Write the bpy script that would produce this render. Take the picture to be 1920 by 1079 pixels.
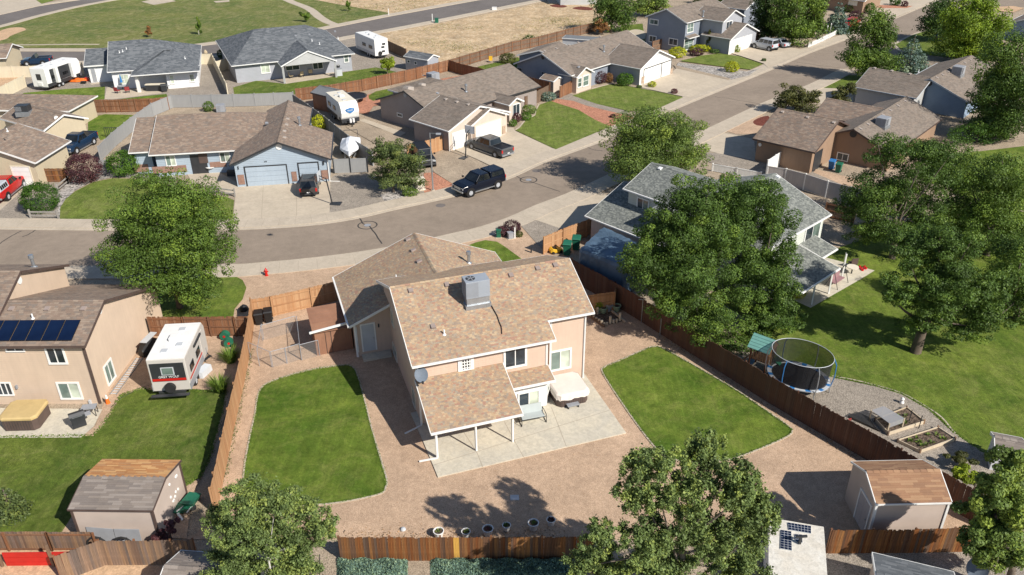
import bpy, bmesh, math, random
import numpy as np
from mathutils import Vector, Matrix
R = math.radians
rnd = random.Random(7)
for o in list(bpy.data.objects): bpy.data.objects.remove(o)
scene = bpy.context.scene
C = scene.collection
# ---------------------------------------------------------------- camera, light, exposure
CAM_H = 33.0; PITCH = R(28.7); ROLL = R(.37); FPX = 1540.0
cam_d = bpy.data.cameras.new('camera'); cam = bpy.data.objects.new('camera', cam_d); C.objects.link(cam)
cam_d.sensor_fit = 'HORIZONTAL'; cam_d.sensor_width = 36.0; cam_d.lens = FPX / 1920 * 36.0
cam_d.clip_start = .5; cam_d.clip_end = 4000
_c, _s = math.cos(PITCH), math.sin(PITCH)
_right0 = Vector((1, 0, 0)); FWD = Vector((0, _c, -_s)); _down0 = Vector((0, -_s, -_c))
RIGHT = math.cos(ROLL) * _right0 + math.sin(ROLL) * _down0
DOWN = -math.sin(ROLL) * _right0 + math.cos(ROLL) * _down0
CAM = Vector((0, 0, CAM_H))
cam.matrix_world = Matrix.Translation(CAM) @ Matrix((RIGHT, -DOWN, -FWD)).transposed().to_4x4()
scene.camera = cam
SUN_AZ = R(-41.0); SUN_EL = R(39.0)          # azimuth measured from +x
world = bpy.data.worlds.new('World'); scene.world = world; world.use_nodes = True
wn = world.node_tree; wn.nodes.clear()
sky = wn.nodes.new('ShaderNodeTexSky'); sky.sky_type = 'NISHITA'; sky.sun_disc = False
sky.sun_elevation = SUN_EL; sky.sun_rotation = math.pi / 2 - SUN_AZ; sky.altitude = 1400
bg = wn.nodes.new('ShaderNodeBackground'); bg.inputs[1].default_value = .08
wo = wn.nodes.new('ShaderNodeOutputWorld')
wn.links.new(sky.outputs[0], bg.inputs[0]); wn.links.new(bg.outputs[0], wo.inputs[0])
sl = bpy.data.lights.new('sun', 'SUN'); sl.energy = 4.6; sl.angle = R(.5); sl.color = (1, .945, .86)
so = bpy.data.objects.new('sun', sl); C.objects.link(so); so.location = (60, -60, 90)
sd = Vector((math.cos(SUN_AZ) * math.cos(SUN_EL), math.sin(SUN_AZ) * math.cos(SUN_EL), math.sin(SUN_EL)))
so.rotation_euler = (-sd).to_track_quat('-Z', 'Y').to_euler()
vs = scene.view_settings; vs.view_transform = 'Standard'; vs.look = 'None'; vs.gamma = 1
vs.exposure = .44; vs.use_curve_mapping = False
scene.render.engine = 'CYCLES'
# ---------------------------------------------------------------- surveying: photo pixel -> point of the place
def raydir(x, y): return (RIGHT * ((x - 960) / FPX) + DOWN * ((y - 540) / FPX) + FWD)
def G(x, y, z=0.0):
    d = raydir(x, y); t = (z - CAM_H) / d.z; return CAM + d * t
def hit(px, p0, n):
    d = raydir(*px); t = (p0 - CAM).dot(n) / d.dot(n); return CAM + d * t
def dist(x, y): return (G(x, y) - CAM).length
# ---------------------------------------------------------------- objects
XF = {}
def put(o, parent=None):
    C.objects.link(o)
    if parent is not None: o.parent = parent; XF[o.name] = XF[parent.name]
    return o
def tag(o, label=None, cat=None, group=None, kind=None):
    if label: o['label'] = label
    if cat: o['category'] = cat
    if group: o['group'] = group
    if kind: o['kind'] = kind
    return o
def thing(name, label, cat, loc=(0, 0, 0), rz=0.0, group=None):
    o = bpy.data.objects.new(name, None); o.empty_display_size = .3; C.objects.link(o)
    o.location = loc; o.rotation_euler = (0, 0, rz)
    XF[o.name] = Matrix.Translation(Vector(loc)) @ Matrix.Rotation(rz, 4, 'Z')
    return tag(o, label, cat, group)
class MB:
    def __init__(s): s.v = []; s.f = []; s.t = []; s.ct = 0.0
    def quad(s, a, b, c, d): s.poly([a, b, c, d])
    def poly(s, pts):
        n = len(s.v); s.v += [tuple(p) for p in pts]; s.f.append(tuple(range(n, n + len(pts)))); s.t.append(s.ct)
    def hexa(s, p):     # 8 points: bottom 0-3 ccw, top 4-7
        n = len(s.v); s.v += [tuple(q) for q in p]
        for f in ((3, 2, 1, 0), (4, 5, 6, 7), (0, 1, 5, 4), (1, 2, 6, 5), (2, 3, 7, 6), (3, 0, 4, 7)):
            s.f.append(tuple(n + i for i in f)); s.t.append(s.ct)
    def box(s, x0, x1, y0, y1, z0, z1, m=None):
        p = [Vector(q) for q in ((x0, y0, z0), (x1, y0, z0), (x1, y1, z0), (x0, y1, z0), (x0, y0, z1), (x1, y0, z1), (x1, y1, z1), (x0, y1, z1))]
        if m is not None: p = [m @ q for q in p]
        s.hexa(p)
    def prism(s, pts, off):   # planar polygon extruded by vector off
        off = Vector(off); a = [Vector(p) for p in pts]; b = [p + off for p in a]; n = len(s.v); k = len(a)
        s.v += [tuple(p) for p in a + b]
        s.f.append(tuple(range(n + k - 1, n - 1, -1))); s.f.append(tuple(range(n + k, n + 2 * k)))
        for i in range(k): j = (i + 1) % k; s.f.append((n + i, n + j, n + k + j, n + k + i))
        s.t += [s.ct] * (k + 2)
    def bar(s, a, b, w, h, up=(0, 0, 1)):   # box along a-b, width w, height h centred
        a = Vector(a); b = Vector(b); d = (b - a)
        if d.length < 1e-6: return
        d.normalize(); u = Vector(up)
        if abs(d.dot(u)) > .98: u = Vector((1, 0, 0))
        x = d.cross(u).normalized(); y = x.cross(d)
        q = [-x * w / 2 - y * h / 2, x * w / 2 - y * h / 2, x * w / 2 + y * h / 2, -x * w / 2 + y * h / 2]
        s.hexa([a + q[0], a + q[1], b + q[1], b + q[0], a + q[3], a + q[2], b + q[2], b + q[3]])
    def cyl(s, a, b, r0, r1=None, seg=10, caps=True):
        a = Vector(a); b = Vector(b); r1 = r0 if r1 is None else r1; d = (b - a).normalized()
        u = Vector((0, 0, 1)) if abs(d.z) < .9 else Vector((1, 0, 0)); x = d.cross(u).normalized(); y = x.cross(d)
        n = len(s.v)
        for (c, r) in ((a, r0), (b, r1)):
            for i in range(seg):
                t = 2 * math.pi * i / seg; s.v.append(tuple(c + x * r * math.cos(t) + y * r * math.sin(t)))
        for i in range(seg): j = (i + 1) % seg; s.f.append((n + j, n + i, n + seg + i, n + seg + j)); s.t.append(s.ct)
        if caps:
            s.f.append(tuple(range(n, n + seg))); s.f.append(tuple(range(n + 2 * seg - 1, n + seg - 1, -1))); s.t += [s.ct] * 2
    def tube(s, pts, r, seg=6):
        for a, b in zip(pts[:-1], pts[1:]): s.cyl(a, b, r, r, seg)
    def loft(s, rings, cap=True):
        n = len(s.v); k = len(rings[0])
        for r_ in rings: s.v += [tuple(p) for p in r_]
        for i in range(len(rings) - 1):
            for j in range(k):
                l = (j + 1) % k; s.f.append((n + i * k + j, n + i * k + l, n + (i + 1) * k + l, n + (i + 1) * k + j)); s.t.append(s.ct)
        if cap:
            s.f.append(tuple(range(n + k - 1, n - 1, -1))); m = n + (len(rings) - 1) * k; s.f.append(tuple(range(m, m + k))); s.t += [s.ct] * 2
    def lathe(s, prof, c=(0, 0, 0), seg=14, sx=1, sy=1):
        s.loft([[Vector((c[0] + r * sx * math.cos(2 * math.pi * i / seg), c[1] + r * sy * math.sin(2 * math.pi * i / seg), c[2] + z)) for i in range(seg)] for r, z in prof])
    def mesh(s, name, mat, inv=None, smooth=False):
        me = bpy.data.meshes.new(name)
        v = np.array(s.v, dtype=np.float64).reshape(-1, 3)
        if inv is not None:
            M = np.array(inv); v = v @ M[:3, :3].T + M[:3, 3]
        me.from_pydata(v.tolist(), [], s.f)
        me.materials.append(mat)
        if any(s.t):
            at = me.attributes.new('tint', 'FLOAT', 'FACE'); at.data.foreach_set('value', np.array(s.t, dtype=np.float32))
        if smooth: me.polygons.foreach_set('use_smooth', [True] * len(me.polygons))
        me.update(); return me
    def build(s, name, mat, parent=None, world=False, smooth=False, label=None, kind=None, bevel=0):
        inv = XF[parent.name].inverted() if (world and parent is not None) else None
        o = bpy.data.objects.new(name, s.mesh(name, mat, inv, smooth)); put(o, parent)
        if parent is None: XF[o.name] = Matrix.Identity(4)
        if bevel:
            b = o.modifiers.new('bevel', 'BEVEL'); b.width = bevel; b.segments = 2; b.limit_method = 'ANGLE'
        tag(o, label, None, None, kind)
        return o
def solo(mb, name, mat, label, cat, group=None, smooth=False, bevel=0, kind=None):
    """a one-mesh thing, origin at its base centre"""
    v = np.array(mb.v); c = Vector((float(v[:, 0].mean()), float(v[:, 1].mean()), float(v[:, 2].min())))
    inv = Matrix.Translation(-c)
    o = bpy.data.objects.new(name, mb.mesh(name, mat, inv, smooth)); o.location = c; C.objects.link(o)
    XF[o.name] = Matrix.Translation(c)
    if bevel:
        b = o.modifiers.new('bevel', 'BEVEL'); b.width = bevel; b.segments = 2; b.limit_method = 'ANGLE'
    return tag(o, label, cat, group, kind)
def kids(o): return [x for x in bpy.data.objects if x.parent == o]
def copy_tree(o, label=None, loc=None, rz=None, parent=None):
    c = o.copy(); C.objects.link(c); c.parent = parent
    if label: c['label'] = label
    if loc is not None: c.location = loc
    if rz is not None: c.rotation_euler = (0, 0, rz)
    if parent is None: XF[c.name] = Matrix.Translation(c.location) @ Matrix.Rotation(c.rotation_euler[2], 4, 'Z')
    else: XF[c.name] = XF[parent.name]
    for ch in kids(o): copy_tree(ch, parent=c)
    return c
# ---------------------------------------------------------------- materials
def hexc(*c): return (c[0], c[1], c[2], 1)
class NT:
    def __init__(s, name):
        s.m = bpy.data.materials.new(name); s.m.use_nodes = True; s.n = s.m.node_tree; s.b = s.n.nodes['Principled BSDF']
        s.x = s.new('ShaderNodeTexCoord').outputs['Object']
    def new(s, t, **k):
        n = s.n.nodes.new(t)
        for a, b in k.items(): setattr(n, a, b)
        return n
    def link(s, a, b): s.n.links.new(a, b)
    def noise(s, scale, detail=4, rough=.6, vec=None, dist=0):
        n = s.new('ShaderNodeTexNoise'); n.inputs['Scale'].default_value = scale; n.inputs['Detail'].default_value = detail
        n.inputs['Roughness'].default_value = rough; n.inputs['Distortion'].default_value = dist; s.link(vec or s.x, n.inputs['Vector']); return n.outputs[0]
    def vor(s, scale, vec=None, feature='F1', out='Distance'):
        n = s.new('ShaderNodeTexVoronoi', feature=feature); n.inputs['Scale'].default_value = scale; s.link(vec or s.x, n.inputs['Vector']); return n.outputs[out]
    def ramp(s, fac, stops, interp='LINEAR'):
        n = s.new('ShaderNodeValToRGB'); e = n.color_ramp; e.interpolation = interp
        while len(e.elements) < len(stops): e.elements.new(.5)
        for i, (p, c) in enumerate(stops):
            e.elements[i].position = p; e.elements[i].color = hexc(*c) if not isinstance(c, (int, float)) else (c, c, c, 1)
        s.link(fac, n.inputs[0]); return n.outputs[0]
    def mix(s, a, b, fac, mode='MIX'):
        n = s.new('ShaderNodeMix', data_type='RGBA', blend_type=mode)
        for sock, v in ((n.inputs[0], fac), (n.inputs[6], a), (n.inputs[7], b)):
            if hasattr(v, 'links'): s.link(v, sock)
            elif isinstance(v, (int, float)) and sock == n.inputs[0]: sock.default_value = v
            else: sock.default_value = hexc(*v) if len(v) == 3 else v
        return n.outputs[2]
    def math(s, op, a, b=0.0):
        n = s.new('ShaderNodeMath', operation=op)
        for i, v in enumerate((a, b)):
            if hasattr(v, 'links'): s.link(v, n.inputs[i])
            else: n.inputs[i].default_value = v
        return n.outputs[0]
    def scale(s, v3, vec=None):
        n = s.new('ShaderNodeMapping'); n.inputs['Scale'].default_value = v3; s.link(vec or s.x, n.inputs['Vector']); return n.outputs[0]
    def attr(s, name='tint'): n = s.new('ShaderNodeAttribute'); n.attribute_name = name; return n.outputs['Fac']
    def bump(s, h, strength=.5, d=.02):
        n = s.new('ShaderNodeBump'); n.inputs['Strength'].default_value = strength; n.inputs['Distance'].default_value = d
        s.link(h, n.inputs['Height']); s.link(n.outputs[0], s.b.inputs['Normal'])
    def out(s, col, rough=.8, metal=0, spec=None):
        if hasattr(col, 'links'): s.link(col, s.b.inputs['Base Color'])
        else: s.b.inputs['Base Color'].default_value = hexc(*col)
        s.b.inputs['Roughness'].default_value = rough; s.b.inputs['Metallic'].default_value = metal
        if spec is not None: s.b.inputs['Specular IOR Level'].default_value = spec
        return s.m
def mul(c, k): return tuple(min(1, x * k) for x in c)
def m_plain(name, c, rough=.6, metal=0, var=.12, sc=1.5, spec=None):
    t = NT(name); n = t.noise(sc, 5, .65)
    return t.out(t.ramp(n, [(.3, mul(c, 1 - var)), (.7, mul(c, 1 + var))]), rough, metal, spec)
def m_gravel(name, c, sc=14, var=.5, big=.12, bump=.8, c2=None):
    t = NT(name); n = t.vor(sc, out='Color'); bw = t.new('ShaderNodeSeparateColor'); t.link(n, bw.inputs[0])
    mid = t.noise(.35, 6, .6); f = t.noise(sc * 1.7, 3, .7); mid2 = t.noise(2.6, 4, .65)
    a = t.ramp(bw.outputs[0], [(0, mul(c, 1 - var)), (.5, c), (1, mul(c2 or c, 1 + var * .8))])
    a = t.mix(a, t.ramp(mid, [(.3, 1 - big), (.7, 1 + big)]), 1.0, 'MULTIPLY')
    a = t.mix(a, t.ramp(mid2, [(.3, .9), (.7, 1.08)]), 1.0, 'MULTIPLY')
    a = t.mix(a, t.ramp(f, [(.25, .8), (.5, 1.0), (.8, 1.15)]), 1.0, 'MULTIPLY')
    tr = t.noise(.9, 5, .7, dist=1.5); a = t.mix(a, t.ramp(tr, [(.35, .88), (.55, 1.0), (.75, 1.07)]), 1.0, 'MULTIPLY')
    db = t.vor(3.1); a = t.mix(a, mul(c, .35), t.ramp(db, [(.02, .7), (.05, 0.0)]))
    t.bump(t.vor(sc), bump, .03); return t.out(a, .95, 0, .2)
def m_grass(name, c1, c2, dry=None, dryamt=.5, stripe=None, sc=1.0):
    t = NT(name); big = t.noise(.2 * sc, 8, .72, dist=.9); mid = t.noise(1.1, 7, .75, dist=.5); m2 = t.noise(5, 5, .75); fine = t.noise(24, 4, .8)
    a = t.mix(c1, c2, t.ramp(big, [(.36, 0.0), (.64, 1.0)]))
    if dry:
        d = t.noise(.42, 8, .78, dist=1.2); a = t.mix(a, dry, t.ramp(d, [(.48, 0.0), (.72, dryamt)]))
        d = t.noise(2.4, 6, .8, dist=.8); a = t.mix(a, dry, t.ramp(d, [(.56, 0.0), (.74, dryamt * .8)]))
    mp = t.new('ShaderNodeMapping'); mp.inputs['Rotation'].default_value = (0, 0, stripe if stripe is not None else .6); mp.inputs['Scale'].default_value = (2.6, .22, 1); t.link(t.x, mp.inputs['Vector'])
    a = t.mix(a, t.ramp(t.noise(1.0, 5, .75, vec=mp.outputs[0]), [(.3, .82), (.7, 1.16)]), 1.0, 'MULTIPLY')
    a = t.mix(a, t.ramp(mid, [(.3, .72), (.5, 1.0), (.72, 1.25)]), 1.0, 'MULTIPLY')
    a = t.mix(a, t.ramp(m2, [(.3, .75), (.7, 1.22)]), 1.0, 'MULTIPLY')
    a = t.mix(a, t.ramp(fine, [(.28, .5), (.5, 1.0), (.75, 1.45)]), 1.0, 'MULTIPLY')
    t.bump(fine, 1.0, .08); return t.out(a, .9, 0, .15)
def m_asphalt(name, c):
    t = NT(name); f = t.noise(30, 3, .8); b = t.noise(.16, 6, .65, dist=.8); m = t.noise(1.2, 5, .7); s = t.vor(2.2, out='Color')
    a = t.mix(c, mul(c, 1.2), t.ramp(b, [(.35, 0.0), (.65, 1.0)]))
    a = t.mix(a, t.ramp(m, [(.25, .86), (.75, 1.12)]), 1.0, 'MULTIPLY')
    a = t.mix(a, t.ramp(f, [(.3, .75), (.7, 1.25)]), 1.0, 'MULTIPLY')
    st = t.noise(.7, 3, .5); a = t.mix(a, mul(c, .62), t.ramp(st, [(.68, 0.0), (.8, .6)]))
    t.bump(f, .3, .01); return t.out(a, .9, 0, .25)
def m_concrete(name, c, sc=1.0, stain=.2, c2=None):
    t = NT(name); b = t.noise(.4 * sc, 6, .7, dist=.5); f = t.noise(18, 3, .7); m = t.noise(2.3 * sc, 6, .75, dist=1)
    a = t.mix(c, c2 or mul(c, .84), t.ramp(b, [(.35, 0.0), (.7, 1.0)]))
    a = t.mix(a, t.ramp(m, [(.28, 1 - stain), (.6, 1.0)]), 1.0, 'MULTIPLY')
    a = t.mix(a, t.ramp(f, [(.25, .93), (.75, 1.06)]), 1.0, 'MULTIPLY')
    return t.out(a, .85, 0, .3)
def m_shingle(name, stops, fine=.25):
    """stops: list of colours picked per shingle tab"""
    t = NT(name); a = t.ramp(t.attr(), [(i / len(stops), c) for i, c in enumerate(stops)], 'CONSTANT')
    f = t.noise(45, 2, .8); b = t.noise(.5, 5, .65)
    a = t.mix(a, t.ramp(f, [(.3, 1 - fine), (.7, 1 + fine)]), 1.0, 'MULTIPLY')
    a = t.mix(a, t.ramp(b, [(.3, .9), (.7, 1.1)]), 1.0, 'MULTIPLY')
    return t.out(a, .92, 0, .2)
def m_wood(name, stops, objrand=True, blotch=.35):
    t = NT(name); r_ = t.attr()
    oi = t.new('ShaderNodeObjectInfo'); r2 = t.math('FRACT', t.math('ADD', r_, oi.outputs['Random']))
    a = t.ramp(r2, [(i / max(1, len(stops) - 1), c) for i, c in enumerate(stops)])
    g = t.noise(1.0, 5, .7, vec=t.scale((26, 26, 1.2))); w = t.noise(.8, 4, .6)
    a = t.mix(a, t.ramp(g, [(.3, 1 - blotch), (.7, 1 + blotch)]), 1.0, 'MULTIPLY')
    a = t.mix(a, t.ramp(w, [(.3, .85), (.7, 1.15)]), 1.0, 'MULTIPLY')
    return t.out(a, .85, 0, .2)
def m_wall(name, c, rough=.75, streak=.06):
    t = NT(name); n = t.noise(.8, 5, .6); s = t.noise(1, 4, .6, vec=t.scale((6, 6, .6)))
    a = t.ramp(n, [(.3, mul(c, .95)), (.7, mul(c, 1.05))]); a = t.mix(a, t.ramp(s, [(.3, 1 - streak), (.6, 1.0)]), 1.0, 'MULTIPLY')
    return t.out(a, rough, 0, .3)
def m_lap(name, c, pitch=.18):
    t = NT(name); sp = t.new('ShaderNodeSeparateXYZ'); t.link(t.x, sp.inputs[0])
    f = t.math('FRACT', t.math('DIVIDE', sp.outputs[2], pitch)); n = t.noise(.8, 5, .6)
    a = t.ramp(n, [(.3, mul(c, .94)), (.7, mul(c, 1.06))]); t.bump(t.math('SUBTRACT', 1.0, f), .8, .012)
    a = t.mix(a, t.ramp(f, [(0.0, .72), (.12, 1.0)]), 1.0, 'MULTIPLY')  # shadow line at the foot of each lap, painted into the colour
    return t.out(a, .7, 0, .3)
def m_brick(name, c1, c2, mortar, bw=.24, bh=.08):
    t = NT(name); b = t.new('ShaderNodeTexBrick'); b.inputs['Scale'].default_value = 1
    b.inputs['Brick Width'].default_value = bw; b.inputs['Row Height'].default_value = bh; b.inputs['Mortar Size'].default_value = .008
    b.inputs['Color1'].default_value = hexc(*c1); b.inputs['Color2'].default_value = hexc(*c2); b.inputs['Mortar'].default_value = hexc(*mortar)
    sp = t.new('ShaderNodeSeparateXYZ'); t.link(t.x, sp.inputs[0]); cb = t.new('ShaderNodeCombineXYZ')
    t.link(t.math('ADD', sp.outputs[0], sp.outputs[1]), cb.inputs[0]); t.link(sp.outputs[2], cb.inputs[1]); t.link(cb.outputs[0], b.inputs['Vector'])
    n = t.noise(3, 5, .6); return t.out(t.mix(b.outputs[0], t.ramp(n, [(.3, .8), (.7, 1.2)]), 1.0, 'MULTIPLY'), .85, 0, .2)
def m_leaf(name, c, var=.35, trans=.2):
    t = NT(name); a = t.ramp(t.attr(), [(0, mul(c, 1 - var)), (.5, c), (1, (min(1, c[0] * (1 + var * 2.4)), c[1] * (1 + var * 1.6), c[2] * (1 + var * .5)))])
    nn = t.noise(.6, 3, .5); a = t.mix(a, t.ramp(nn, [(.3, .85), (.7, 1.15)]), 1.0, 'MULTIPLY')
    t.out(a, .55, 0, .25)
    tr = t.new('ShaderNodeBsdfTranslucent'); t.link(t.mix(a, (1.25, 1.2, .6), 1.0, 'MULTIPLY'), tr.inputs[0])
    mx = t.new('ShaderNodeMixShader'); mx.inputs[0].default_value = trans
    o = t.n.nodes['Material Output']; t.link(t.b.outputs[0], mx.inputs[1]); t.link(tr.outputs[0], mx.inputs[2]); t.link(mx.outputs[0], o.inputs[0]); return t.m
def m_glass(name, c=(.03, .04, .05), rough=.08):
    t = NT(name); n = t.noise(.7, 3, .5); return t.out(t.ramp(n, [(.35, mul(c, .6)), (.65, mul(c, 1.6))]), rough, 0, .6)
def m_net(name, c, a):
    t = NT(name); t.out(c, .7); tr = t.new('ShaderNodeBsdfTransparent'); mx = t.new('ShaderNodeMixShader'); mx.inputs[0].default_value = a
    o = t.n.nodes['Material Output']; t.link(tr.outputs[0], mx.inputs[1]); t.link(t.b.outputs[0], mx.inputs[2]); t.link(mx.outputs[0], o.inputs[0]); return t.m
def m_solar(name):
    t = NT(name); n = t.noise(.8, 2); return t.out(t.ramp(n, [(.3, (.004, .01, .032)), (.7, (.006, .015, .045))]), .35, 0, .15)
M = {}
def mk():
    M['white'] = m_plain('white paint', (.78, .77, .74), .5, var=.05)
    M['white_metal'] = m_plain('white metal', (.76, .76, .75), .35, var=.05)
    M['cream'] = m_plain('cream paint', (.72, .66, .54), .55, var=.06)
    M['rvbeige'] = m_plain('trailer beige', (.56, .52, .47), .45, var=.05)
    M['dark'] = m_plain('dark metal', (.03, .032, .036), .45, var=.2)
    M['black'] = m_plain('black plastic', (.012, .012, .013), .5, var=.2)
    M['rubber'] = m_plain('tyre rubber', (.018, .018, .018), .85, var=.25)
    M['steel'] = m_plain('galvanised steel', (.42, .44, .46), .4, .7, var=.15)
    M['grey'] = m_plain('grey paint', (.3, .31, .33), .5, var=.1)
    M['lgrey'] = m_plain('light grey paint', (.5, .52, .54), .45, var=.08)
    M['red'] = m_plain('red paint', (.5, .015, .012), .35, var=.12)
    M['blue'] = m_plain('blue plastic', (.03, .17, .42), .45, var=.15)
    M['yellow'] = m_plain('yellow plastic', (.7, .42, .03), .5, var=.12)
    M['orange'] = m_plain('orange plastic', (.75, .16, .02), .5, var=.12)
    M['green'] = m_plain('green plastic', (.015, .13, .075), .5, var=.2)
    M['brown'] = m_plain('brown plastic', (.09, .06, .05), .6, var=.2)
    M['lumber'] = m_wood('pale lumber', [(.52, .43, .3), (.6, .5, .37), (.45, .36, .24)], blotch=.15)
    M['glass'] = m_glass('window glass'); M['glass_g'] = m_glass('greenish window glass', (.12, .16, .14)); M['glass_b'] = m_glass('blind behind glass', (.38, .42, .34), .2)
    M['carglass'] = m_glass('car glass', (.012, .015, .018), .05)
    M['solar'] = m_solar('solar cell glass')
    M['gravel_pink'] = m_gravel('pink gravel', (.49, .34, .23), 34, .24, .13, .5, c2=(.52, .38, .27))
    M['gravel_grey'] = m_gravel('grey gravel', (.33, .285, .235), 24, .45, .1)
    M['gravel_yard'] = m_gravel('tan gravel', (.4, .32, .235), 26, .4, .14)
    M['river'] = m_gravel('river rock', (.36, .33, .3), 5, .6, .1, 1)
    M['brickdust'] = m_gravel('crushed red brick', (.47, .22, .14), 14, .4, .12)
    M['mulch'] = m_gravel('red mulch', (.16, .05, .035), 14, .5, .12)
    M['dirt'] = m_gravel('bare dirt', (.5, .36, .215), 3, .2, .25, .4, c2=(.5, .4, .27))
    M['soil'] = m_gravel('garden soil', (.13, .095, .07), 10, .6, .2)
    M['sand'] = m_gravel('sand', (.55, .37, .23), 8, .15, .1, .3)
    M['lawn'] = m_grass('lawn', (.075, .14, .015), (.17, .23, .034), (.28, .28, .085), .55, R(-20))
    M['lawn2'] = m_grass('back lawn', (.075, .125, .018), (.15, .195, .032), (.25, .25, .085), .65)
    M['lawn3'] = m_grass('park grass', (.1, .14, .035), (.18, .19, .055), (.36, .3, .16), .85, sc=.4)
    M['lawn4'] = m_grass('front lawn', (.11, .16, .028), (.18, .225, .045), (.29, .28, .11), .65, R(-40))
    M['lawn5'] = m_grass('shady lawn', (.085, .142, .018), (.18, .235, .036), (.28, .28, .09), .55, 1.1)
    M['asphalt'] = m_asphalt('asphalt', (.245, .197, .153)); M['asphalt2'] = m_asphalt('newer asphalt', (.145, .128, .118))
    M['tar'] = m_plain('tar seal', (.05, .045, .04), .7)
    M['concrete'] = m_concrete('concrete', (.56, .475, .365)); M['walk'] = m_concrete('sidewalk concrete', (.54, .46, .36), 1.4)
    M['patio'] = m_concrete('patio concrete', (.64, .575, .45), 1.2, .28, (.52, .48, .4)); M['joint'] = m_plain('joint', (.36, .3, .23), .9); M['vent'] = m_plain('roof vent', (.36, .31, .27), .6); M['mauve'] = m_plain('mauve vent', (.3, .24, .21), .6); M['unit'] = m_plain('blue grey metal', (.3, .33, .37), .4, var=.06)
    S = m_shingle
    M['sh_tan'] = S('tan blend shingles', [(.39, .275, .18), (.34, .25, .175), (.42, .3, .19), (.3, .23, .175), (.35, .21, .15), (.46, .345, .225), (.37, .265, .18), (.33, .27, .205), (.4, .26, .17), (.36, .285, .205)])
    M['sh_brown'] = S('brown blend shingles', [(.235, .175, .135), (.265, .2, .155), (.2, .155, .125), (.29, .225, .175), (.24, .175, .135), (.215, .175, .145)])
    M['sh_taupe'] = S('taupe shingles', [(.2, .165, .135), (.235, .19, .155), (.18, .15, .125), (.22, .185, .155)], .15)
    M['sh_grey'] = S('charcoal shingles', [(.12, .13, .14), (.15, .16, .17), (.1, .11, .12), (.17, .18, .19)], .2)
    M['sh_green'] = S('grey green shingles', [(.17, .18, .165), (.23, .24, .22), (.14, .15, .14), (.27, .28, .25), (.19, .2, .185)], .2)
    M['sh_orange'] = S('orange shingles', [(.44, .21, .085), (.5, .26, .11), (.4, .19, .08), (.55, .32, .14), (.42, .23, .11)], .15)
    M['sh_orange2'] = S('faded orange shingles', [(.3, .17, .1), (.33, .195, .115), (.27, .155, .095), (.36, .22, .13)], .15)
    M['sh_dull'] = S('weathered grey shingles', [(.22, .185, .16), (.25, .21, .18), (.2, .17, .15), (.28, .24, .21)], .15)
    M['fence_stain'] = m_wood('stained cedar', [(.14, .05, .018), (.21, .08, .026), (.095, .05, .03), (.28, .13, .045), (.15, .065, .028), (.11, .075, .055), (.2, .085, .03), (.085, .05, .034)], blotch=.55)
    M['rail_grey'] = m_wood('grey rails', [(.27, .25, .23), (.34, .32, .29)])
    M['fence_old'] = m_wood('weathered cedar', [(.16, .1, .07), (.24, .15, .095), (.13, .1, .085), (.3, .18, .1), (.2, .14, .11)])
    M['fence_tan'] = m_wood('light cedar', [(.42, .22, .105), (.47, .27, .14), (.38, .2, .1), (.5, .3, .16)], blotch=.15)
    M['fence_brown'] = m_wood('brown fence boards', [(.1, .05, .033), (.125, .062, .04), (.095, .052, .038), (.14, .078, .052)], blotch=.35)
    M['fence_far'] = m_wood('red brown cedar', [(.2, .09, .045), (.26, .12, .06), (.17, .085, .05), (.3, .17, .1)])
    M['fence_dull'] = m_wood('dull brown boards', [(.15, .1, .07), (.19, .13, .09), (.13, .09, .065)])
    M['vinyl'] = m_wall('grey vinyl', (.31, .31, .305)); M['vinyl_cream'] = m_wall('cream vinyl', (.66, .58, .43)); M['vinyl_white'] = m_wall('white vinyl', (.8, .79, .76))
    M['vinyl_dark'] = m_wall('dark grey panels', (.17, .17, .165)); M['vinyl_mauve'] = m_wall('taupe vinyl', (.46, .43, .42))
    M['bark'] = m_wood('bark', [(.13, .1, .075), (.17, .14, .11)]); M['birch'] = m_wood('pale bark', [(.42, .4, .36), (.5, .47, .42)])
    M['w_h1'] = m_wall('peach siding', (.57, .425, .33)); M['w_h2'] = m_wall('tan siding', (.57, .44, .33)); M['w_tan'] = m_wall('beige wall', (.52, .44, .31))
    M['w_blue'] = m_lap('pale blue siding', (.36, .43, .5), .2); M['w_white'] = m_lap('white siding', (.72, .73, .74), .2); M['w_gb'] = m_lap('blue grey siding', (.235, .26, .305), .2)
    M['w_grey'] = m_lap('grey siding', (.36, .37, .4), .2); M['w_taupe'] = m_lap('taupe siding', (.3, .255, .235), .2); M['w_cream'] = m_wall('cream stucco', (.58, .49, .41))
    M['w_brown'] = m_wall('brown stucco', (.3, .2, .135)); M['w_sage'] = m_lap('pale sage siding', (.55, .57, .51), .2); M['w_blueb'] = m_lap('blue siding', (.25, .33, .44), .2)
    M['w_shed'] = m_lap('shed siding', (.5, .41, .35), 9); M['w_brownshed'] = m_wood('brown shed sheet', [(.27, .14, .09), (.3, .16, .1)], blotch=.12)
    M['w_tar'] = m_wall('light taupe', (.42, .38, .37)); M['w_lgrey'] = m_lap('light grey siding', (.46, .46, .45), .2)
    M['brick'] = m_brick('brick', (.3, .15, .1), (.24, .12, .085), (.35, .3, .26)); M['stone'] = m_brick('stone veneer', (.48, .36, .26), (.36, .25, .18), (.3, .25, .2), .3, .14)
    M['door_blue'] = m_wall('blue garage door paint', (.37, .44, .51))
mk()
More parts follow.
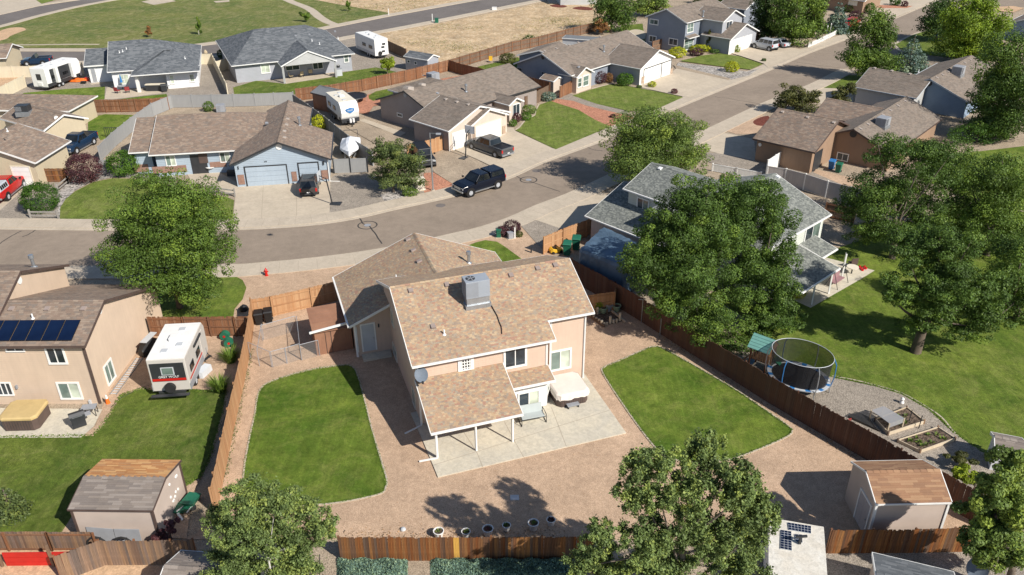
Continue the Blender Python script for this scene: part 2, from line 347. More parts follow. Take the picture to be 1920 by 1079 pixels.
# ---------------------------------------------------------------- ground, roads, lawns
_k = [0]
def smooth(pts, closed=True, n=4):
    out = []; k = len(pts)
    for i in range(k if closed else k - 1):
        p = [Vector((*pts[(i + j) % k], 0)) if closed else Vector((*pts[min(max(i + j, 0), k - 1)], 0)) for j in (-1, 0, 1, 2)]
        for s in range(n):
            t = s / n
            q = .5 * ((2 * p[1]) + (p[2] - p[0]) * t + (2 * p[0] - 5 * p[1] + 4 * p[2] - p[3]) * t * t + (3 * p[1] - p[0] - 3 * p[2] + p[3]) * t ** 3)
            out.append((q.x, q.y))
    if not closed: out.append(pts[-1])
    return out
def sheet(name, mat, px, z=None, sm=False, world=False, thick=0):
    """a ground sheet from the outline of the area"""
    if sm: px = smooth(px)
    if z is None: _k[0] += 1; z = .004 * _k[0]
    pts = [Vector((p[0], p[1], z)) if world else G(p[0], p[1], z) for p in px]
    bm = bmesh.new(); vs_ = [bm.verts.new(p) for p in pts]
    try: f = bm.faces.new(vs_)
    except ValueError: bm.free(); return None
    bm.normal_update()
    if f.normal.z < 0: f.normal_flip()
    if thick:
        r_ = bmesh.ops.extrude_face_region(bm, geom=[f]); vv = [e for e in r_['geom'] if isinstance(e, bmesh.types.BMVert)]
        bmesh.ops.translate(bm, verts=vv, vec=(0, 0, thick))
        bmesh.ops.recalc_face_normals(bm, faces=bm.faces[:])
    bmesh.ops.triangulate(bm, faces=[q for q in bm.faces if len(q.verts) > 4])
    me = bpy.data.meshes.new(name); bm.to_mesh(me); bm.free(); me.materials.append(mat)
    o = bpy.data.objects.new(name, me); C.objects.link(o); XF[o.name] = Matrix.Identity(4); o['kind'] = 'structure'; return o
def offset_line(pts, d):
    out = []
    for i, p in enumerate(pts):
        a = pts[max(i - 1, 0)]; b = pts[min(i + 1, len(pts) - 1)]; t = (b - a).normalized(); out.append(p + Vector((-t.y, t.x, 0)) * d)
    return out
def band(name, mat, line, d0, d1, z0, z1, kind='structure'):
    a = offset_line(line, d0); b = offset_line(line, d1); mb = MB()
    for i in range(len(line) - 1):
        q = [a[i], a[i + 1], b[i + 1], b[i]]
        if (q[1] - q[0]).cross(q[3] - q[0]).z < 0: q = q[::-1]
        mb.hexa([Vector((p.x, p.y, z0)) for p in q] + [Vector((p.x, p.y, z1)) for p in q])
    o = mb.build(name, mat); o['kind'] = kind; return o
def outline(px, mat, w=.1, h=.05, closed=True, z=.02, sm=True, name='kerb_edging'):
    p = smooth(px, closed) if sm else list(px)
    if closed: p.append(p[0])
    return band(name, mat, [G(a, b) for a, b in p], 0, w, z, z + h)
S_ = 900
sheet('ground', M['gravel_yard'], [(-S_, -60), (S_, -60), (S_, 1500), (-S_, 1500)], 0, world=True)
ROAD_U = smooth([(-120, 427), (0, 428), (180, 430), (320, 430), (450, 429), (572, 422), (660, 410), (730, 394), (805, 377.5), (850, 367), (905, 351), (960, 331), (1010, 307.5), (1060, 288.8), (1125, 265), (1200, 232), (1272, 201), (1360, 165), (1440, 132.5), (1515, 100), (1590, 72.5), (1665, 40), (1760, 0), (1830, -30)], False, 3)
ROAD_L = smooth([(-120, 503), (0, 503.5), (127, 503.8), (300, 503), (440, 500.5), (480, 498), (580, 488.8), (680, 476), (770, 460), (847, 442.5), (905, 428.8), (960, 410), (1010, 387.5), (1065, 367), (1135, 335), (1220, 294), (1317, 250), (1440, 192.5), (1522, 160), (1580, 131), (1640, 103), (1672, 86), (1705, 67.5), (1740, 54), (1800, 30), (1900, -5)], False, 3)
sheet('road', M['asphalt'], ROAD_U + ROAD_L[::-1])
sheet('road', M['asphalt'], [(1600, 121), (1645, 98), (1672, 84), (1680, 96), (1700, 100), (1730, 103), (1765, 109), (1830, 118), (1990, 145), (1990, 196), (1830, 172), (1700, 152), (1650, 150), (1622, 140)])
sheet('road', M['asphalt'], [(1740, 8), (1800, 6), (1860, 12), (1990, 16), (1990, -30), (1740, -30)])
lu = [G(*p) for p in ROAD_U]; ll = [G(*p) for p in ROAD_L if p[0] < 1600]
band('sidewalk', M['walk'], lu, .0, 2.1, -.02, .085); band('gutter', M['walk'], lu, -.42, -.01, -.02, .035)
band('sidewalk', M['walk'], ll, -2.1, .0, -.02, .085); band('gutter', M['walk'], ll, .01, .42, -.02, .035)
for ln, d0, d1 in ((lu, .02, 2.08), (ll, -2.08, -.02)):      # score joints across the walk
    L_ = 0; mb = MB(); nxt = 1.5
    for a, b in zip(ln[:-1], ln[1:]):
        seg = (b - a).length; t = (b - a).normalized(); nn = Vector((-t.y, t.x, 0))
        while nxt < L_ + seg:
            p = a + t * (nxt - L_); q = [p + nn * d0 - t * .015, p + nn * d0 + t * .015, p + nn * d1 + t * .015, p + nn * d1 - t * .015]
            mb.quad(*[Vector((w.x, w.y, .0875)) for w in (q if q and (q[1] - q[0]).cross(q[2] - q[0]).z > 0 else q[::-1])]); nxt += 1.6
        L_ += seg
    o = mb.build('sidewalk_joint', M['joint']); o['kind'] = 'structure'
# far streets
S2U = [(-80, 97), (0, 97.5), (160, 97.5), (230, 95), (300, 92), (360, 89.5), (480, 74), (560, 64), (610, 56), (640, 50), (730, 32), (855, 9), (905, 0), (990, -18)]
S2L = [(-80, 117), (0, 117), (160, 116), (300, 112), (400, 104), (440, 101), (560, 86), (650, 69), (705, 60), (805, 41), (960, 10), (1010, 0), (1080, -15)]
sheet('road', M['asphalt2'], S2U + S2L[::-1])
a2 = [G(*p) for p in smooth(S2U, False, 3)]; b2 = [G(*p) for p in smooth(S2L, False, 3)]
band('sidewalk', M['walk'], a2, 0, 2.2, -.02, .085); band('sidewalk', M['walk'], b2, -2.2, 0, -.02, .085)
S3U = [(-80, 43), (0, 29), (75, 12), (155, 0), (230, -12)]; S3L = [(-80, 66), (0, 49), (62, 32), (137, 14), (212, 0), (290, -12)]
sheet('road', M['asphalt2'], S3U + S3L[::-1])
band('sidewalk', M['walk'], [G(*p) for p in smooth(S3U, False, 3)], 0, 1.8, -.02, .085); band('sidewalk', M['walk'], [G(*p) for p in smooth(S3L, False, 3)], -1.8, 0, -.02, .085)
sheet('driveway', M['walk'], [(-80, 20), (10, -10), (60, -10), (78, 8), (20, 24), (-80, 38)])
sheet('lawn', M['lawn4'], [(52, -10), (150, -12), (78, 8)])
# park
sheet('park_lawn', M['lawn3'], [(-80, 62), (0, 50), (62, 33), (137, 15), (212, 1), (260, -14), (590, -14), (640, 47), (590, 54), (480, 70), (360, 85), (230, 90), (160, 91), (-80, 91)])
sheet('park_lawn', M['lawn3'], [(524, -14), (590, -14), (588, 0), (640, 10), (725, 24), (732, 30), (680, 40), (645, 47), (600, 30), (560, 10)])
sheet('sand_pit', M['sand'], [(-60, 72), (-10, 62), (10, 55), (30, 52), (44, 53), (48, 57), (35, 62), (20, 68), (5, 76), (-60, 88)], sm=True)
band('path', M['walk'], [G(*p) for p in smooth([(480, -14), (530, -2), (550, 6), (580, 18), (600, 34), (618, 44), (638, 50)], False, 4)], -1.0, 1.0, -.02, .05)
band('path', M['walk'], [G(*p) for p in smooth([(-60, 85), (40, 85.5), (120, 84.5), (186, 84.5)], False, 3)], -.3, .3, -.02, .05)
sheet('picnic_pad', M['walk'], [(265, 4), (290, -1), (320, 0), (330, 3), (288, 10)]); sheet('picnic_pad', M['walk'], [(400, 3), (430, 1), (430, 4), (405, 6)])
sheet('dirt_lot', M['dirt'], [(588, -14), (588, 0), (640, 10), (725, 24), (735, 29), (855, 4), (900, -4), (960, -14)])
sheet('dirt_lot', M['dirt'], [(700, 66), (810, 47), (965, 16), (1030, 2), (1130, 10), (1150, 50), (1110, 56), (960, 88), (850, 116), (800, 118), (745, 100), (715, 85)])
sheet('driveway', M['walk'], [(1020, -2), (1060, -6), (1110, 5), (1100, 12), (1030, 6)])
sheet('mulch_bed', M['mulch'], [(1031, 11), (1045, 9), (1063, 12), (1056, 15), (1038, 14)], sm=True); sheet('mulch_bed', M['mulch'], [(1073, 16), (1090, 13), (1110, 16), (1108, 20), (1085, 19)], sm=True)
# block of the two far houses
_k[0] = 5
sheet('yard_gravel', M['gravel_grey'], [(0, 120), (160, 118), (440, 104), (660, 72), (740, 100), (760, 118), (750, 135), (640, 160), (560, 178), (300, 186), (0, 196)])
sheet('sand_yard', M['sand'], [(-80, 145), (0, 145), (45, 144), (48, 148), (0, 167), (-80, 190)])
sheet('lawn', M['lawn'], [(20, 193), (45, 175), (120, 168), (197, 163), (196, 187), (100, 192)])
sheet('lawn', M['lawn'], [(222, 187), (270, 181), (312, 177), (317, 187)])
sheet('patio', M['concrete'], [(196, 187), (200, 166), (215, 160), (300, 158), (303, 176), (212, 187)])
sheet('patio', M['concrete'], [(168, 158), (186, 155), (190, 157), (172, 160)])
sheet('lawn', M['lawn2'], [(437, 165), (480, 152), (535, 158), (640, 137), (705, 127), (745, 136), (620, 165), (550, 178), (440, 181)])
sheet('patio', M['concrete'], [(536, 158), (630, 144), (622, 130), (530, 140)])
# left middle house
_k[0] = 5
sheet('lawn', M['lawn'], [(165, 221), (197, 215), (271, 217), (262, 230), (240, 245), (205, 258), (189, 264), (181, 254), (165, 252)])
sheet('driveway', M['concrete'], [(-40, 330), (70, 315), (72, 345), (40, 360), (0, 395), (-40, 410)])
sheet('yard_gravel', M['gravel_grey'], [(0, 395), (40, 360), (72, 345), (72, 325), (140, 322), (112, 345), (108, 412), (0, 412)])
sheet('river_rock', M['river'], [(108, 412), (108, 362), (135, 335), (190, 325), (260, 320), (330, 330), (330, 340), (250, 334), (212, 333), (175, 340), (140, 358), (113, 390), (112, 412)])
sheet('lawn', M['lawn4'], [(112, 412), (113, 390), (123, 374), (140, 360), (175, 342), (212, 335), (250, 336), (300, 345), (360, 357), (400, 367), (425, 370), (439, 376), (436, 410)])
sheet('driveway', M['concrete'], [(444, 345), (620, 334), (618, 400), (560, 413), (500, 416), (436, 416)])
sheet('entry_walk', M['concrete'], [(365, 308), (380, 306), (446, 344), (442, 366), (402, 356), (360, 345), (350, 325)])
sheet('yard_gravel', M['gravel_grey'], [(620, 334), (640, 322), (700, 330), (760, 350), (850, 352), (720, 388), (618, 402)])
sheet('river_rock', M['river'], [(712, 366), (740, 358), (775, 358), (770, 372), (724, 382)])
sheet('brick_bed', M['brickdust'], [(793, 352), (795, 325), (813, 324), (852, 348), (850, 355), (797, 366)])
sheet('yard_gravel', M['gravel_yard'], [(640, 210), (700, 238), (760, 258), (800, 275), (790, 285), (730, 285), (650, 240)])
sheet('entry_walk', M['concrete'], [(672, 226), (684, 224), (762, 250), (750, 256)])
sheet('brick_bed', M['brickdust'], [(660, 194), (690, 178), (760, 160), (830, 148), (900, 136), (905, 142), (860, 165), (700, 200), (690, 215), (668, 212)])
sheet('lawn', M['lawn2'], [(691, 180), (705, 172), (750, 163), (762, 170), (700, 190), (692, 186)])
sheet('driveway', M['concrete'], [(847, 279), (876, 268), (884, 256), (946, 240), (962, 240), (966, 246), (1041, 281), (1010, 300), (950, 326), (896, 300)])
sheet('yard_gravel', M['gravel_yard'], [(800, 300), (846, 280), (896, 301), (948, 328), (902, 345), (856, 350), (813, 323)])
sheet('lawn', M['lawn4'], [(967, 245), (975, 240), (987, 226), (1004, 217), (1006, 208), (1012, 197), (1032, 190), (1060, 197), (1085, 207), (1110, 222), (1144, 238), (1090, 261), (1042, 281)])
outline([(967, 245), (975, 240), (987, 226), (1004, 217), (1006, 208), (1012, 197)], M['walk'], .18, closed=False)
sheet('brick_bed', M['brickdust'], [(1032, 190), (1045, 186), (1075, 190), (1100, 199), (1160, 212), (1190, 222), (1144, 238), (1115, 225), (1085, 207)])
sheet('yard_gravel', M['gravel_grey'], [(1045, 186), (1070, 176), (1120, 196), (1180, 210), (1176, 217), (1100, 199), (1075, 190)])
sheet('lawn', M['lawn4'], [(1073, 180), (1110, 168), (1140, 160), (1158, 158), (1180, 163), (1230, 172), (1281, 183), (1228, 207), (1180, 209), (1120, 196)])
outline([(1110, 168), (1140, 160), (1158, 158), (1180, 163), (1230, 172), (1281, 183)], M['walk'], .15, closed=False)
sheet('driveway', M['concrete'], [(1203, 157), (1262, 134), (1268, 129), (1366, 151), (1292, 184), (1240, 173), (1200, 164)])
sheet('river_rock', M['river'], [(1272, 118), (1350, 127), (1400, 135), (1425, 128), (1405, 142), (1372, 150), (1266, 128)])
sheet('yard_gravel', M['gravel_yard'], [(1268, 129), (1262, 122), (1370, 148), (1366, 151)])
sheet('lawn', M['lawn4'], [(1275, 115), (1315, 105), (1350, 101), (1385, 106), (1430, 121), (1407, 131), (1350, 125)])
sheet('driveway', M['concrete'], [(1366, 99), (1410, 86), (1480, 88), (1512, 96), (1440, 127), (1432, 120), (1390, 106)])
sheet('lawn', M['lawn2'], [(1155, 70), (1165, 48), (1205, 45), (1210, 85), (1190, 88)])
sheet('lawn', M['lawn2'], [(895, 126), (930, 118), (970, 108), (1000, 122), (930, 140)])
sheet('patio', M['concrete'], [(1175, 62), (1190, 56), (1208, 60), (1208, 74), (1185, 72)], sm=True)
sheet('lawn', M['lawn2'], [(1560, 60), (1565, 45), (1600, 40), (1625, 48), (1600, 60)])
sheet('driveway', M['concrete'], [(1590, 65), (1640, 30), (1615, 22), (1625, 8), (1700, -8), (1775, -8), (1660, 42), (1600, 66)])
sheet('brick_bed', M['brickdust'], [(1625, 12), (1640, 10), (1712, 12), (1700, 16), (1640, 16)])
sheet('lawn', M['lawn2'], [(1700, 72), (1712, 66), (1745, 56), (1775, 54), (1850, 70), (1850, 115), (1765, 107), (1722, 101), (1690, 94), (1680, 84)])
band('sidewalk', M['walk'], [G(*p) for p in smooth([(1740, 55), (1705, 68), (1680, 80), (1676, 88), (1684, 96), (1700, 100), (1730, 103), (1765, 109), (1830, 118), (1960, 140)], False, 3)], 0, 1.4, -.02, .085)
sheet('sand_yard', M['sand'], [(1866, 14), (1900, 12), (1920, 16), (1900, 24), (1875, 22)])
# right side of the street
_k[0] = 5
sheet('lawn', M['lawn2'], [(1535, 160), (1575, 142), (1620, 142), (1615, 165), (1550, 168)])
sheet('driveway', M['concrete'], [(1500, 180), (1530, 165), (1600, 168), (1600, 200), (1550, 200)])
sheet('driveway', M['concrete'], [(1298, 262), (1335, 246), (1380, 254), (1414, 262), (1418, 302), (1345, 288), (1320, 282)])
sheet('brick_bed', M['gravel_pink'], [(1345, 242), (1420, 208), (1440, 226), (1416, 252), (1380, 252)])
sheet('mulch_bed', M['mulch'], [(1412, 229), (1425, 221), (1442, 219), (1440, 235), (1420, 236)], sm=True)
sheet('yard_gravel', M['gravel_grey'], [(1320, 286), (1345, 288), (1420, 302), (1520, 322), (1640, 350), (1600, 372), (1440, 330), (1330, 305)])
sheet('brick_bed', M['gravel_pink'], [(1530, 318), (1640, 345), (1740, 375), (1700, 385), (1590, 352), (1525, 324)])
sheet('lawn', M['lawn5'], [(1790, 290), (1960, 270), (1960, 400), (1800, 380)])
sheet('lawn', M['lawn5'], [(1150, 385), (1180, 350), (1270, 310), (1290, 330), (1180, 400)])
sheet('driveway', M['concrete'], [(1003, 413), (1120, 358), (1150, 372), (1112, 402), (1120, 440), (1053, 430)])
sheet('yard_gravel', M['gravel_grey'], [(975, 422), (1002, 413), (1053, 430), (1018, 456), (1016, 468)])
sheet('lawn', M['lawn5'], [(1300, 560), (1440, 520), (1560, 470), (1700, 420), (1990, 390), (1990, 870), (1865, 852), (1840, 848), (1807, 831), (1785, 810), (1765, 786), (1740, 768), (1690, 740), (1640, 725), (1600, 715), (1560, 708), (1480, 690), (1400, 650)])
outline([(1560, 708), (1600, 715), (1640, 725), (1690, 740), (1740, 768), (1765, 786), (1785, 810), (1807, 831), (1840, 848)], M['walk'], .1, closed=False)
sheet('yard_gravel', M['gravel_grey'], [(1385, 640), (1480, 690), (1560, 708), (1640, 725), (1690, 740), (1740, 768), (1785, 810), (1840, 848), (1900, 860), (1890, 985), (1640, 860), (1480, 765), (1380, 690)])
sheet('patio', M['patio'], [(1535, 480), (1640, 508), (1616, 523), (1565, 552), (1520, 578), (1480, 560), (1500, 520)])
sheet('yard_gravel', M['gravel_grey'], [(1160, 500), (1120, 470), (1100, 440), (1200, 470), (1400, 600), (1385, 630)])
# main property
_k[0] = 5
sheet('yard_gravel', M['gravel_pink'], [(340, 1012), (372, 1000), (395, 940), (440, 720), (470, 566), (478, 545), (640, 525), (700, 560), (1060, 545), (1070, 515), (1240, 618), (1480, 760), (1790, 940), (1900, 1005), (1890, 1020), (1500, 1014), (1000, 1012)])
sheet('yard_gravel', M['gravel_pink'], [(436, 516), (620, 497), (720, 484), (700, 530), (640, 532), (478, 550), (462, 600), (436, 598), (440, 560)])
sheet('yard_gravel', M['gravel_pink'], [(840, 466), (905, 445), (980, 420), (1016, 455), (1040, 480), (890, 510)])
sheet('lawn', M['lawn5'], [(280, 548), (330, 530), (440, 518), (455, 526), (462, 540), (455, 562), (440, 580), (437, 598), (290, 598)])
sheet('lawn', M['lawn'], [(875, 462), (893, 455), (910, 451), (932, 454), (945, 462), (978, 486), (905, 498)])
LL = [(484, 747), (495, 725), (530, 710), (580, 696), (640, 687), (657, 689), (667, 700), (680, 742), (697, 810), (715, 870), (724, 902), (722, 915), (712, 927), (655, 940), (600, 947), (520, 952), (465, 938), (458, 900), (466, 840), (480, 775)]
RL = [(1132, 702), (1135, 690), (1160, 679), (1210, 657), (1225, 652), (1240, 654), (1270, 670), (1335, 707), (1385, 737), (1440, 775), (1476, 800), (1484, 810), (1474, 820), (1430, 840), (1370, 862), (1320, 868), (1260, 862), (1235, 846), (1205, 810), (1168, 758)]
sheet('lawn', M['lawn'], LL, sm=True); outline(LL, M['walk'], .1); sheet('lawn', M['lawn'], RL, sm=True); outline(RL, M['walk'], .1)
sheet('patio', M['patio'], [(788, 815), (821, 895), (1174, 812), (1094, 699), (1000, 712), (770, 775)], .1, thick=-.1)
def strip(name, mat, a, b, w, z, wz=None):
    a = G(*a, z); b = G(*b, z); t = (b - a).normalized(); n = Vector((-t.y, t.x, 0)) * w / 2
    mb = MB(); mb.quad(a - n, b - n, b + n, a + n); o = mb.build(name, mat); o['kind'] = 'structure'; return o
for a, b in (((812, 873), (1143, 770)), ((893, 846), (905, 876)), ((966, 830), (982, 858)), ((1034, 765), (1062, 838)), ((870, 812), (893, 847)), ((945, 790), (966, 830))): strip('patio_joint', M['joint'], a, b, .035, .104)
for a, b in (((494, 343), (490, 414)), ((556, 340), (556, 412)), ((440, 380), (618, 370))): strip('driveway_joint', M['joint'], a, b, .04, .004 * _k[0] + .004)
sheet('door_step', M['patio'], [(678, 664), (731, 650), (735, 667), (682, 677)], .16, thick=-.16)
# left neighbour
sheet('yard_gravel', M['gravel_pink'], [(178, 800), (215, 700), (290, 600), (450, 600), (468, 600), (440, 735), (395, 850), (360, 930), (350, 1010), (100, 1012), (130, 960), (140, 830)])
sheet('lawn', M['lawn2'], [(-60, 825), (0, 822), (100, 820), (175, 818), (195, 798), (228, 742), (265, 730), (310, 738), (360, 730), (424, 734), (412, 790), (392, 860), (375, 896), (350, 912), (250, 930), (135, 968), (112, 1005), (60, 1014), (-60, 1016)])
sheet('patio', M['patio'], [(-60, 765), (192, 768), (176, 800), (152, 821), (0, 822), (-60, 824)])
# below the back fence
sheet('yard_gravel', M['sand'], [(-60, 1030), (340, 1030), (360, 1100), (-60, 1140)])
sheet('yard_gravel', M['gravel_yard'], [(600, 1040), (1100, 1040), (1100, 1120), (600, 1120)])
sheet('yard_gravel', M['gravel_grey'], [(1548, 1036), (1930, 1030), (1960, 1140), (1548, 1140)])
# tar seal lines and manholes in the asphalt
def ring(name, mat, c, r0, r1, z, seg=28):
    c = G(*c, z); mb = MB()
    for i in range(seg):
        t0, t1 = 2 * math.pi * i / seg, 2 * math.pi * (i + 1) / seg
        P = lambda r_, t: c + Vector((r_ * math.cos(t), r_ * math.sin(t), 0))
        mb.quad(P(r0, t0), P(r1, t0), P(r1, t1), P(r0, t1))
    o = mb.build(name, mat); o['kind'] = 'structure'; return o
ZR = .012
for c in ((689, 423), (991, 338)): ring('manhole_cover', M['grey'], c, 0, .33, ZR + .008); ring('tar_seal', M['tar'], c, .85, .98, ZR)
def tarline(px, w=.1):
    p = smooth(px, False, 4)
    for i in range(1, len(p) - 1): p[i] = (p[i][0] + rnd.uniform(-.8, .8), p[i][1] + rnd.uniform(-.5, .5))
    band('tar_seal', M['tar'], [G(*q) for q in p], -w / 2, w / 2, ZR - .006, ZR)
tarline([(673, 408), (680, 419), (686, 423), (694, 427), (702, 437), (716, 458)], .13); tarline([(967, 330), (980, 338), (992, 340), (1010, 347), (1050, 360)], .09)
tarline([(40, 434), (22, 443), (0, 458)]); tarline([(70, 430), (58, 438), (42, 445)]); tarline([(1340, 182), (1390, 190), (1435, 197)], .06); tarline([(1480, 115), (1530, 123), (1575, 128)], .06); tarline([(1097, 275), (1110, 281), (1130, 284)], .08)
ring('tar_seal', M['asphalt2'], (826, 386), 0, .5, ZR); ring('tar_seal', M['asphalt2'], (1006, 321), 0, .5, ZR)
# ---------------------------------------------------------------- roofs, walls, openings
def clip_span(poly, v):
    xs = []
    k = len(poly)
    for i in range(k):
        (x0, y0), (x1, y1) = poly[i], poly[(i + 1) % k]
        if (y0 <= v) != (y1 <= v): xs.append(x0 + (v - y0) * (x1 - x0) / (y1 - y0))
    return (min(xs), max(xs)) if len(xs) >= 2 else None
def courses(mb, poly, across, up, nrm, expo, tabw, thick=.012, r=rnd, base=.0):
    """overlapping courses of shingles or boards over a convex planar polygon"""
    o = poly[0]; P2 = [((p - o).dot(across), (p - o).dot(up)) for p in poly]
    v0 = min(p[1] for p in P2) + .001; vmax = max(p[1] for p in P2) - .001; row = 0
    while v0 < vmax:
        v1 = min(v0 + expo, vmax); a = clip_span(P2, v0 + .0005); b = clip_span(P2, v1 - .0005)
        if a and b:
            lo = min(a[0], b[0]); hi = max(a[1], b[1]); x = lo - r.random() * (tabw or 0)
            while x < hi:
                xe = x + (tabw * r.uniform(.75, 1.25) if tabw else hi - lo + 1); c = lambda q, s: min(max(q, s[0]), s[1])
                xa, xb, xc, xd = c(x, a), c(xe, a), c(xe, b), c(x, b)
                if xb - xa > .01 or xc - xd > .01:
                    mb.ct = r.random(); t = base + thick * (1 + .5 * r.random() if tabw else 1)
                    W = lambda u_, v_, h_: o + across * u_ + up * v_ + nrm * h_
                    A, B, Cc, D = W(xa, v0, t), W(xb, v0, t), W(xc, v1, base + .002), W(xd, v1, base + .002)
                    mb.quad(A, B, Cc, D); mb.quad(W(xa, v0, base - .01), W(xb, v0, base - .01), B, A)
                x = xe
        v0 = v1; row += 1
    mb.ct = 0
class Wing:
    def __init__(s, h, A, B, ze, Cp, pitch=.38, ang=None, side=1, back=None, over=.45, sh='sh_taupe', tab=(.2, .4), wall=None, trim=None, L=None, s0=0.0,
                 z0=0.0, hips=(0, 0), lap=None, walls=True, half=None, back_drop=None, slab=.16, gutter=True, over_s=None, fac=.18, parts=(1, 1)):
        s.parts = parts
        s.h = h; s.ze = ze; s.pitch = pitch
        a3 = G(A[0], A[1], ze) if not isinstance(A, Vector) else A
        b3 = G(B[0], B[1], ze) if not isinstance(B, Vector) else B
        d = b3 - a3
        th = math.atan2(d.y, d.x) if ang is None else R(ang)
        s.u = Vector((math.cos(th), math.sin(th), 0)); s.n = Vector((-s.u.y, s.u.x, 0)) * side
        s.A = a3 + s.u * s0; s.L = (L if L is not None else d.dot(s.u)) - s0
        if half is None:
            dr = raydir(*Cp); t = (ze + pitch * (CAM - s.A).dot(s.n) - CAM_H) / (dr.z - pitch * dr.dot(s.n)); half = ((CAM + dr * t) - s.A).dot(s.n)
        s.w = half; s.zr = ze + pitch * half
        s.D = 2 * half if back is None else half + back
        s.zb = s.zr - pitch * (s.D - half) if back_drop is None else back_drop
        s.pb = (s.zr - s.zb) / max(.01, s.D - half)
        s.over = over; s.os = over if over_s is None else over_s; s.z0 = z0; s.hips = hips
        s.wall = M[wall or h.wall]; s.trim = M[trim or h.trim]; s.sh = M[sh]; s.tab = tab
        s.slab = slab; s.fac = fac
        if walls: s.make_walls(lap)
        s.make_roof(gutter)
    def P(s, a, t, z): return Vector((s.A.x + s.u.x * a + s.n.x * t, s.A.y + s.u.y * a + s.n.y * t, z))
    def zroof(s, t): return s.ze + s.pitch * t if t <= s.w else s.zr - s.pb * (t - s.w)
    def make_walls(s, lap):
        o, e = s.over, s.os; t0, t1 = o, s.D - o; x0, x1 = e, s.L - e; sl = s.slab + .01; mb = MB()
        def zt(t, x):
            z = s.zroof(t) - sl
            return z
        if s.hips[0] or s.hips[1]:
            hh = s.ze + s.pitch * o - sl
            q = [s.P(x0, t0, s.z0), s.P(x1, t0, s.z0), s.P(x1, t1, s.z0), s.P(x0, t1, s.z0)]
            mb.prism(q, (0, 0, hh - s.z0))
            if not s.hips[1]: mb.poly([s.P(x1, t0, hh), s.P(x1, t1, hh), s.P(x1, s.w, zt(s.w, 0))])
            if not s.hips[0]: mb.poly([s.P(x0, t1, hh), s.P(x0, t0, hh), s.P(x0, s.w, zt(s.w, 0))])
        else:
            sec = [(t0, s.z0), (t1, s.z0), (t1, zt(t1, 0)), (s.w, zt(s.w, 0)), (t0, zt(t0, 0))]
            if s.D - s.w < .2: sec = [(t0, s.z0), (t1, s.z0), (t1, zt(t1, 0)), (t0, zt(t0, 0))]
            mb.prism([s.P(x0, t, z) for t, z in sec], s.u * (x1 - x0))
        w = mb.build('wall', s.wall, s.h.root, world=True)
        if lap:
            lb = MB(); up = Vector((0, 0, 1))
            zf = zt(t0, 0); zbk = zt(t1, 0); sg = 1
            courses(lb, [s.P(x0, t0, s.z0), s.P(x1, t0, s.z0), s.P(x1, t0, zf), s.P(x0, t0, zf)], s.u, up, -s.n, lap, None, .02)
            for x, nn in ((x0, -s.u), (x1, s.u)):
                pz = [s.P(x, t0, s.z0), s.P(x, t1, s.z0), s.P(x, t1, zbk), s.P(x, s.w, zt(s.w, 0)), s.P(x, t0, zf)]
                courses(lb, pz, s.n, up, nn, lap, None, .02)
            lb.t = [0.0] * len(lb.f); lb.build('siding', s.wall, w, world=True, kind='stuff')
            for x in (x0, x1):
                tb = MB(); tb.bar(s.P(x, t0, s.z0), s.P(x, t0, zf), .14, .14)
                tb.build('corner_board', s.trim, w, world=True)
    def make_roof(s, gutter):
        rb = MB(); sb = MB(); fb = MB(); h0, h1 = s.hips; up_f = (s.n * s.w + Vector((0, 0, s.zr - s.ze))).normalized()
        f = [s.P(0, 0, s.ze), s.P(s.L, 0, s.ze), s.P(s.L - h1, s.w, s.zr), s.P(h0, s.w, s.zr)]
        nf = s.u.cross(up_f).normalized(); nf = nf if nf.z > 0 else -nf
        polys = [(f, s.u, up_f, nf)]
        if s.D - s.w > .2:
            g = [s.P(s.L, s.D, s.zb), s.P(0, s.D, s.zb), s.P(h0, s.w, s.zr), s.P(s.L - h1, s.w, s.zr)]
            ub = (-s.n * (s.D - s.w) + Vector((0, 0, s.zr - s.zb))).normalized(); nb = (-s.u).cross(ub).normalized(); nb = nb if nb.z > 0 else -nb
            polys.append((g, -s.u, ub, nb))
        for hh, x, sg in ((h0, 0, 1), (h1, s.L, -1)):
            if hh:
                q = [s.P(x, 0, s.ze), s.P(x, s.D, s.zb), s.P(x + sg * hh, s.w, s.zr)]
                uu = (s.u * sg * hh + Vector((0, 0, s.zr - s.ze))).normalized(); nn = s.n.cross(uu).normalized(); nn = nn if nn.z > 0 else -nn
                polys.append((q, s.n, uu, nn))
        for p, ac, up, nn in polys:
            rb.prism(p, (0, 0, -s.slab)); courses(sb, p, ac, up, nn, s.tab[0], s.tab[1])
        roof = rb.build('roof', s.sh, s.h.root, world=True); s.roof = roof
        if sb.f: sb.build('shingles', s.sh, roof, world=True, kind='stuff')
        if not (h0 or h1):      # ridge cap
            cb = MB(); k = int(s.L / .33)
            if s.D - s.w > .2 and k < 90:
                for i in range(k):
                    x = i * s.L / k; cb.ct = rnd.random(); cb.poly([s.P(x, s.w - .15, s.zr - .15 * s.pitch + .045), s.P(x + s.L / k, s.w - .15, s.zr - .15 * s.pitch + .03), s.P(x + s.L / k, s.w, s.zr + .035), s.P(x, s.w, s.zr + .05)])
                    cb.poly([s.P(x, s.w, s.zr + .05), s.P(x + s.L / k, s.w, s.zr + .035), s.P(x + s.L / k, s.w + .15, s.zr - .15 * s.pb + .03), s.P(x, s.w + .15, s.zr - .15 * s.pb + .045)])
                cb.build('ridge_cap', s.sh, roof, world=True, kind='stuff')
        # fascia along eaves and rakes, standing proud of the slab
        e = .022; H_ = s.fac
        def fas(a, b):
            fb = MB(); fb.bar(Vector(a) + Vector((0, 0, -H_ / 2 + .005)), Vector(b) + Vector((0, 0, -H_ / 2 + .005)), .04, H_); fb.build('fascia', s.trim, roof, world=True)
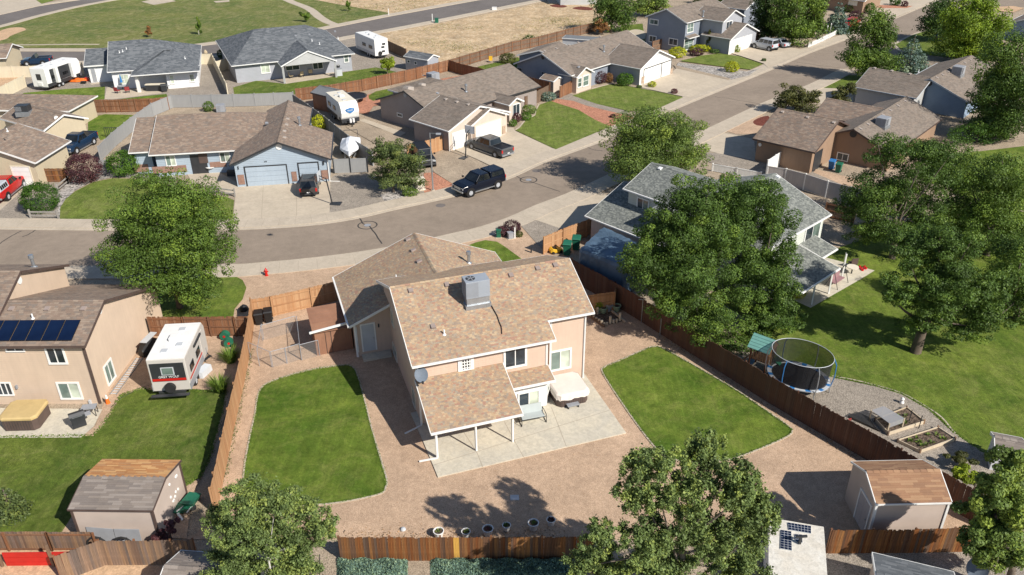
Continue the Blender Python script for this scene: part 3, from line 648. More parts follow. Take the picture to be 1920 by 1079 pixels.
        if gutter:
            gb = MB(); gb.bar(s.P(-.02, -.07, s.ze - .05), s.P(s.L + .02, -.07, s.ze - .05), .12, .11); gb.build('gutter', s.trim, roof, world=True)
        else: fas(s.P(-e, -e, s.ze), s.P(s.L + e, -e, s.ze))
        if s.D - s.w > .2: fas(s.P(-e, s.D + e, s.zb), s.P(s.L + e, s.D + e, s.zb))
        for ix, (x, hh) in enumerate(((-e, h0), (s.L + e, h1))):
            if not s.parts[ix]: continue
            if not hh:
                fas(s.P(x, -e, s.ze), s.P(x, s.w, s.zr))
                if s.D - s.w > .2: fas(s.P(x, s.w, s.zr), s.P(x, s.D + e, s.zb))
            elif True: fas(s.P(x, 0, s.ze), s.P(x, s.D, s.zb))
    # planes to work on
    def face(s, k):
        if k == 'front': return s.P(0, s.over, 0), -s.n
        if k == 'back': return s.P(0, s.D - s.over, 0), s.n
        if k == 'a': return s.P(s.os, 0, 0), -s.u
        if k == 'b': return s.P(s.L - s.os, 0, 0), s.u
        if k == 'roof': q = (s.n * s.w + Vector((0, 0, s.zr - s.ze))).normalized(); n = s.u.cross(q); return s.P(0, 0, s.ze), (n if n.z > 0 else -n)
        if k == 'roofb': q = (-s.n * (s.D - s.w) + Vector((0, 0, s.zr - s.zb))).normalized(); n = s.u.cross(q); return s.P(0, s.D, s.zb), (n if n.z > 0 else -n)
class House:
    def __init__(s, name, label, cat, at, wall, trim='white', group=None):
        p = G(*at); s.root = thing(name, label, cat, (p.x, p.y, 0), 0, group); s.wall = wall; s.trim = trim
def opening(face, tl, br):
    if isinstance(tl, Vector): return tl, br[0], br[1], br[2], face[1]
    p0, n = face; a = hit(tl, p0, n); b = hit(br, p0, n); h = Vector((-n.y, n.x, 0)).normalized()
    if (b - a).dot(h) < 0: h = -h
    return a, h, (b - a).dot(h), a.z - b.z, n
def window(hs, face, tl, br, cols=2, rows=1, frame='white', glass='glass', glass2=None, fr=.09, lat=False, label=None):
    a, h, w, ht, n = opening(face, tl, br); ht = max(ht, .3); z1 = Vector((0, 0, 1)); f = MB()
    P = lambda x, z, o: a + h * x - z1 * z + n * o
    def brd(x0, x1, za, zb, d=.07): f.hexa([P(x0, zb, .0), P(x1, zb, .0), P(x1, zb, d), P(x0, zb, d), P(x0, za, .0), P(x1, za, .0), P(x1, za, d), P(x0, za, d)])
    brd(-fr * .4, w + fr * .4, -fr * .4, fr * .6); brd(-fr * .4, w + fr * .4, ht - fr * .6, ht + fr * .4, .09); brd(-fr * .4, fr * .6, fr * .6, ht - fr * .6); brd(w - fr * .6, w + fr * .4, fr * .6, ht - fr * .6)
    for i in range(1, cols): brd(w * i / cols - .03, w * i / cols + .03, fr * .6, ht - fr * .6, .06)
    for i in range(1, rows): brd(fr * .6, w - fr * .6, ht * i / rows - .025, ht * i / rows + .025, .058)
    fo = f.build('window', M[frame], hs.root, world=True, label=label)
    for i in range(cols):
        for j in range(rows):
            g = MB(); x0, x1 = max(w * i / cols + .03, fr * .6), min(w * (i + 1) / cols - .03, w - fr * .6)
            y0, y1 = max(ht * j / rows + .025, fr * .6), min(ht * (j + 1) / rows - .025, ht - fr * .6)
            g.hexa([P(x0, y1, .005), P(x1, y1, .005), P(x1, y1, .03), P(x0, y1, .03), P(x0, y0, .005), P(x1, y0, .005), P(x1, y0, .03), P(x0, y0, .03)])
            g.build('pane', M[(glass2 or glass) if i % 2 else glass], fo, world=True)
    return fo
def pbox(hs, face, tl, br, d, mat, name, parent=None, off=.0, label=None):
    a, h, w, ht, n = opening(face, tl, br); z1 = Vector((0, 0, 1)); mb = MB()
    P = lambda x, z, o: a + h * x - z1 * z + n * o
    mb.hexa([P(0, ht, off), P(w, ht, off), P(w, ht, d), P(0, ht, d), P(0, 0, off), P(w, 0, off), P(w, 0, d), P(0, 0, d)])
    return mb.build(name, M[mat], parent or hs.root, world=True, label=label)
def garage(hs, face, tl, br, mat='white', trim='white', rows=4, name='garage_door'):
    a, h, w, ht, n = opening(face, tl, br); a.z = min(a.z, 2.25); ht = a.z; z1 = Vector((0, 0, 1)); f = MB()
    P = lambda x, z, o: a + h * x - z1 * z + n * o
    for x0, x1, za, zb in ((-.12, w + .12, -.12, 0), (-.12, 0, 0, ht), (w, w + .12, 0, ht)): f.hexa([P(x0, zb, 0), P(x1, zb, 0), P(x1, zb, .05), P(x0, zb, .05), P(x0, za, 0), P(x1, za, 0), P(x1, za, .05), P(x0, za, .05)])
    fo = f.build(name, M[trim], hs.root, world=True)
    for i in range(rows):
        y0, y1 = ht * i / rows + .012, ht * (i + 1) / rows - .012; g = MB()
        g.hexa([P(.01, y1, .002), P(w - .01, y1, .002), P(w - .01, y1, .03), P(.01, y1, .03), P(.01, y0, .002), P(w - .01, y0, .002), P(w - .01, y0, .022), P(.01, y0, .022)])
        g.build('panel', M[mat], fo, world=True)
    return fo
def door(hs, face, tl, br, mat='white', frame='white'):
    a, h, w, ht, n = opening(face, tl, br); z1 = Vector((0, 0, 1)); f = MB(); P = lambda x, z, o: a + h * x - z1 * z + n * o
    def bx(mb, x0, x1, za, zb, d0, d1): mb.hexa([P(x0, zb, d0), P(x1, zb, d0), P(x1, zb, d1), P(x0, zb, d1), P(x0, za, d0), P(x1, za, d0), P(x1, za, d1), P(x0, za, d1)])
    bx(f, -.1, w + .1, -.1, 0, 0, .05); bx(f, -.1, 0, 0, ht, 0, .05); bx(f, w, w + .1, 0, ht, 0, .05)
    o = f.build('door', M[frame], hs.root, world=True); g = MB(); bx(g, .01, w - .01, .01, ht, .0, .03)
    for i in range(2):
        for j in range(3): bx(g, w * (.12 + .42 * i), w * (.46 + .42 * i), ht * (.06 + .32 * j), ht * (.32 + .32 * j), .03, .042)
    g.build('door_leaf', M[mat], o, world=True); k = MB(); c = P(w * .9, ht * .52, .04); k.cyl(c, c + n * .06, .03, .03, 8); k.build('handle', M['steel'], o, world=True)
def roofbox(hs, w, px, kind='vent', face='roof', mat='grey'):
    """vents and pipes standing on the roof"""
    p0, n = w.face(face); p = hit(px, p0, n); mb = MB()
    if kind == 'vent':
        u = w.u; up = n.cross(u).normalized(); up = up if up.z > 0 else -up
        q = lambda a, b, c: p + u * a + up * b + n * c
        mb.hexa([q(-.18, -.2, -.03), q(.18, -.2, -.03), q(.18, .2, -.03), q(-.18, .2, -.03), q(-.15, -.2, .14), q(.15, -.2, .14), q(.15, .16, .09), q(-.15, .16, .09)])
        return mb.build('roof_vent', M[mat], hs.root, world=True)
    if kind == 'pipe': mb.cyl(p - Vector((0, 0, .1)), p + Vector((0, 0, .35)), .055, .05, 8); mb.cyl(p - Vector((0, 0, .02)), p + Vector((0, 0, .06)), .14, .07, 8); return mb.build('vent_pipe', M['white_metal'], hs.root, world=True)
    if kind == 'flue':
        mb.cyl(p - Vector((0, 0, .1)), p + Vector((0, 0, .75)), .12, .12, 10); mb.cyl(p + Vector((0, 0, .75)), p + Vector((0, 0, 1.0)), .2, .18, 10); mb.cyl(p, p + Vector((0, 0, .12)), .26, .14, 10)
        return mb.build('flue', M['steel'], hs.root, world=True)
def gvent(hs, face, c, r=.22, mat='white'):
    p0, n = face; p = hit(c, p0, n); mb = MB(); mb.cyl(p, p + n * .06, r, r, 14); o = mb.build('gable_vent', M[mat], hs.root, world=True)
def rooftop_unit(name, label, px, zb, ang=18.5, sx=1.3, sy=1.1, sz=1.0, mat='lgrey', fan=True, curb=.45):
    """air handler box on a curb"""
    p = G(px[0], px[1], zb); t = thing(name, label, 'air conditioner', p, R(ang), 'rooftop air units')
    b = MB(); b.box(-sx / 2, sx / 2, -sy / 2, sy / 2, curb, curb + sz); o = b.build('housing', M[mat], t, bevel=.02)
    c = MB(); c.box(-sx / 2 - .06, sx / 2 + .06, -sy / 2 - .06, sy / 2 + .06, -.5, .06); c.box(-sx / 2 + .04, sx / 2 - .04, -sy / 2 + .04, sy / 2 - .04, .06, curb); c.build('curb', M['steel'], t)
    g = MB()
    for i in range(12): x = -sx / 2 + .06 + i * sx * .5 / 12; g.box(x, x + .02, -sy / 2 - .015, -sy / 2, curb + .08, curb + sz - .08)
    for i in range(12): y = -sy / 2 + .06 + i * (sy - .12) / 12; g.box(-sx / 2 - .015, -sx / 2, y, y + .02, curb + .08, curb + sz - .08)
    g.build('louvre', M['grey'], t)
    if fan:
        f = MB(); f.cyl((-sx * .22, 0, curb + sz), (-sx * .22, 0, curb + sz + .03), .3, .3, 20); fo = f.build('fan_grille', M['dark'], t)
        f = MB()
        for i in range(5): a = i * 1.256; f.bar((-sx * .22, 0, curb + sz + .035), (-sx * .22 + .26 * math.cos(a), .26 * math.sin(a), curb + sz + .035), .07, .01)
        f.build('fan_blades', M['grey'], fo)
    return t
# ================================================= the main house
h1 = House('house', 'peach two-storey house with multicoloured tan shingle roof in the middle of the picture', 'house', (900, 780), 'w_h1')
TT = (.13, .17)
W1 = Wing(h1, (772.5, 688), (1041, 636), 4.9, (731.6, 539), .42, 18.55, sh='sh_tan', tab=TT, lap=.17, over=.42, parts=(1, 0))
W1r = Wing(h1, W1.P(W1.L - .02, .6 / .42, 5.5), G(1112, 583.7, 5.5), 5.5, None, .42, 18.55, sh='sh_tan', tab=TT, lap=.17, over=.42, half=W1.w - .6 / .42, parts=(0, 1))
fb_ = MB(); fb_.bar(W1.P(W1.L + .02, 0, 4.82), W1.P(W1.L + .02, 1.4, 4.82 + .42 * 1.4), .04, .18); fb_.build('fascia', M['white'], h1.root, world=True)
WG = Wing(h1, (655, 613), (626.9, 520), 2.9, (774, 432.6), .42, 108.55, side=-1, sh='sh_tan', tab=TT, lap=.17, over=.4, s0=0)
# patio roofs (lean-to)
def lean(h, A, B, ze, wt, pitch, zt_over=.2, **k): return Wing(h, A, B, ze, None, pitch, half=wt, back=0.05, walls=False, **k)
tl = W1.P(0, W1.over, 0)
def lean_to(h, A, B, ze, pitch, wallface, ang, **k):
    a3 = G(*A, ze); n = Vector((-math.sin(R(ang)), math.cos(R(ang)), 0)); d = (wallface[0] - a3).dot(n)
    return lean(h, A, B, ze, d, pitch, ang=ang, **k)
LT1 = lean_to(h1, (808, 813), (980, 776.7), 2.35, .33, W1.face('front'), 18.55, sh='sh_tan', tab=TT)
LT2 = lean_to(h1, (957, 730), (1039, 711), 2.45, .25, W1.face('front'), 18.55, sh='sh_tan', tab=TT)
pm = MB()
for px in ((820, 858), (893, 846), (961, 829)): p = G(*px, .1); pm = MB(); pm.box(-.07, .07, -.07, .07, 0, 0); pm = MB(); pm.cyl(p, Vector((p.x, p.y, 2.3)), .075, .075, 4); pm.build('patio_post', M['white'], h1.root, world=True)
bm_ = MB(); bm_.bar(LT1.P(.1, .25, 2.3), LT1.P(LT1.L - .1, .25, 2.3), .1, .2); bm_.build('beam', M['white'], h1.root, world=True)
window(h1, W1.face('front'), (945, 653), (986, 684), 2, frame='white', glass='glass', fr=.14)
window(h1, W1r.face('front'), (1031, 661), (1069, 689), 2, frame='white', glass='glass_g', glass2='glass_b', fr=.13)
window(h1, W1.face('front'), (860, 671), (886, 693), 5, 5, frame='white', glass='glass', fr=.2, label='small block-pattern window under the main eave')
bay = (W1.face('front')[0] - W1.n * .75, W1.face('front')[1])
bb = MB(); _a, _h, _w, _ht, _n = opening(bay, (962, 740), (1024, 790))
q0 = _a.copy(); q0.z = .1; bb.prism([q0, q0 + _h * _w, q0 + _h * (_w + .45) - _n * .75, q0 - _h * .2 - _n * .75], (0, 0, 2.3)); bb.build('bay_wall', M['white'], h1.root, world=True)
window(h1, bay, (972, 739), (1010, 782), 2, frame='white', glass='glass', glass2='glass_b', label='sliding patio door with one amber blind')
bw = MB(); e0 = q0 + _h * (_w + .03) + _n * .03; e1 = q0 + _h * (_w + .48) - _n * .72; L3 = lambda f, z: e0 + (e1 - e0) * f + Vector((0, 0, z))
for z0_, z1_ in ((.75, .83), (1.35, 1.42), (1.98, 2.06)): bw.bar(L3(.08, (z0_ + z1_) / 2), L3(.92, (z0_ + z1_) / 2), .05, z1_ - z0_)
for f_ in (.1, .9): bw.bar(L3(f_, .75), L3(f_, 2.06), .06, .06)
bw = bw.build('window', M['white'], h1.root, world=True)
for z0_, z1_ in ((.83, 1.35), (1.42, 1.98)): g_ = MB(); g_.quad(L3(.13, z0_), L3(.87, z0_), L3(.87, z1_), L3(.13, z1_)); g_.build('pane', M['glass_g'], bw, world=True)
for tl_, br_ in (((723, 558), (728, 577)), ((733, 578), (740, 615)), ((737, 642), (746, 680)), ((728, 608), (732, 630)), ((773, 725), (781, 768))): window(h1, W1.face('a'), tl_, br_, 2 if br_[1] - tl_[1] > 30 else 1, frame='cream')
door(h1, WG.face('a'), (677, 611), (705, 656), 'lgrey', 'white')
pbox(h1, WG.face('a'), (668, 613), (672, 661), .06, 'white', 'corner_board'); pbox(h1, WG.face('a'), (708, 608), (711, 613), .12, 'dark', 'wall_lamp')
for px in ((1017, 510), (956, 518), (1046, 503), (1008, 509)): pass
for px in ((958, 517), (1008, 504), (1041, 498), (770, 546), (838, 535)): roofbox(h1, W1, px, mat='mauve')
roofbox(h1, W1, (812, 613), mat='mauve'); roofbox(h1, W1, (833, 628), 'pipe')
for px in ((766, 450), (776, 470), (787, 491)): roofbox(h1, WG, px, mat='mauve')
roofbox(h1, WG, (743, 524), 'pipe'); roofbox(h1, WG, (879, 494), 'flue', 'roofb')
ds = MB(); p = W1r.P(W1r.L - .42, .36, 0); ds.bar(p, Vector((p.x, p.y, 5.2)), .12, .09); p = W1.P(.38, .36, 0); ds.bar(p, Vector((p.x, p.y, 4.6)), .12, .09)
ds.bar(W1.P(.38, .3, .1), W1.P(-.8, -.1, .05), .09, .07); ds.build('downspout', M['white'], h1.root, world=True)
ds = MB(); p = G(820, 858, .12); ds.bar(p + Vector((0, -.12, 0)), p + Vector((0, -.12, 2.2)), .07, .07); ds.bar(p + Vector((0, -.14, .05)), G(786, 866, .1), .1, .07); ds.build('downspout', M['white'], h1.root, world=True)
# cable lying on the roof
cb = MB(); cb.tube([hit(q, *W1.face('roof')) + Vector((0, 0, .05)) for q in ((911, 558), (917, 567), (924, 580), (932, 594), (936, 606), (940, 615), (941, 628))], .035, 5); solo(cb, 'cable', M['black'], 'black cable snaking down the tan shingle roof from the air unit', 'cable')
_p0, _n0 = W1.face('roof'); _q = hit((893, 566), _p0, _n0)
rooftop_unit('rooftop_air_unit', 'large grey fan-topped air unit on the tan multicoloured roof', (893, 566), _q.z, 18.5, 1.6, 1.05, 1.2, 'unit', True, .55)
# ================================================= left neighbour
h2 = House('house', 'tan stucco two-storey house with solar panels on its brown roof at the left edge', 'house', (60, 740), 'w_h2', 'brown')
T2 = (.16, .26)
W2 = Wing(h2, (-110, 651), (157, 651), 4.75, (188.5, 564), .36, 0, sh='sh_brown', tab=T2, lap=.17, back=8.3, back_drop=2.75, over=.3, gutter=False)
W2b = Wing(h2, Vector((-47.7, 46.6, 5.73)), Vector((-33.69, 46.6, 5.73)), 5.73, None, .42, 0, sh='sh_brown', tab=T2, half=3.4, back=5.7, back_drop=4.75, over=.25, gutter=False)
window(h2, W2.face('front'), (84, 652), (127, 682), 2, frame='white', glass='glass', fr=.13); window(h2, W2.face('front'), (10, 651), (47, 659), 2, frame='white')
window(h2, W2.face('front'), (106, 718), (156, 748), 2, frame='white', glass='glass_g', glass2='glass_b', fr=.12); window(h2, W2.face('front'), (-10, 718), (27, 741), 3, frame='white')
window(h2, W2.face('b'), (193, 690), (216, 706), 2, frame='white', glass='glass_g', fr=.12)
gvent(h2, W2.face('b'), (186, 582), .3); gvent(h2, W2b.face('b'), (36, 527), .26)
roofbox(h2, W2b, (64, 502), 'flue', 'roofb'); roofbox(h2, W2, (62, 598), 'pipe')
for px in ((22, 580), (89, 580), (157, 580)): roofbox(h2, W2, px, mat='mauve')
pbox(h2, W2.face('front'), (30, 722), (35, 728), .15, 'grey', 'wall_lamp'); pbox(h2, W2.face('front'), (167, 750), (174, 760), .15, 'lgrey', 'meter_box')
_f0, _fn = W2.face('roof'); su = W2.u; sup = _fn.cross(su).normalized(); sup = sup if sup.z > 0 else -sup
for i in range(7):
    p = hit((136 - 29 * i, 641), _f0, _fn) if i == 0 else None
    if i == 0: p_ = p
    base = p_ - su * (1.0 * (i + 1)) ; st = thing('solar_panel', ('dark blue solar panel at the right end of the row on the brown roof', 'dark blue solar panel second from the right of the roof row', 'dark blue solar panel third from the right of the roof row', 'dark blue solar panel fourth from the right of the roof row', 'dark blue solar panel fifth from the right of the roof row', 'dark blue solar panel sixth from the right of the roof row', 'dark blue solar panel at the picture edge of the roof row')[i], 'solar panel', base, 0, 'solar panels on the left roof')
    b = MB(); q = lambda a, c, d: base + su * a + sup * c + _fn * d
    b.hexa([q(.02, 0, .08), q(.98, 0, .08), q(.98, 1.7, .08), q(.02, 1.7, .08), q(.02, 0, .11), q(.98, 0, .11), q(.98, 1.7, .11), q(.02, 1.7, .11)]); b.build('panel_frame', M['black'], st, world=True)
    b = MB(); b.hexa([q(.05, .03, .112), q(.95, .03, .112), q(.95, 1.67, .112), q(.05, 1.67, .112), q(.05, .03, .118), q(.95, .03, .118), q(.95, 1.67, .118), q(.05, 1.67, .118)]); b.build('cell_glass', M['solar'], st, world=True)
# ================================================= middle-left beige house
h3 = House('house', 'beige house with brown roof and white garage door beside the red pickup', 'house', (60, 300), 'w_tan')
T3 = (.22, .4)
W3g = Wing(h3, (66, 306), (132, 265), 2.9, None, .36, 87, half=5.6, sh='sh_brown', tab=T3, over=.4)
W3b = Wing(h3, (165, 222), (124.5, 186), 2.7, (107, 211.5), .42, 148, sh='sh_brown', tab=T3, L=9.5, over=.35, half=2.9, gutter=False)
W3c = Wing(h3, (129, 209), (0, 230), 2.8, (69.3, 191), .3, 176, side=-1, sh='sh_brown', tab=T3, L=13, hips=(3.2, 0), half=3.6, gutter=False)
garage(h3, W3g.face('a'), (19, 308), (62, 342), 'white', 'cream')
rooftop_unit('rooftop_air_unit', 'dark boxy swamp cooler on the brown roof at the left edge', (45, 210), 3.7, 5, 1.5, 1.2, .75, 'dark', False, .1)
roofbox(h3, W3g, (14, 247), 'pipe', 'roofb')
gvent(h3, W3b.face('a'), (105, 222), .26)
# ================================================= pale blue house
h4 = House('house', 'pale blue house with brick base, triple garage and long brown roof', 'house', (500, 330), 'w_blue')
T4 = (.2, .34)
W4 = Wing(h4, (278.7, 291.8), (438.9, 282.4), 2.7, (300, 217.4), .37, 9.2, sh='sh_brown', tab=T4, s0=0, L=15, hips=(0, 6.5), over=.5)
W4l = Wing(h4, (241, 287.3), (278.7, 285.4), 2.7, (256, 222), .37, 9.2, sh='sh_brown', tab=T4, L=2.6, over=.4)
W4g = Wing(h4, (620, 299), (624.9, 252.3), 2.7, (520.8, 265.2), .42, 99.2, sh='sh_brown', tab=T4, over=.4, trim='dark', L=9.2)
W4h = Wing(h4, W4g.P(9.0, 2.6, W4g.zroof(2.6)), W4g.P(16, 2.6, 0), W4g.zroof(2.6), None, .42, 99.2, sh='sh_brown', tab=T4, over=.3, half=W4g.w - 2.6, L=7.0, hips=(0, 0), trim='dark')
fg = W4g.face('a')
garage(h4, fg, (459, 315), (540, 340), 'door_blue', 'dark'); garage(h4, fg, (559, 305), (599, 337), 'door_blue', 'dark')
gvent(h4, fg, (523, 276), .33)
for a, b in (((445, 329), (460, 346)), ((546, 323), (558, 340)), ((602, 320), (616, 336))): pbox(h4, fg, a, b, .06, 'brick', 'brick_base')
for a, b in (((446, 312), (448, 318)), ((605, 303), (608, 309))): pbox(h4, fg, a, b, .14, 'dark', 'wall_lamp')
_a, _h, _w, _ht, _n = opening(fg, (494, 304), (500, 307))
def text3(parent, txt, p, h, n, size, mat, name='lettering', world=True, up=Vector((0, 0, 1))):
    cu = bpy.data.curves.new(name, 'FONT'); cu.body = txt; cu.size = size; cu.align_x = 'CENTER'; cu.align_y = 'CENTER'; cu.extrude = .003; cu.materials.append(mat)
    tmp = bpy.data.objects.new('tmp', cu); me = bpy.data.meshes.new_from_object(tmp); bpy.data.objects.remove(tmp)
    mt = Matrix((h, up, n)).transposed().to_4x4(); mt.translation = p
    if world: mt = XF[parent.name].inverted() @ mt
    me.transform(mt); me.name = name
    if not me.materials: me.materials.append(mat)
    return put(bpy.data.objects.new(name, me), parent)
text3(h4.root, '338', _a + _h * .2 + _n * .03, _h, _n, .22, M['dark'], 'house_number')
ff = W4.face('front')
for a, b in (((285, 314), (351, 322)), ((393, 305), (425, 313))): pbox(h4, ff, a, b, .06, 'brick', 'brick_base')
window(h4, ff, (309, 293), (331, 311), 2, glass='glass_g', glass2='glass_b', fr=.1); window(h4, ff, (411, 287), (433, 304), 2, glass='glass_g', glass2='glass_b', fr=.1)
pbox(h4, ff, (355, 292), (392, 325), .03, 'dark', 'porch_shade_panel'); pbox(h4, ff, (371, 289), (391, 306), .06, 'brown', 'entry_door')  # flat dark panel on the wall; the porch's shade is its colour
pbox(h4, W4l.face('front'), (250, 310), (280, 322), .06, 'brick', 'brick_base')
for px in ((533, 259), (533, 247), (537, 235), (539, 224)): roofbox(h4, W4g, px, mat='vent')
roofbox(h4, W4g, (562, 236), 'flue'); roofbox(h4, W4, (500, 232), 'vent')
ds = MB(); p = W4g.P(.3, .38, 0); ds.bar(p, Vector((p.x, p.y, 2.6)), .1, .08); ds.bar(p + Vector((0, 0, .05)), p + Vector((1.1, -.1, .05)), .1, .08); ds.build('downspout', M['white'], h4.root, world=True)
rooftop_unit('ground_air_unit', 'grey air conditioner standing behind the long brown roof', (415, 210), .0, 9, 1.1, 1.1, .9, 'grey', False, .1)
# ================================================= white house far left
h5 = House('house', 'white house with charcoal hip roof and covered patio by the cream fence', 'house', (270, 150), 'w_white')
T5 = (.26, .5)
W5 = Wing(h5, (245, 143), (374, 133), 2.7, (330, 84), .32, 17, sh='sh_grey', tab=T5, hips=(5, 5), over=.5, walls=False, half=6.4)
W5b = Wing(h5, (201, 136), (250, 134), 2.8, (290, 74), .4, 17, sh='sh_grey', tab=T5, over=.45, half=7.4, L=13, hips=(0, 7))
W5c = Wing(h5, (157, 125), (200, 122), 2.7, (180, 92), .32, 17, sh='sh_grey', tab=T5, over=.4, half=4.8, L=9, hips=(0, 0), gutter=False)
def wallbox(h, A, B, d, z, mat=None, name='wall'):
    a, b = G(*A), G(*B); u = (b - a).normalized(); n = Vector((-u.y, u.x, 0)); mb = MB(); mb.prism([a, b, b + n * d, a + n * d], (0, 0, z)); mb.build(name, M[mat or h.wall], h.root, world=True); return (a, -n)
f5 = wallbox(h5, (316, 168), (374, 163), 7, 2.65)
f5b = (W5b.face('front'))
window(h5, f5, (317, 142), (328, 158), 1, 2, glass='glass_b', fr=.14); window(h5, f5, (354, 140), (366, 154), 1, 2, glass='glass_b', fr=.14)
window(h5, f5b, (221, 141), (244, 158), 2, 2, glass='glass_b', fr=.12)
f5c = wallbox(h5, (246, 160), (318, 156), 6, 2.6, 'w_grey'); window(h5, f5c, (273, 143), (297, 162), 3, 1, frame='dark', glass='glass')
door(h5, W5c.face('front'), (169, 130), (183, 154), 'grey', 'white')
pp = MB(); p = G(262, 174); pp.bar(p, Vector((p.x, p.y, 2.6)), .4, .4); pp.build('patio_post', M['white'], h5.root, world=True)
for px in ((224, 100), (230, 98), (237, 93)): roofbox(h5, W5b, px, 'pipe')
roofbox(h5, W5, (347, 111), 'pipe')
# ================================================= grey house with covered patio
h6 = House('house', 'grey house with gabled covered patio beside the white camper', 'house', (580, 140), 'w_grey')
W6 = Wing(h6, (478, 120), (660, 97), 2.8, (575, 47), .32, 24, sh='sh_grey', tab=T5, hips=(5.5, 5.5), over=.5, s0=-3.5)
W6p = Wing(h6, (527, 125), (545, 100), 2.7, (574, 93), .45, 114, side=-1, sh='sh_grey', tab=T5, over=.3, L=8, walls=False, gutter=False)
f6 = W6.face('front')
gb = MB(); gb.poly([W6p.P(.15, .15, 2.6), W6p.P(.15, W6p.w, W6p.zr - .18), W6p.P(.15, W6p.D - .15, 2.6)]); gb.poly([W6p.P(.25, .15, 2.6), W6p.P(.25, W6p.D - .15, 2.6), W6p.P(.25, W6p.w, W6p.zr - .18)]); gb.build('gable_wall', M['w_lgrey'], h6.root, world=True)
for t in (.25, W6p.D - .25): b = MB(); b.bar(W6p.P(.25, t, 0), W6p.P(.25, t, 2.6), .25, .25); b.build('patio_post', M['w_lgrey'], h6.root, world=True)
window(h6, f6, (488, 122), (507, 137), 2, glass='glass_b', fr=.12); window(h6, f6, (644, 103), (654, 117), 1, 2, glass='glass_g', fr=.12); window(h6, f6, (586, 119), (606, 129), 2, glass='glass'); window(h6, f6, (535, 125), (562, 131), 2, glass='glass')
for px in ((585, 78), (599, 84), (634, 74)): roofbox(h6, W6, px, 'pipe')
for px in ((554, 68), (580, 66), (628, 60)): roofbox(h6, W6, px)
# ================================================= taupe house in the centre
h7 = House('house', 'taupe house with brown roof, two white garage doors and the grey pickup in front', 'house', (830, 240), 'w_taupe', 'white')
T7 = (.22, .42)
W7 = Wing(h7, (817.9, 220.8), (951, 197.2), 2.7, (757.2, 171.2), .37, 46.5, sh='sh_taupe', tab=T7, over=.4, L=19.5, hips=(0, 0), trim='dark')
W7g = Wing(h7, (769.8, 224.8), (843.9, 246), 2.7, (896.6, 198), .36, -43.5, sh='sh_taupe', tab=T7, over=.35, s0=-.2)
W7h = Wing(h7, (873, 234.2), (884.8, 236.6), 2.7, (916.3, 204.3), .42, -43.5, sh='sh_taupe', tab=T7, over=.3, s0=-2.5, wall='w_cream')
W7e = Wing(h7, (935, 193), (956, 198), 2.5, (969.9, 184.2), .5, -43.5, sh='sh_taupe', tab=T7, over=.3, wall='w_cream', s0=-2)
W7n = Wing(h7, W7.P(12.6, W7.w, 2.7), W7.P(12.6, W7.w + 8.6, 2.7), 2.7, None, .37, 136.5, sh='sh_taupe', tab=T7, half=4.2, hips=(0, 4.0), gutter=False)
f7 = W7g.face('b'); wf = MB(); pbox(h7, f7, (845, 246), (940, 290), .02, 'w_cream', 'gable_wall') if False else None
gw = MB(); e = .02; gw.prism([W7g.P(W7g.L - .34, .36, 0), W7g.P(W7g.L - .34, W7g.D - .36, 0), W7g.P(W7g.L - .34, W7g.D - .36, W7g.ze), W7g.P(W7g.L - .34, W7g.w, W7g.zr - .2), W7g.P(W7g.L - .34, .36, W7g.ze)], W7g.u * e); gw.build('gable_wall', M['w_cream'], h7.root, world=True)
garage(h7, (f7[0] + W7g.u * .03, f7[1]), (849, 252), (874, 273), 'white', 'white'); garage(h7, W7h.face('b'), (892, 236), (939, 252), 'white', 'cream')
pbox(h7, W7h.face('b'), (941, 238), (947, 250), .08, 'stone', 'stone_pier'); pbox(h7, W7h.face('b'), (886, 252), (891, 262), .08, 'stone', 'stone_pier')
window(h7, W7.face('a'), (745, 212), (755, 221), 1, frame='white'); gvent(h7, W7.face('a'), (760, 179), .3, 'grey')
window(h7, W7e.face('b'), (961, 198), (974, 214), 2, glass='glass')
for px in ((836, 187), (857, 192), (878, 197)): roofbox(h7, W7g, px, mat='vent')
roofbox(h7, W7, (874, 173), 'flue'); roofbox(h7, W7, (820, 176)); roofbox(h7, W7, (955, 184))
rooftop_unit('rooftop_air_unit', 'dark grey air unit on the taupe roof beyond the red fence', (812, 152), 3.6, 46, 1.4, 1.2, 1.0, 'grey', False, .1)
for px in ((766, 167), (791, 160), (795, 143), (822, 149)): roofbox(h7, W7n, px, mat='vent')
ds = MB(); p = W7g.P(W7g.L - .3, .3, 0); ds.bar(p, Vector((p.x, p.y, 2.6)), .1, .08); ds.build('downspout', M['white'], h7.root, world=True)
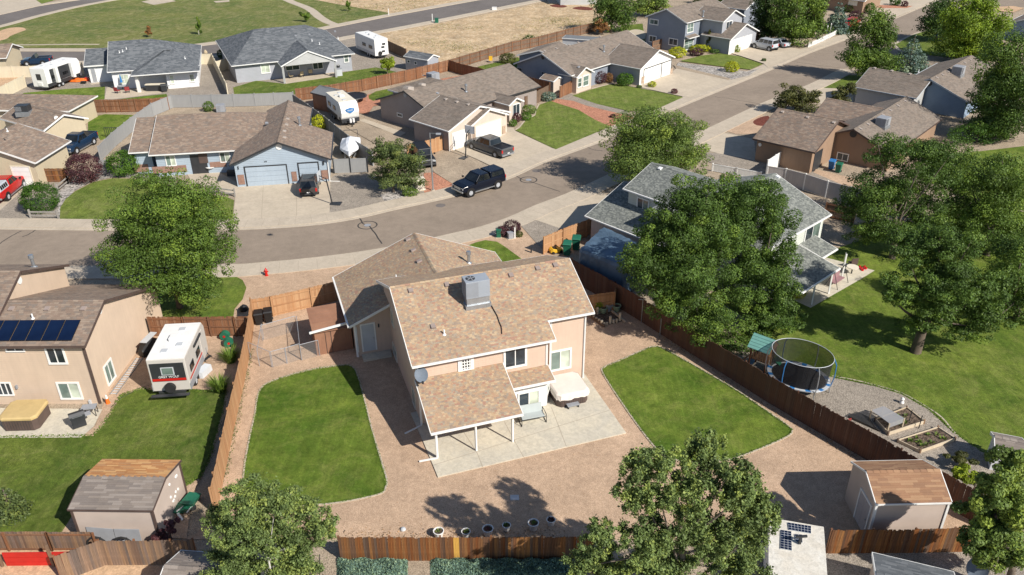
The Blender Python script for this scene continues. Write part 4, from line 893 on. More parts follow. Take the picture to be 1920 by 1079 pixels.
# ================================================= blue-grey ranch
h8 = House('house', 'blue-grey ranch house with white double garage beyond the green lawn', 'house', (1080, 120), 'w_gb')
W8 = Wing(h8, (1070.9, 142.5), (1148.8, 120.3), 2.7, (1016.2, 100.8), .42, 48, sh='sh_taupe', tab=T7, over=.4, L=22, hips=(0, 0))
W8g = Wing(h8, (1148.8, 120.3), (1203.5, 129.5), 2.7, (1236.8, 94.3), .4, -41, sh='sh_taupe', tab=T7, over=.4, wall='w_grey', s0=-2)
W8e = Wing(h8, (1057, 140.6), (1082, 145.7), 2.5, (1101.5, 127.1), .5, -41, sh='sh_taupe', tab=T7, over=.3, s0=-1, wall='w_cream')
W8p = Wing(h8, (969, 104), (995, 83.2), 2.6, None, .3, 60, side=-1, sh='sh_taupe', tab=T7, over=.3, half=4, L=7, gutter=False)
f8 = W8g.face('b'); gw = MB(); gw.prism([W8g.P(W8g.L - .39, .42, 0), W8g.P(W8g.L - .39, W8g.D - .42, 0), W8g.P(W8g.L - .39, W8g.D - .42, W8g.ze), W8g.P(W8g.L - .39, W8g.w, W8g.zr - .22), W8g.P(W8g.L - .39, .42, W8g.ze)], W8g.u * .02); gw.build('gable_wall', M['white'], h8.root, world=True)
f8 = (f8[0] + W8g.u * .03, f8[1]); garage(h8, f8, (1208, 130), (1238, 153), 'white', 'dark'); garage(h8, f8, (1241, 120), (1256, 144), 'white', 'dark'); gvent(h8, f8, (1234, 101), .22, 'lgrey')
pbox(h8, f8, (1203, 145), (1207, 156), .08, 'stone', 'stone_pier'); pbox(h8, f8, (1257, 130), (1260, 140), .08, 'stone', 'stone_pier')
window(h8, W8e.face('b'), (1083, 148), (1090, 163), 1, 2, glass='glass_g', fr=.14); window(h8, W8e.face('b'), (1093, 144), (1103, 160), 1, 2, glass='glass_g', fr=.14)
window(h8, W8.face('a'), (970, 127), (979, 142), 1, 2, frame='grey'); window(h8, W8.face('a'), (1016, 135), (1024, 142), 2, frame='grey'); gvent(h8, W8.face('a'), (1018, 109), .28, 'dark')
roofbox(h8, W8, (1132, 98), 'flue'); roofbox(h8, W8e, (1085, 127), face='roof')
for px in ((1021, 97), (1043, 92), (1067, 86), (1084, 81), (1125, 70)): roofbox(h8, W8, px, mat='vent')
# ================================================= two-storey grey house
h9 = House('house', 'dark grey two-storey house with white-trimmed gables behind the picture-top lawn', 'house', (1290, 70), 'w_gb')
W9 = Wing(h9, (1287.6, 43.8), (1315.8, 35.7), 5.2, (1248.8, 17.5), .42, 46, sh='sh_taupe', tab=T7, over=.35, L=15)
W9b = Wing(h9, (1315.8, 35.7), (1359, 41.3), 5.2, (1376.5, 18.8), .42, -44, sh='sh_taupe', tab=T7, over=.35, wall='w_grey', s0=-2)
W9g = Wing(h9, (1348.3, 70.7), (1369.6, 75), 2.7, (1395.3, 44.4), .4, -44, sh='sh_taupe', tab=T7, over=.35, wall='w_grey', s0=-3.5)
W9e = Wing(h9, (1292, 73), (1318, 69), 2.6, (1312, 60), .35, 46, sh='sh_taupe', tab=T7, over=.3, half=1.8, back=.05, walls=False)
f9 = W9.face('a'); window(h9, f9, (1219, 36), (1234, 48), 2, glass='glass_g', fr=.13); window(h9, f9, (1218, 67), (1230, 81), 2, fr=.13); window(h9, f9, (1255, 72), (1270, 87), 2, fr=.13)
window(h9, W9.face('front'), (1289, 46), (1299, 60), 2, 2, glass='glass_g', fr=.13); window(h9, W9b.face('b'), (1362, 42), (1371, 54), 2, fr=.12)
window(h9, W9.face('front'), (1283, 76), (1298, 91), 2, 2, glass='glass_g', fr=.13)
f9g = W9g.face('b'); garage(h9, f9g, (1369, 76), (1392, 95), 'white', 'white'); garage(h9, f9g, (1396, 67), (1407, 86), 'white', 'white')
roofbox(h9, W9b, (1318, 32), 'flue')
# ================================================= blue house on the right and its tan neighbour
h10 = House('house', 'blue-walled house with taupe roof and a row of ridge vents on the right', 'house', (1740, 190), 'w_blueb', 'lgrey')
W10 = Wing(h10, (1600, 163.4), (1691.8, 180.1), 2.7, (1624.2, 125.9), .38, -43.5, sh='sh_taupe', tab=T7, over=.4, wall='w_lgrey', L=8.5)
W10m = Wing(h10, (1676.8, 163.1), (1716.8, 140.1), 2.7, (1744.4, 148.4), .42, 47.5, side=-1, sh='sh_taupe', tab=T7, over=.4, L=17.8, half=4.3, back=5.5, back_drop=2.25, s0=0)
rooftop_unit('rooftop_air_unit', 'small grey cooler on the taupe roof above the blue wall', (1795, 141), hit((1795, 141), *W10m.face('roofb')).z, 46, 1.5, 1.3, 1.1, 'grey', False, .1)
for i in range(7): roofbox(h10, W10m, (1756 + i * 10.5, 147 - i * 5.6), face='roofb', mat='vent')
for px in ((1640, 129), (1672, 134), (1706, 140)): roofbox(h10, W10, px, mat='vent')
gvent(h10, W10m.face('a'), (1742, 157), .4, 'dark'); roofbox(h10, W10, (1722, 136), 'pipe')
h11 = House('house', 'brown stucco house with brown shingle roof and blue bin by the wall', 'house', (1560, 300), 'w_brown', 'brown')
W11 = Wing(h11, (1411.8, 260.4), (1529, 286.1), 2.7, (1454.5, 202.2), .4, -41.5, sh='sh_brown', tab=T4, over=.4, gutter=False)
W11m = Wing(h11, (1541, 254.3), (1641, 200.1), 2.7, (1600, 243.5), .42, 48.5, side=-1, sh='sh_taupe', tab=T4, over=.4, L=17.4, half=3.4, back=4.7, back_drop=2.2, s0=0, gutter=False)
W11e = Wing(h11, (1540, 219), (1562, 221), 2.6, (1580.4, 190), .4, -41.5, sh='sh_brown', tab=T4, over=.4, L=7, gutter=False, s0=-1)
for px in ((1467, 211), (1514, 221), (1563, 231)): roofbox(h11, W11, px, mat='vent')
for i in range(7): roofbox(h11, W11m, (1613 + i * 14, 243 - i * 8.7), face='roofb', mat='vent')
gvent(h11, W11m.face('a'), (1600, 252), .4, 'dark'); window(h11, W11m.face('a'), (1571, 286), (1589, 304), 2, frame='white', fr=.1)
rooftop_unit('rooftop_air_unit', 'grey weathered swamp cooler on the roof of the brown stucco house', (1654, 237), hit((1654, 237), *W11m.face('roofb')).z, 46, 1.4, 1.2, .95, 'grey', False, .1)
pbox(h11, W11.face('b'), (1528, 288), (1536, 316), .05, 'dark', 'back_door'); gvent(h11, (W11.face('front')), (1425, 272), .2)
# ================================================= sage house behind the big trees
h12 = House('house', 'pale sage house with grey-green shingle roof mostly hidden by the big trees', 'house', (1300, 480), 'w_sage')
W12 = Wing(h12, (1097.6, 405.1), (1206, 452.4), 2.7, (1172.7, 342.1), .36, -47, sh='sh_green', tab=TT, over=.4, wall='w_tar', L=11)
W12u = Wing(h12, (1169, 354.2), (1219, 371.8), 5.2, (1226.5, 306.9), .38, -47, sh='sh_green', tab=TT, over=.35, L=9, wall='w_sage')
W12r = Wing(h12, (1497.4, 436), (1569.9, 406.1), 5.0, (1467.5, 321.8), .38, 43, sh='sh_green', tab=TT, over=.35, s0=-5, half=5.6, hips=(4.0, 0))
W12p = lean(h12, G(1503, 549, 2.6) , G(1562, 499, 2.6), 2.6, 4.2, .2, ang=43, sh='sh_green', tab=TT)
W12q = lean(h12, G(1541, 484, 2.9), G(1573.8, 468.4, 2.9), 2.9, 2.2, .25, ang=43, sh='sh_green', tab=TT)
window(h12, W12r.face('front'), (1511, 430), (1532, 452), 2, glass='glass', glass2='glass_g', fr=.12, label='pale framed window under the grey-green eave')
window(h12, W12u.face('front'), (1196, 370), (1216, 398), 2, glass='glass', glass2='glass_g', fr=.12)
roofbox(h12, W12u, (1238, 317), mat='white_metal'); roofbox(h12, W12r, (1458, 333), mat='white_metal')
for px in ((1521, 573), (1553, 553), (1577, 527)): b = MB(); p = G(*px, 0); b.bar(p, p + Vector((0, 0, 2.5)), .11, .11); b.build('patio_post', M['white'], h12.root, world=True)
pbox(h12, W12.face('front'), (1150, 436), (1153, 446), .2, 'steel', 'meter_box')
# ================================================= far houses at the top edge
def simple_house(label, at, wall, A, B, C_, ze=2.7, ang=None, pitch=.38, sh='sh_taupe', name='house', **k):
    h = House(name, label, 'house', at, wall); w = Wing(h, A, B, ze, C_, pitch, ang, sh=sh, tab=(.3, .6), **k); return h, w
h13, w13 = simple_house('slate blue gabled house peeking over the two-storey roof', (1390, 30), 'w_gb', (1345, 12), (1412, 23), (1383, -1), 4.8, -44, .42, L=6, half=4.4)
h13b, w13b = simple_house('taupe roofed house corner at the right edge near the top', (1905, 60), 'w_blueb', (1882, 46), (1925, 20), (1905, 38), 2.7, 46, .42, side=-1, half=5.5, L=12)
h14, w14 = simple_house('brown house with cream garage column beside the blue spruce', (1560, 20), 'w_brown', (1545, -6), (1600, 2), (1570, -20), 2.7, -44, .4, L=9, half=5)
pbox(h14, w14.face('front'), (1592, 0), (1607, 12), .1, 'cream', 'garage_pier')
h15, w15 = simple_house('grey house with cream garage columns at the top beyond the dirt lot', (1075, 5), 'w_lgrey', (1048, -12), (1108, -10), (1080, -25), 2.7, 5, .4, half=5, L=9)
for px in ((1085, 8), (1093, 9), (1102, 9)): p = G(*px); b = MB(); b.bar(p, p + Vector((0, 0, 2.6)), .6, .6); b.build('garage_pier', M['cream'], h15.root, world=True)
h16, w16 = simple_house('tan roof corner of a house at the left edge beyond the cream fence', (-10, 112), 'w_tan', (-70, 113), (12, 109), (-20, 96), 2.7, 10, .35, sh='sh_brown', half=4)
# ================================================= sheds
s1 = House('shed', 'tan garden shed with half orange, half grey shingle roof in the left lawn', 'shed', (225, 1000), 'w_shed', 'brown')
Z1 = Wing(s1, (127, 956), (286, 957.5), 2.5, None, .24, -1.5, sh='sh_dull', tab=(.14, .6), over=.1, half=1.95, slab=.06, gutter=False, fac=.09)
_q = [Z1.P(0, Z1.w, Z1.zr + .012), Z1.P(Z1.L, Z1.w, Z1.zr + .012), Z1.P(Z1.L, Z1.D, Z1.zb + .012), Z1.P(0, Z1.D, Z1.zb + .012)]
ob = MB(); ub = (-Z1.n * (Z1.D - Z1.w) + Vector((0, 0, Z1.zr - Z1.zb))).normalized(); nb = (-Z1.u).cross(ub); nb = nb if nb.z > 0 else -nb; courses(ob, [_q[2], _q[3], _q[0], _q[1]], -Z1.u, ub, nb.normalized(), .14, .6, .012, base=.02); ob.build('orange_shingles', M['sh_orange'], Z1.roof, world=True, kind='stuff', label='new orange shingles on the far slope')
for t_, z_ in ((.1, 2.45), (Z1.D - .1, 2.45)):
    for x in (.1, Z1.L - .1): b = MB(); b.bar(Z1.P(x, t_, 0), Z1.P(x, t_, z_), .12, .12); b.build('corner_board', M['brown'], s1.root, world=True)
s2 = House('shed', 'taupe garden shed with orange-brown shingle roof and double doors beside the back fence', 'shed', (1690, 960), 'w_shed', 'white')
Z2 = Wing(s2, (1643, 946), (1784, 942), 2.7, None, .46, 1.3, sh='sh_orange2', tab=(.14, .6), half=1.65, over=.08, slab=.06, gutter=False, fac=.1)
f = Z2.face('a'); pbox(s2, f, (1612, 918), (1622, 992), .05, 'lgrey', 'door_trim') if False else None
door(s2, f, Z2.P(.08, 1.75, 2.05), (-Z2.n, 1.25, 2.0), 'w_tar', 'white')
for x in (.08, Z2.L - .08): b = MB(); b.bar(Z2.P(x, .08, 0), Z2.P(x, .08, 2.65), .12, .12); b.build('corner_board', M['white'], s2.root, world=True)
s3 = House('shed', 'brown lean-to storage shed against the west wall of the main house', 'shed', (630, 660), 'w_brownshed', 'white')
b = MB(); A_ = G(595, 668); B_ = G(663, 655); u_ = (B_ - A_).normalized(); n_ = Vector((-u_.y, u_.x, 0)); z1 = 1.95; z2 = 2.45
b.hexa([A_, B_, B_ + n_ * 2.6, A_ + n_ * 2.6] + [p + Vector((0, 0, z)) for p, z in ((A_, z1), (B_, z1), (B_ + n_ * 2.6, z2), (A_ + n_ * 2.6, z2))]); b.build('wall', M['w_brownshed'], s3.root, world=True)
b = MB(); sl_ = (z2 - z1) / 2.6
def zz(t): return z1 + sl_ * t + .02
for i in range(8):
    t0, t1 = -.15 + i * .36, -.15 + (i + 1) * .36 + .03; b = MB(); b.ct = rnd.random(); k = [A_ - u_ * .12 + n_ * t0, B_ + u_ * .05 + n_ * t0, B_ + u_ * .05 + n_ * t1, A_ - u_ * .12 + n_ * t1]; hh = [zz(t0) + .02, zz(t0) + .02, zz(t1), zz(t1)]
    b.hexa([p + Vector((0, 0, h)) for p, h in zip(k, hh)] + [p + Vector((0, 0, h + .03)) for p, h in zip(k, hh)]); b.build('roof_board', M['w_brownshed'], s3.root, world=True)
b = MB(); b.bar(A_ - u_ * .35 + n_ * -.25 + Vector((0, 0, 2.15)), B_ + u_ * .5 - n_ * .25 + Vector((0, 0, 2.5)), .13, .13); b.build('gutter_pipe', M['white'], s3.root, world=True)
for x in (.75, 1.15): b = MB(); b.bar(A_ + u_ * x - n_ * .01, A_ + u_ * x - n_ * .01 + Vector((0, 0, 1.9)), .03, .03); b.build('door_edge', M['dark'], s3.root, world=True)
s4 = House('shed', 'grey gabled garden shed beside the white camper in the far yard', 'shed', (790, 120), 'w_grey'); Z4 = Wing(s4, (757, 106), (792, 118), 2.2, (802, 108), .4, -35, sh='sh_grey', tab=(.3, .6), over=.15, side=1, half=1.5, L=5, slab=.08)
window(s4, Z4.face('front'), (764, 113), (769, 119), 1); window(s4, Z4.face('front'), (777, 116), (782, 122), 1)
s5 = House('shed', 'brown storage shed with grey metal roof beside the logo camper', 'shed', (600, 180), 'w_brownshed', 'brown'); Z5 = Wing(s5, (582, 174), (609, 183), 2.3, (596, 166), .35, -38, sh='sh_grey', tab=(3, 9), over=.15, half=1.7, L=3.6, slab=.06, gutter=False)
s6 = House('shed', 'long grey metal container shed behind the blue-grey ranch', 'shed', (1080, 75), 'w_grey'); Z6 = Wing(s6, (1054, 72), (1110, 82), 2.4, None, .03, -20, sh='sh_grey', tab=(9, 9), half=2.4, back=.05, over=.05, slab=.08, wall='lgrey', L=9)
s7 = House('shed', 'white shed roof corner among shrubs near the right edge', 'shed', (1880, 850), 'w_white'); Z7 = Wing(s7, (1866, 842), (1892, 846), 1.7, None, .4, -20, sh='sh_dull', tab=(.2, .5), half=.8, L=1.6, over=.1, slab=.06)
s8 = House('shed', 'small white-gabled shed roof behind the ranch house', 'shed', (1190, 90), 'w_white'); Z8 = Wing(s8, (1177, 89), (1185, 86), 2.0, None, .4, 46, sh='sh_taupe', tab=(.3, .6), half=1.8, L=3, over=.15, slab=.06)
s9 = House('shed', 'small tan playhouse with dark roof beside the blue-grey wall', 'shed', (1030, 155), 'w_cream'); Z9 = Wing(s9, (1012, 148), (1034, 153), 1.9, None, .4, -41, sh='sh_brown', tab=(.3, .6), half=1.2, L=2.6, over=.12, slab=.06)
# roofs cut by the bottom edge
s10 = House('shed', 'grey shed roof cut by the bottom edge behind the weathered fence', 'shed', (330, 1100), 'w_shed'); Z10 = Wing(s10, (285, 1125), (390, 1135), 2.1, None, .4, -6, sh='sh_dull', tab=(.14, .5), half=1.5, L=3.2, over=.1, slab=.06)
s11 = House('shed', 'charcoal shed roof cut by the bottom edge on the grey gravel', 'shed', (1700, 1110), 'w_shed'); Z11 = Wing(s11, (1640, 1150), (1760, 1160), 2.0, None, .3, -20, sh='sh_grey', tab=(.14, .5), half=1.9, L=3.6, over=.1, slab=.06)
def pxof0(p): d = p - CAM; return d.dot(RIGHT) / d.dot(FWD) * FPX + 960
# ---------------------------------------------------------------- fences
_pk = {}
def shared(key, fn, mat):
    if key not in _pk: _pk[key] = fn().mesh(key[0], mat)
    return _pk[key]
def inst(me, name, parent, loc, rz, sz=1.0, tilt=0.0):
    o = bpy.data.objects.new(name, me); put(o, parent)
    o.matrix_basis = XF[parent.name].inverted() @ (Matrix.Translation(loc) @ Matrix.Rotation(rz, 4, 'Z') @ Matrix.Rotation(tilt, 4, 'Y') @ Matrix.Diagonal((1, 1, sz, 1)))
    return o
def fence(label, px, h=1.8, mat='fence_stain', rails=1, zt=0.0, single=0, pw=.14, cat='fence', post='fence_far', top=False, cap=False, replaced=(), lean_=.02, span=2.4, hs=None, group=None, gap=.0, nrail=3):
    """wooden picket fence; px = points on the ground; rails on side +1/-1; single = how many pickets are built one by one"""
    W = [G(a, b, zt) for a, b in px]
    for w in W: w.z = 0
    t = thing('wood_fence', label, cat, W[0], 0, group); mpk = M[mat]; joined = MB(); count = 0; r = random.Random(len(label))
    pick = shared(('fence_board', mat, h, pw), lambda: _picket(h, pw), mpk)
    for si, (a, b) in enumerate(zip(W[:-1], W[1:])):
        d = b - a; L = d.length; d.normalize(); rz = math.atan2(d.y, d.x); n = Vector((-d.y, d.x, 0)) * rails; k = int(L / (pw + gap)); hh = 1.0
        for i in range(k):
            hh += r.uniform(-.004, .004); hh = min(max(hh, .97), 1.03); p = a + d * ((i + .5) * L / k); sz = hh * (r.uniform(.985, 1.012) if r.random() < .94 else r.uniform(.94, .97))
            if count < single:
                o = inst(pick, 'fence_board', t, p + n * -.012 + n * r.uniform(-.006, .006), rz + r.uniform(-.02, .02), sz, r.uniform(-lean_, lean_) * .4); count += 1
            else:
                joined.ct = r.random() * .98 + .01; q = -n * .012 + n * r.uniform(-.006, .006); w = d * (pw / 2); e = n * .01; z0 = Vector((0, 0, .02)); z1 = Vector((0, 0, h * sz))
                A = p + q; joined.hexa([A - w - e + z0, A + w - e + z0, A + w + e + z0, A - w + e + z0, A - w - e + z1, A + w - e + z1, A + w + e + z1, A - w + e + z1])
        m = max(1, round(L / span)); pm = shared(('post', post, h), lambda: _box(.09, .09, h + .02), M[post])
        for i in range(m + 1):
            inst(pm, 'post', t, a + d * (L * i / m) + n * .06, rz)
        for j in range(nrail):
            z = h * (.12 + .76 * j / (nrail - 1)); mb = MB(); mb.bar(a + n * .022 + Vector((0, 0, z)), b + n * .022 + Vector((0, 0, z)), .04, .09); mb.build('rail', M[post], t, world=True)
        if cap: mb = MB(); mb.bar(a + Vector((0, 0, h + .02)), b + Vector((0, 0, h + .02)), .14, .035); mb.build('cap_rail', M[post], t, world=True)
    if joined.f: joined.build('fence_boards', mpk, t, world=True, kind='stuff')
    return t
def _picket(h, pw):
    m = MB(); c = .025; pw += .005
    m.prism([(-pw / 2, -.01, .02), (pw / 2, -.01, .02), (pw / 2, -.01, h - c), (pw / 2 - c, -.01, h), (-pw / 2 + c, -.01, h), (-pw / 2, -.01, h - c)], (0, .02, 0)); return m
def _box(x, y, z, z0=0): m = MB(); m.box(-x / 2, x / 2, -y / 2, y / 2, z0, z); return m
def vinyl(label, px, h=1.8, mat='vinyl', post=None, zt=0.0, span=2.4, cat='fence', side=1, cap=True):
    W = [G(a, b, zt) for a, b in px]
    for w in W: w.z = 0
    t = thing('panel_fence', label, cat, W[0]); post = post or mat
    for a, b in zip(W[:-1], W[1:]):
        d = b - a; L = d.length; d.normalize(); rz = math.atan2(d.y, d.x); m = max(1, round(L / span)); s = L / m
        pn = MB()
        nb = 9
        for i in range(nb): x0 = -s / 2 + s * i / nb; pn.box(x0 + .004, x0 + s / nb - .004, -.02 - .004 * (i % 2), .02 + .004 * (i % 2), .06, h - .1)
        pn.box(-s / 2, s / 2, -.035, .035, h - .12, h - .02); pn.box(-s / 2, s / 2, -.035, .035, .04, .12); me = pn.mesh('panel', M[mat])
        po = MB(); po.box(-.065, .065, -.065, .065, 0, h); po.box(-.085, .085, -.085, .085, h, h + .03); po.loft([[Vector((x * q, y * q, z)) for x, y in ((-.07, -.07), (.07, -.07), (.07, .07), (-.07, .07))] for q, z in ((1, h + .03), (.15, h + .09))]); pm = po.mesh('post', M[post])
        for i in range(m):
            inst(me, 'panel', t, a + d * (s * (i + .5)), rz)
        for i in range(m + 1): inst(pm, 'post', t, a + d * (s * i), rz)
    return t
# near fences
fence('weathered stained cedar fence along the bottom edge between the two foreground trees', [(640, 1054), (1110, 1053)], 1.75, 'fence_stain', 1, single=300, lean_=.03)
gbd = [o for o in bpy.data.objects if o.parent and o.parent.get('label', '').startswith('weathered stained cedar') and o.name.startswith('fence_board')]
gm = m_wood('new golden board', [(.55, .3, .06), (.6, .34, .08)]); gme = gbd[0].data.copy(); gme.materials[0] = gm
for o in gbd:
    x_ = pxof0(o.matrix_basis.translation + o.parent.location)
    if 851 < x_ < 864: o.data = gme; o['label'] = 'new golden yellow fence board'
fence('orange stained cedar fence at the bottom right beside the white trailer', [(1549, 1040), (1705, 1039), (1850, 1036), (1900, 1034)], 1.75, 'fence_stain', 1, single=300, lean_=.05, pw=.135)
fence('weathered rail-backed fence above the red boards in the bottom left corner', [(-60, 1034), (100, 1034), (186, 1034)], 1.35, 'fence_old', -1, single=120, nrail=2)
fence('weathered grey-brown fence angling behind the tan shed at the bottom left', [(118, 1092), (198, 1062), (330, 1061), (372, 1060)], 1.8, 'fence_old', 1, single=150)
rb = thing('red_board_wall', 'bright red boards along the lower fence in the bottom left corner', 'fence', G(60, 1052)); 
for a, b in (((-60, 1063), (0, 1063)), ((14, 1063), (100, 1062)), ((106, 1062), (150, 1061))):
    for j in range(3): m = MB(); zz_ = Vector((0, 0, .17 + .33 * j)); m.bar(G(*a) + zz_, G(*b) + zz_, .05, .31); m.build('red_board', M['red'], rb, world=True)
for x in (6, 102): m = MB(); p = G(x, 1064); m.bar(p, p + Vector((0, 0, 1.5)), .12, .12); m.build('post', M['fence_old'], rb, world=True)
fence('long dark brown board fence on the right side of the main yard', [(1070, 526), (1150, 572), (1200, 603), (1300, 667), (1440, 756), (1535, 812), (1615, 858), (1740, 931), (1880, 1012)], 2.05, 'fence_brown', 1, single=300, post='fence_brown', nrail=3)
fence('light cedar fence panels along the left side of the main yard', [(406, 965), (412, 935), (437, 812), (458, 718), (467, 672), (473, 636), (477, 600)], 1.95, 'fence_tan', 1, single=150, post='fence_tan')
fence('light cedar fence with braced rails behind the two black bins', [(477, 600), (513, 594), (586, 577), (645, 562)], 1.8, 'fence_tan', -1, single=90, post='fence_tan')
fence('dark red brown gate fence behind the travel trailer of the left neighbour', [(286, 632), (350, 632), (445, 632), (468, 632)], 1.75, 'fence_far', -1, single=120)
fence('short brown fence with lattice of light beside the main house corner', [(1096, 592), (1150, 584), (1153, 574)], 1.75, 'fence_tan', -1, post='fence_tan', single=40)
fence('orange cedar fence with gate between the tarp and the driveway', [(1018, 478), (1055, 462), (1098, 446), (1112, 438)], 1.75, 'fence_tan', -1, single=60, post='fence_tan')
fence('reddish brown fence with light posts along the far lawn of the grey patio house', [(556, 190), (620, 183), (680, 172), (760, 155), (842, 134)], 1.8, 'fence_far', -1, zt=0, post='fence_far', single=150)
fence('red brown fence running down beside the taupe house back corner', [(842, 134), (870, 143), (915, 154), (960, 160), (1000, 170), (1030, 178)], 1.8, 'fence_far', 1, single=60)
fence('dark brown fence along the edge of the dirt lot', [(842, 134), (900, 116), (960, 98), (1010, 88), (1060, 74), (1115, 60)], 1.8, 'fence_dull', -1)
fence('dark grey short fence between the dirt lot and the camper', [(728, 96), (745, 104), (762, 112)], 1.8, 'fence_dull', 1)
fence('rusty brown stained fence behind the white house lawn', [(-40, 216), (80, 214), (200, 212), (285, 210), (318, 206)], 1.8, 'fence_far', -1, single=60)
fence('sunlit orange cedar fence beside the taupe house garage', [(765, 300), (800, 292), (830, 282)], 1.8, 'fence_tan', 1, single=40, post='fence_tan')
fence('orange brown fence beside the beige house garage door', [(74, 343), (133, 342)], 1.6, 'fence_stain', -1, single=50)
fence('weathered fence panel behind the juniper at the taupe house', [(985, 206), (1028, 184)], 1.8, 'fence_dull', 1); fence('red brown side gate fence beside the cream entry gable', [(1050, 186), (1076, 172)], 1.8, 'fence_far', 1)
fence('brown fence beside the dark grey two-storey house', [(1222, 98), (1255, 88)], 1.8, 'fence_dull', -1); fence('short dark fence beside the white garage by the dark trees', [(1412, 86), (1422, 76)], 1.8, 'fence_dull', -1)
fence('brown roofed fence run behind the sage house', [(1545, 408), (1600, 420)], 1.6, 'fence_dull', -1)
# vinyl and panel fences
vinyl('grey vinyl fence between the blue house and the green back lawn', [(288, 219), (325, 203), (400, 202), (480, 200), (552, 197)], 1.8, 'vinyl')
vinyl('grey vinyl fence running beside the dark blue flatbed truck', [(190, 303), (215, 277), (250, 247), (288, 219)], 1.8, 'vinyl')
vinyl('grey vinyl gate between the plum bush and the green bush', [(190, 326), (212, 325)], 1.6, 'vinyl', post='steel', span=1.2, cat='gate')
vinyl('dark grey panel fence between the blue house and the campers', [(552, 201), (580, 220), (610, 243), (640, 268), (670, 292), (690, 304), (700, 312)], 1.75, 'vinyl_dark', post='vinyl')
vinyl('light grey double gate in front of the covered boat', [(627, 326), (658, 325), (690, 324)], 1.7, 'vinyl', post='dark', span=2.6, cat='gate')
vinyl('cream vinyl fence behind the white toy hauler trailer', [(-40, 148), (60, 146), (100, 143), (158, 140)], 1.8, 'vinyl_cream')
vinyl('cream vinyl fence angling along the sand yard', [(-40, 212), (0, 190), (50, 164)], 1.8, 'vinyl_cream')
vinyl('cream vinyl fence beside the white house by the street', [(371, 122), (400, 122)], 1.8, 'vinyl_cream'); vinyl('cream vinyl fence with shaded face between the two far houses', [(400, 122), (408, 138), (428, 181)], 1.8, 'vinyl_cream')
vinyl('cream vinyl fence joining the grey patio house', [(408, 137), (428, 131), (447, 133)], 1.8, 'vinyl_cream')
vinyl('taupe vinyl fence with white posts behind the sage house', [(1436, 341), (1470, 347), (1506, 357), (1547, 371), (1590, 382), (1640, 395)], 1.8, 'vinyl_mauve', post='vinyl_white')
vinyl('bright white vinyl gate beside the brown stucco house', [(1436, 330), (1465, 310)], 1.8, 'vinyl_white', cat='gate')
vinyl('low white vinyl rail fence above the big tree', [(1335, 322), (1380, 330), (1425, 338)], .9, 'vinyl_white')
def picket_low(label, px, h=.9, mat='vinyl_white', k=5):
    W = [G(*p) for p in px]; t = thing('picket_fence', label, 'fence', W[0]); me = None
    for a, b in zip(W[:-1], W[1:]):
        d = b - a; L = d.length; d.normalize(); rz = math.atan2(d.y, d.x); n = int(L / .2); me = _picket(h, .12).mesh('picket', M[mat])
        for i in range(n): inst(me, 'picket', t, a + d * (i * L / n), rz)
        for z in (.25, .65): m = MB(); m.bar(a + Vector((0, 0, z * h / .9)), b + Vector((0, 0, z * h / .9)), .03, .08); m.build('rail', M[mat], t, world=True)
picket_low('white picket fence along the sidewalk below the tall dark trees', [(1515, 91), (1540, 80), (1568, 66)])
def splitrail(label, px, h=.95):
    W = [G(*p) for p in px]; t = thing('split_rail_fence', label, 'fence', W[0])
    for a, b in zip(W[:-1], W[1:]):
        L = (b - a).length; m = max(1, round(L / 2.2))
        for i in range(m + 1): c = a + (b - a) * (i / m); q = MB(); q.bar(c, c + Vector((0, 0, h)), .16, .13); q.build('post', M['rail_grey'], t, world=True, label=None)
        for i in range(m):
            for z in (.3, .72): c0, c1 = a + (b - a) * (i / m), a + (b - a) * ((i + 1) / m); q = MB(); q.bar(c0 + Vector((0, 0, z * h)), c1 + Vector((0, 0, z * h + .03)), .07, .13); q.build('rail', M['rail_grey'], t, world=True)
splitrail('grey split rail fence in front of the round green bush by the street', [(58, 410), (110, 411)]); splitrail('split rail fence slanting beside the plum bush', [(109, 361), (128, 346), (138, 336)]); splitrail('split rail fence beside the wide driveway under the big tree', [(400, 364), (441, 370)])
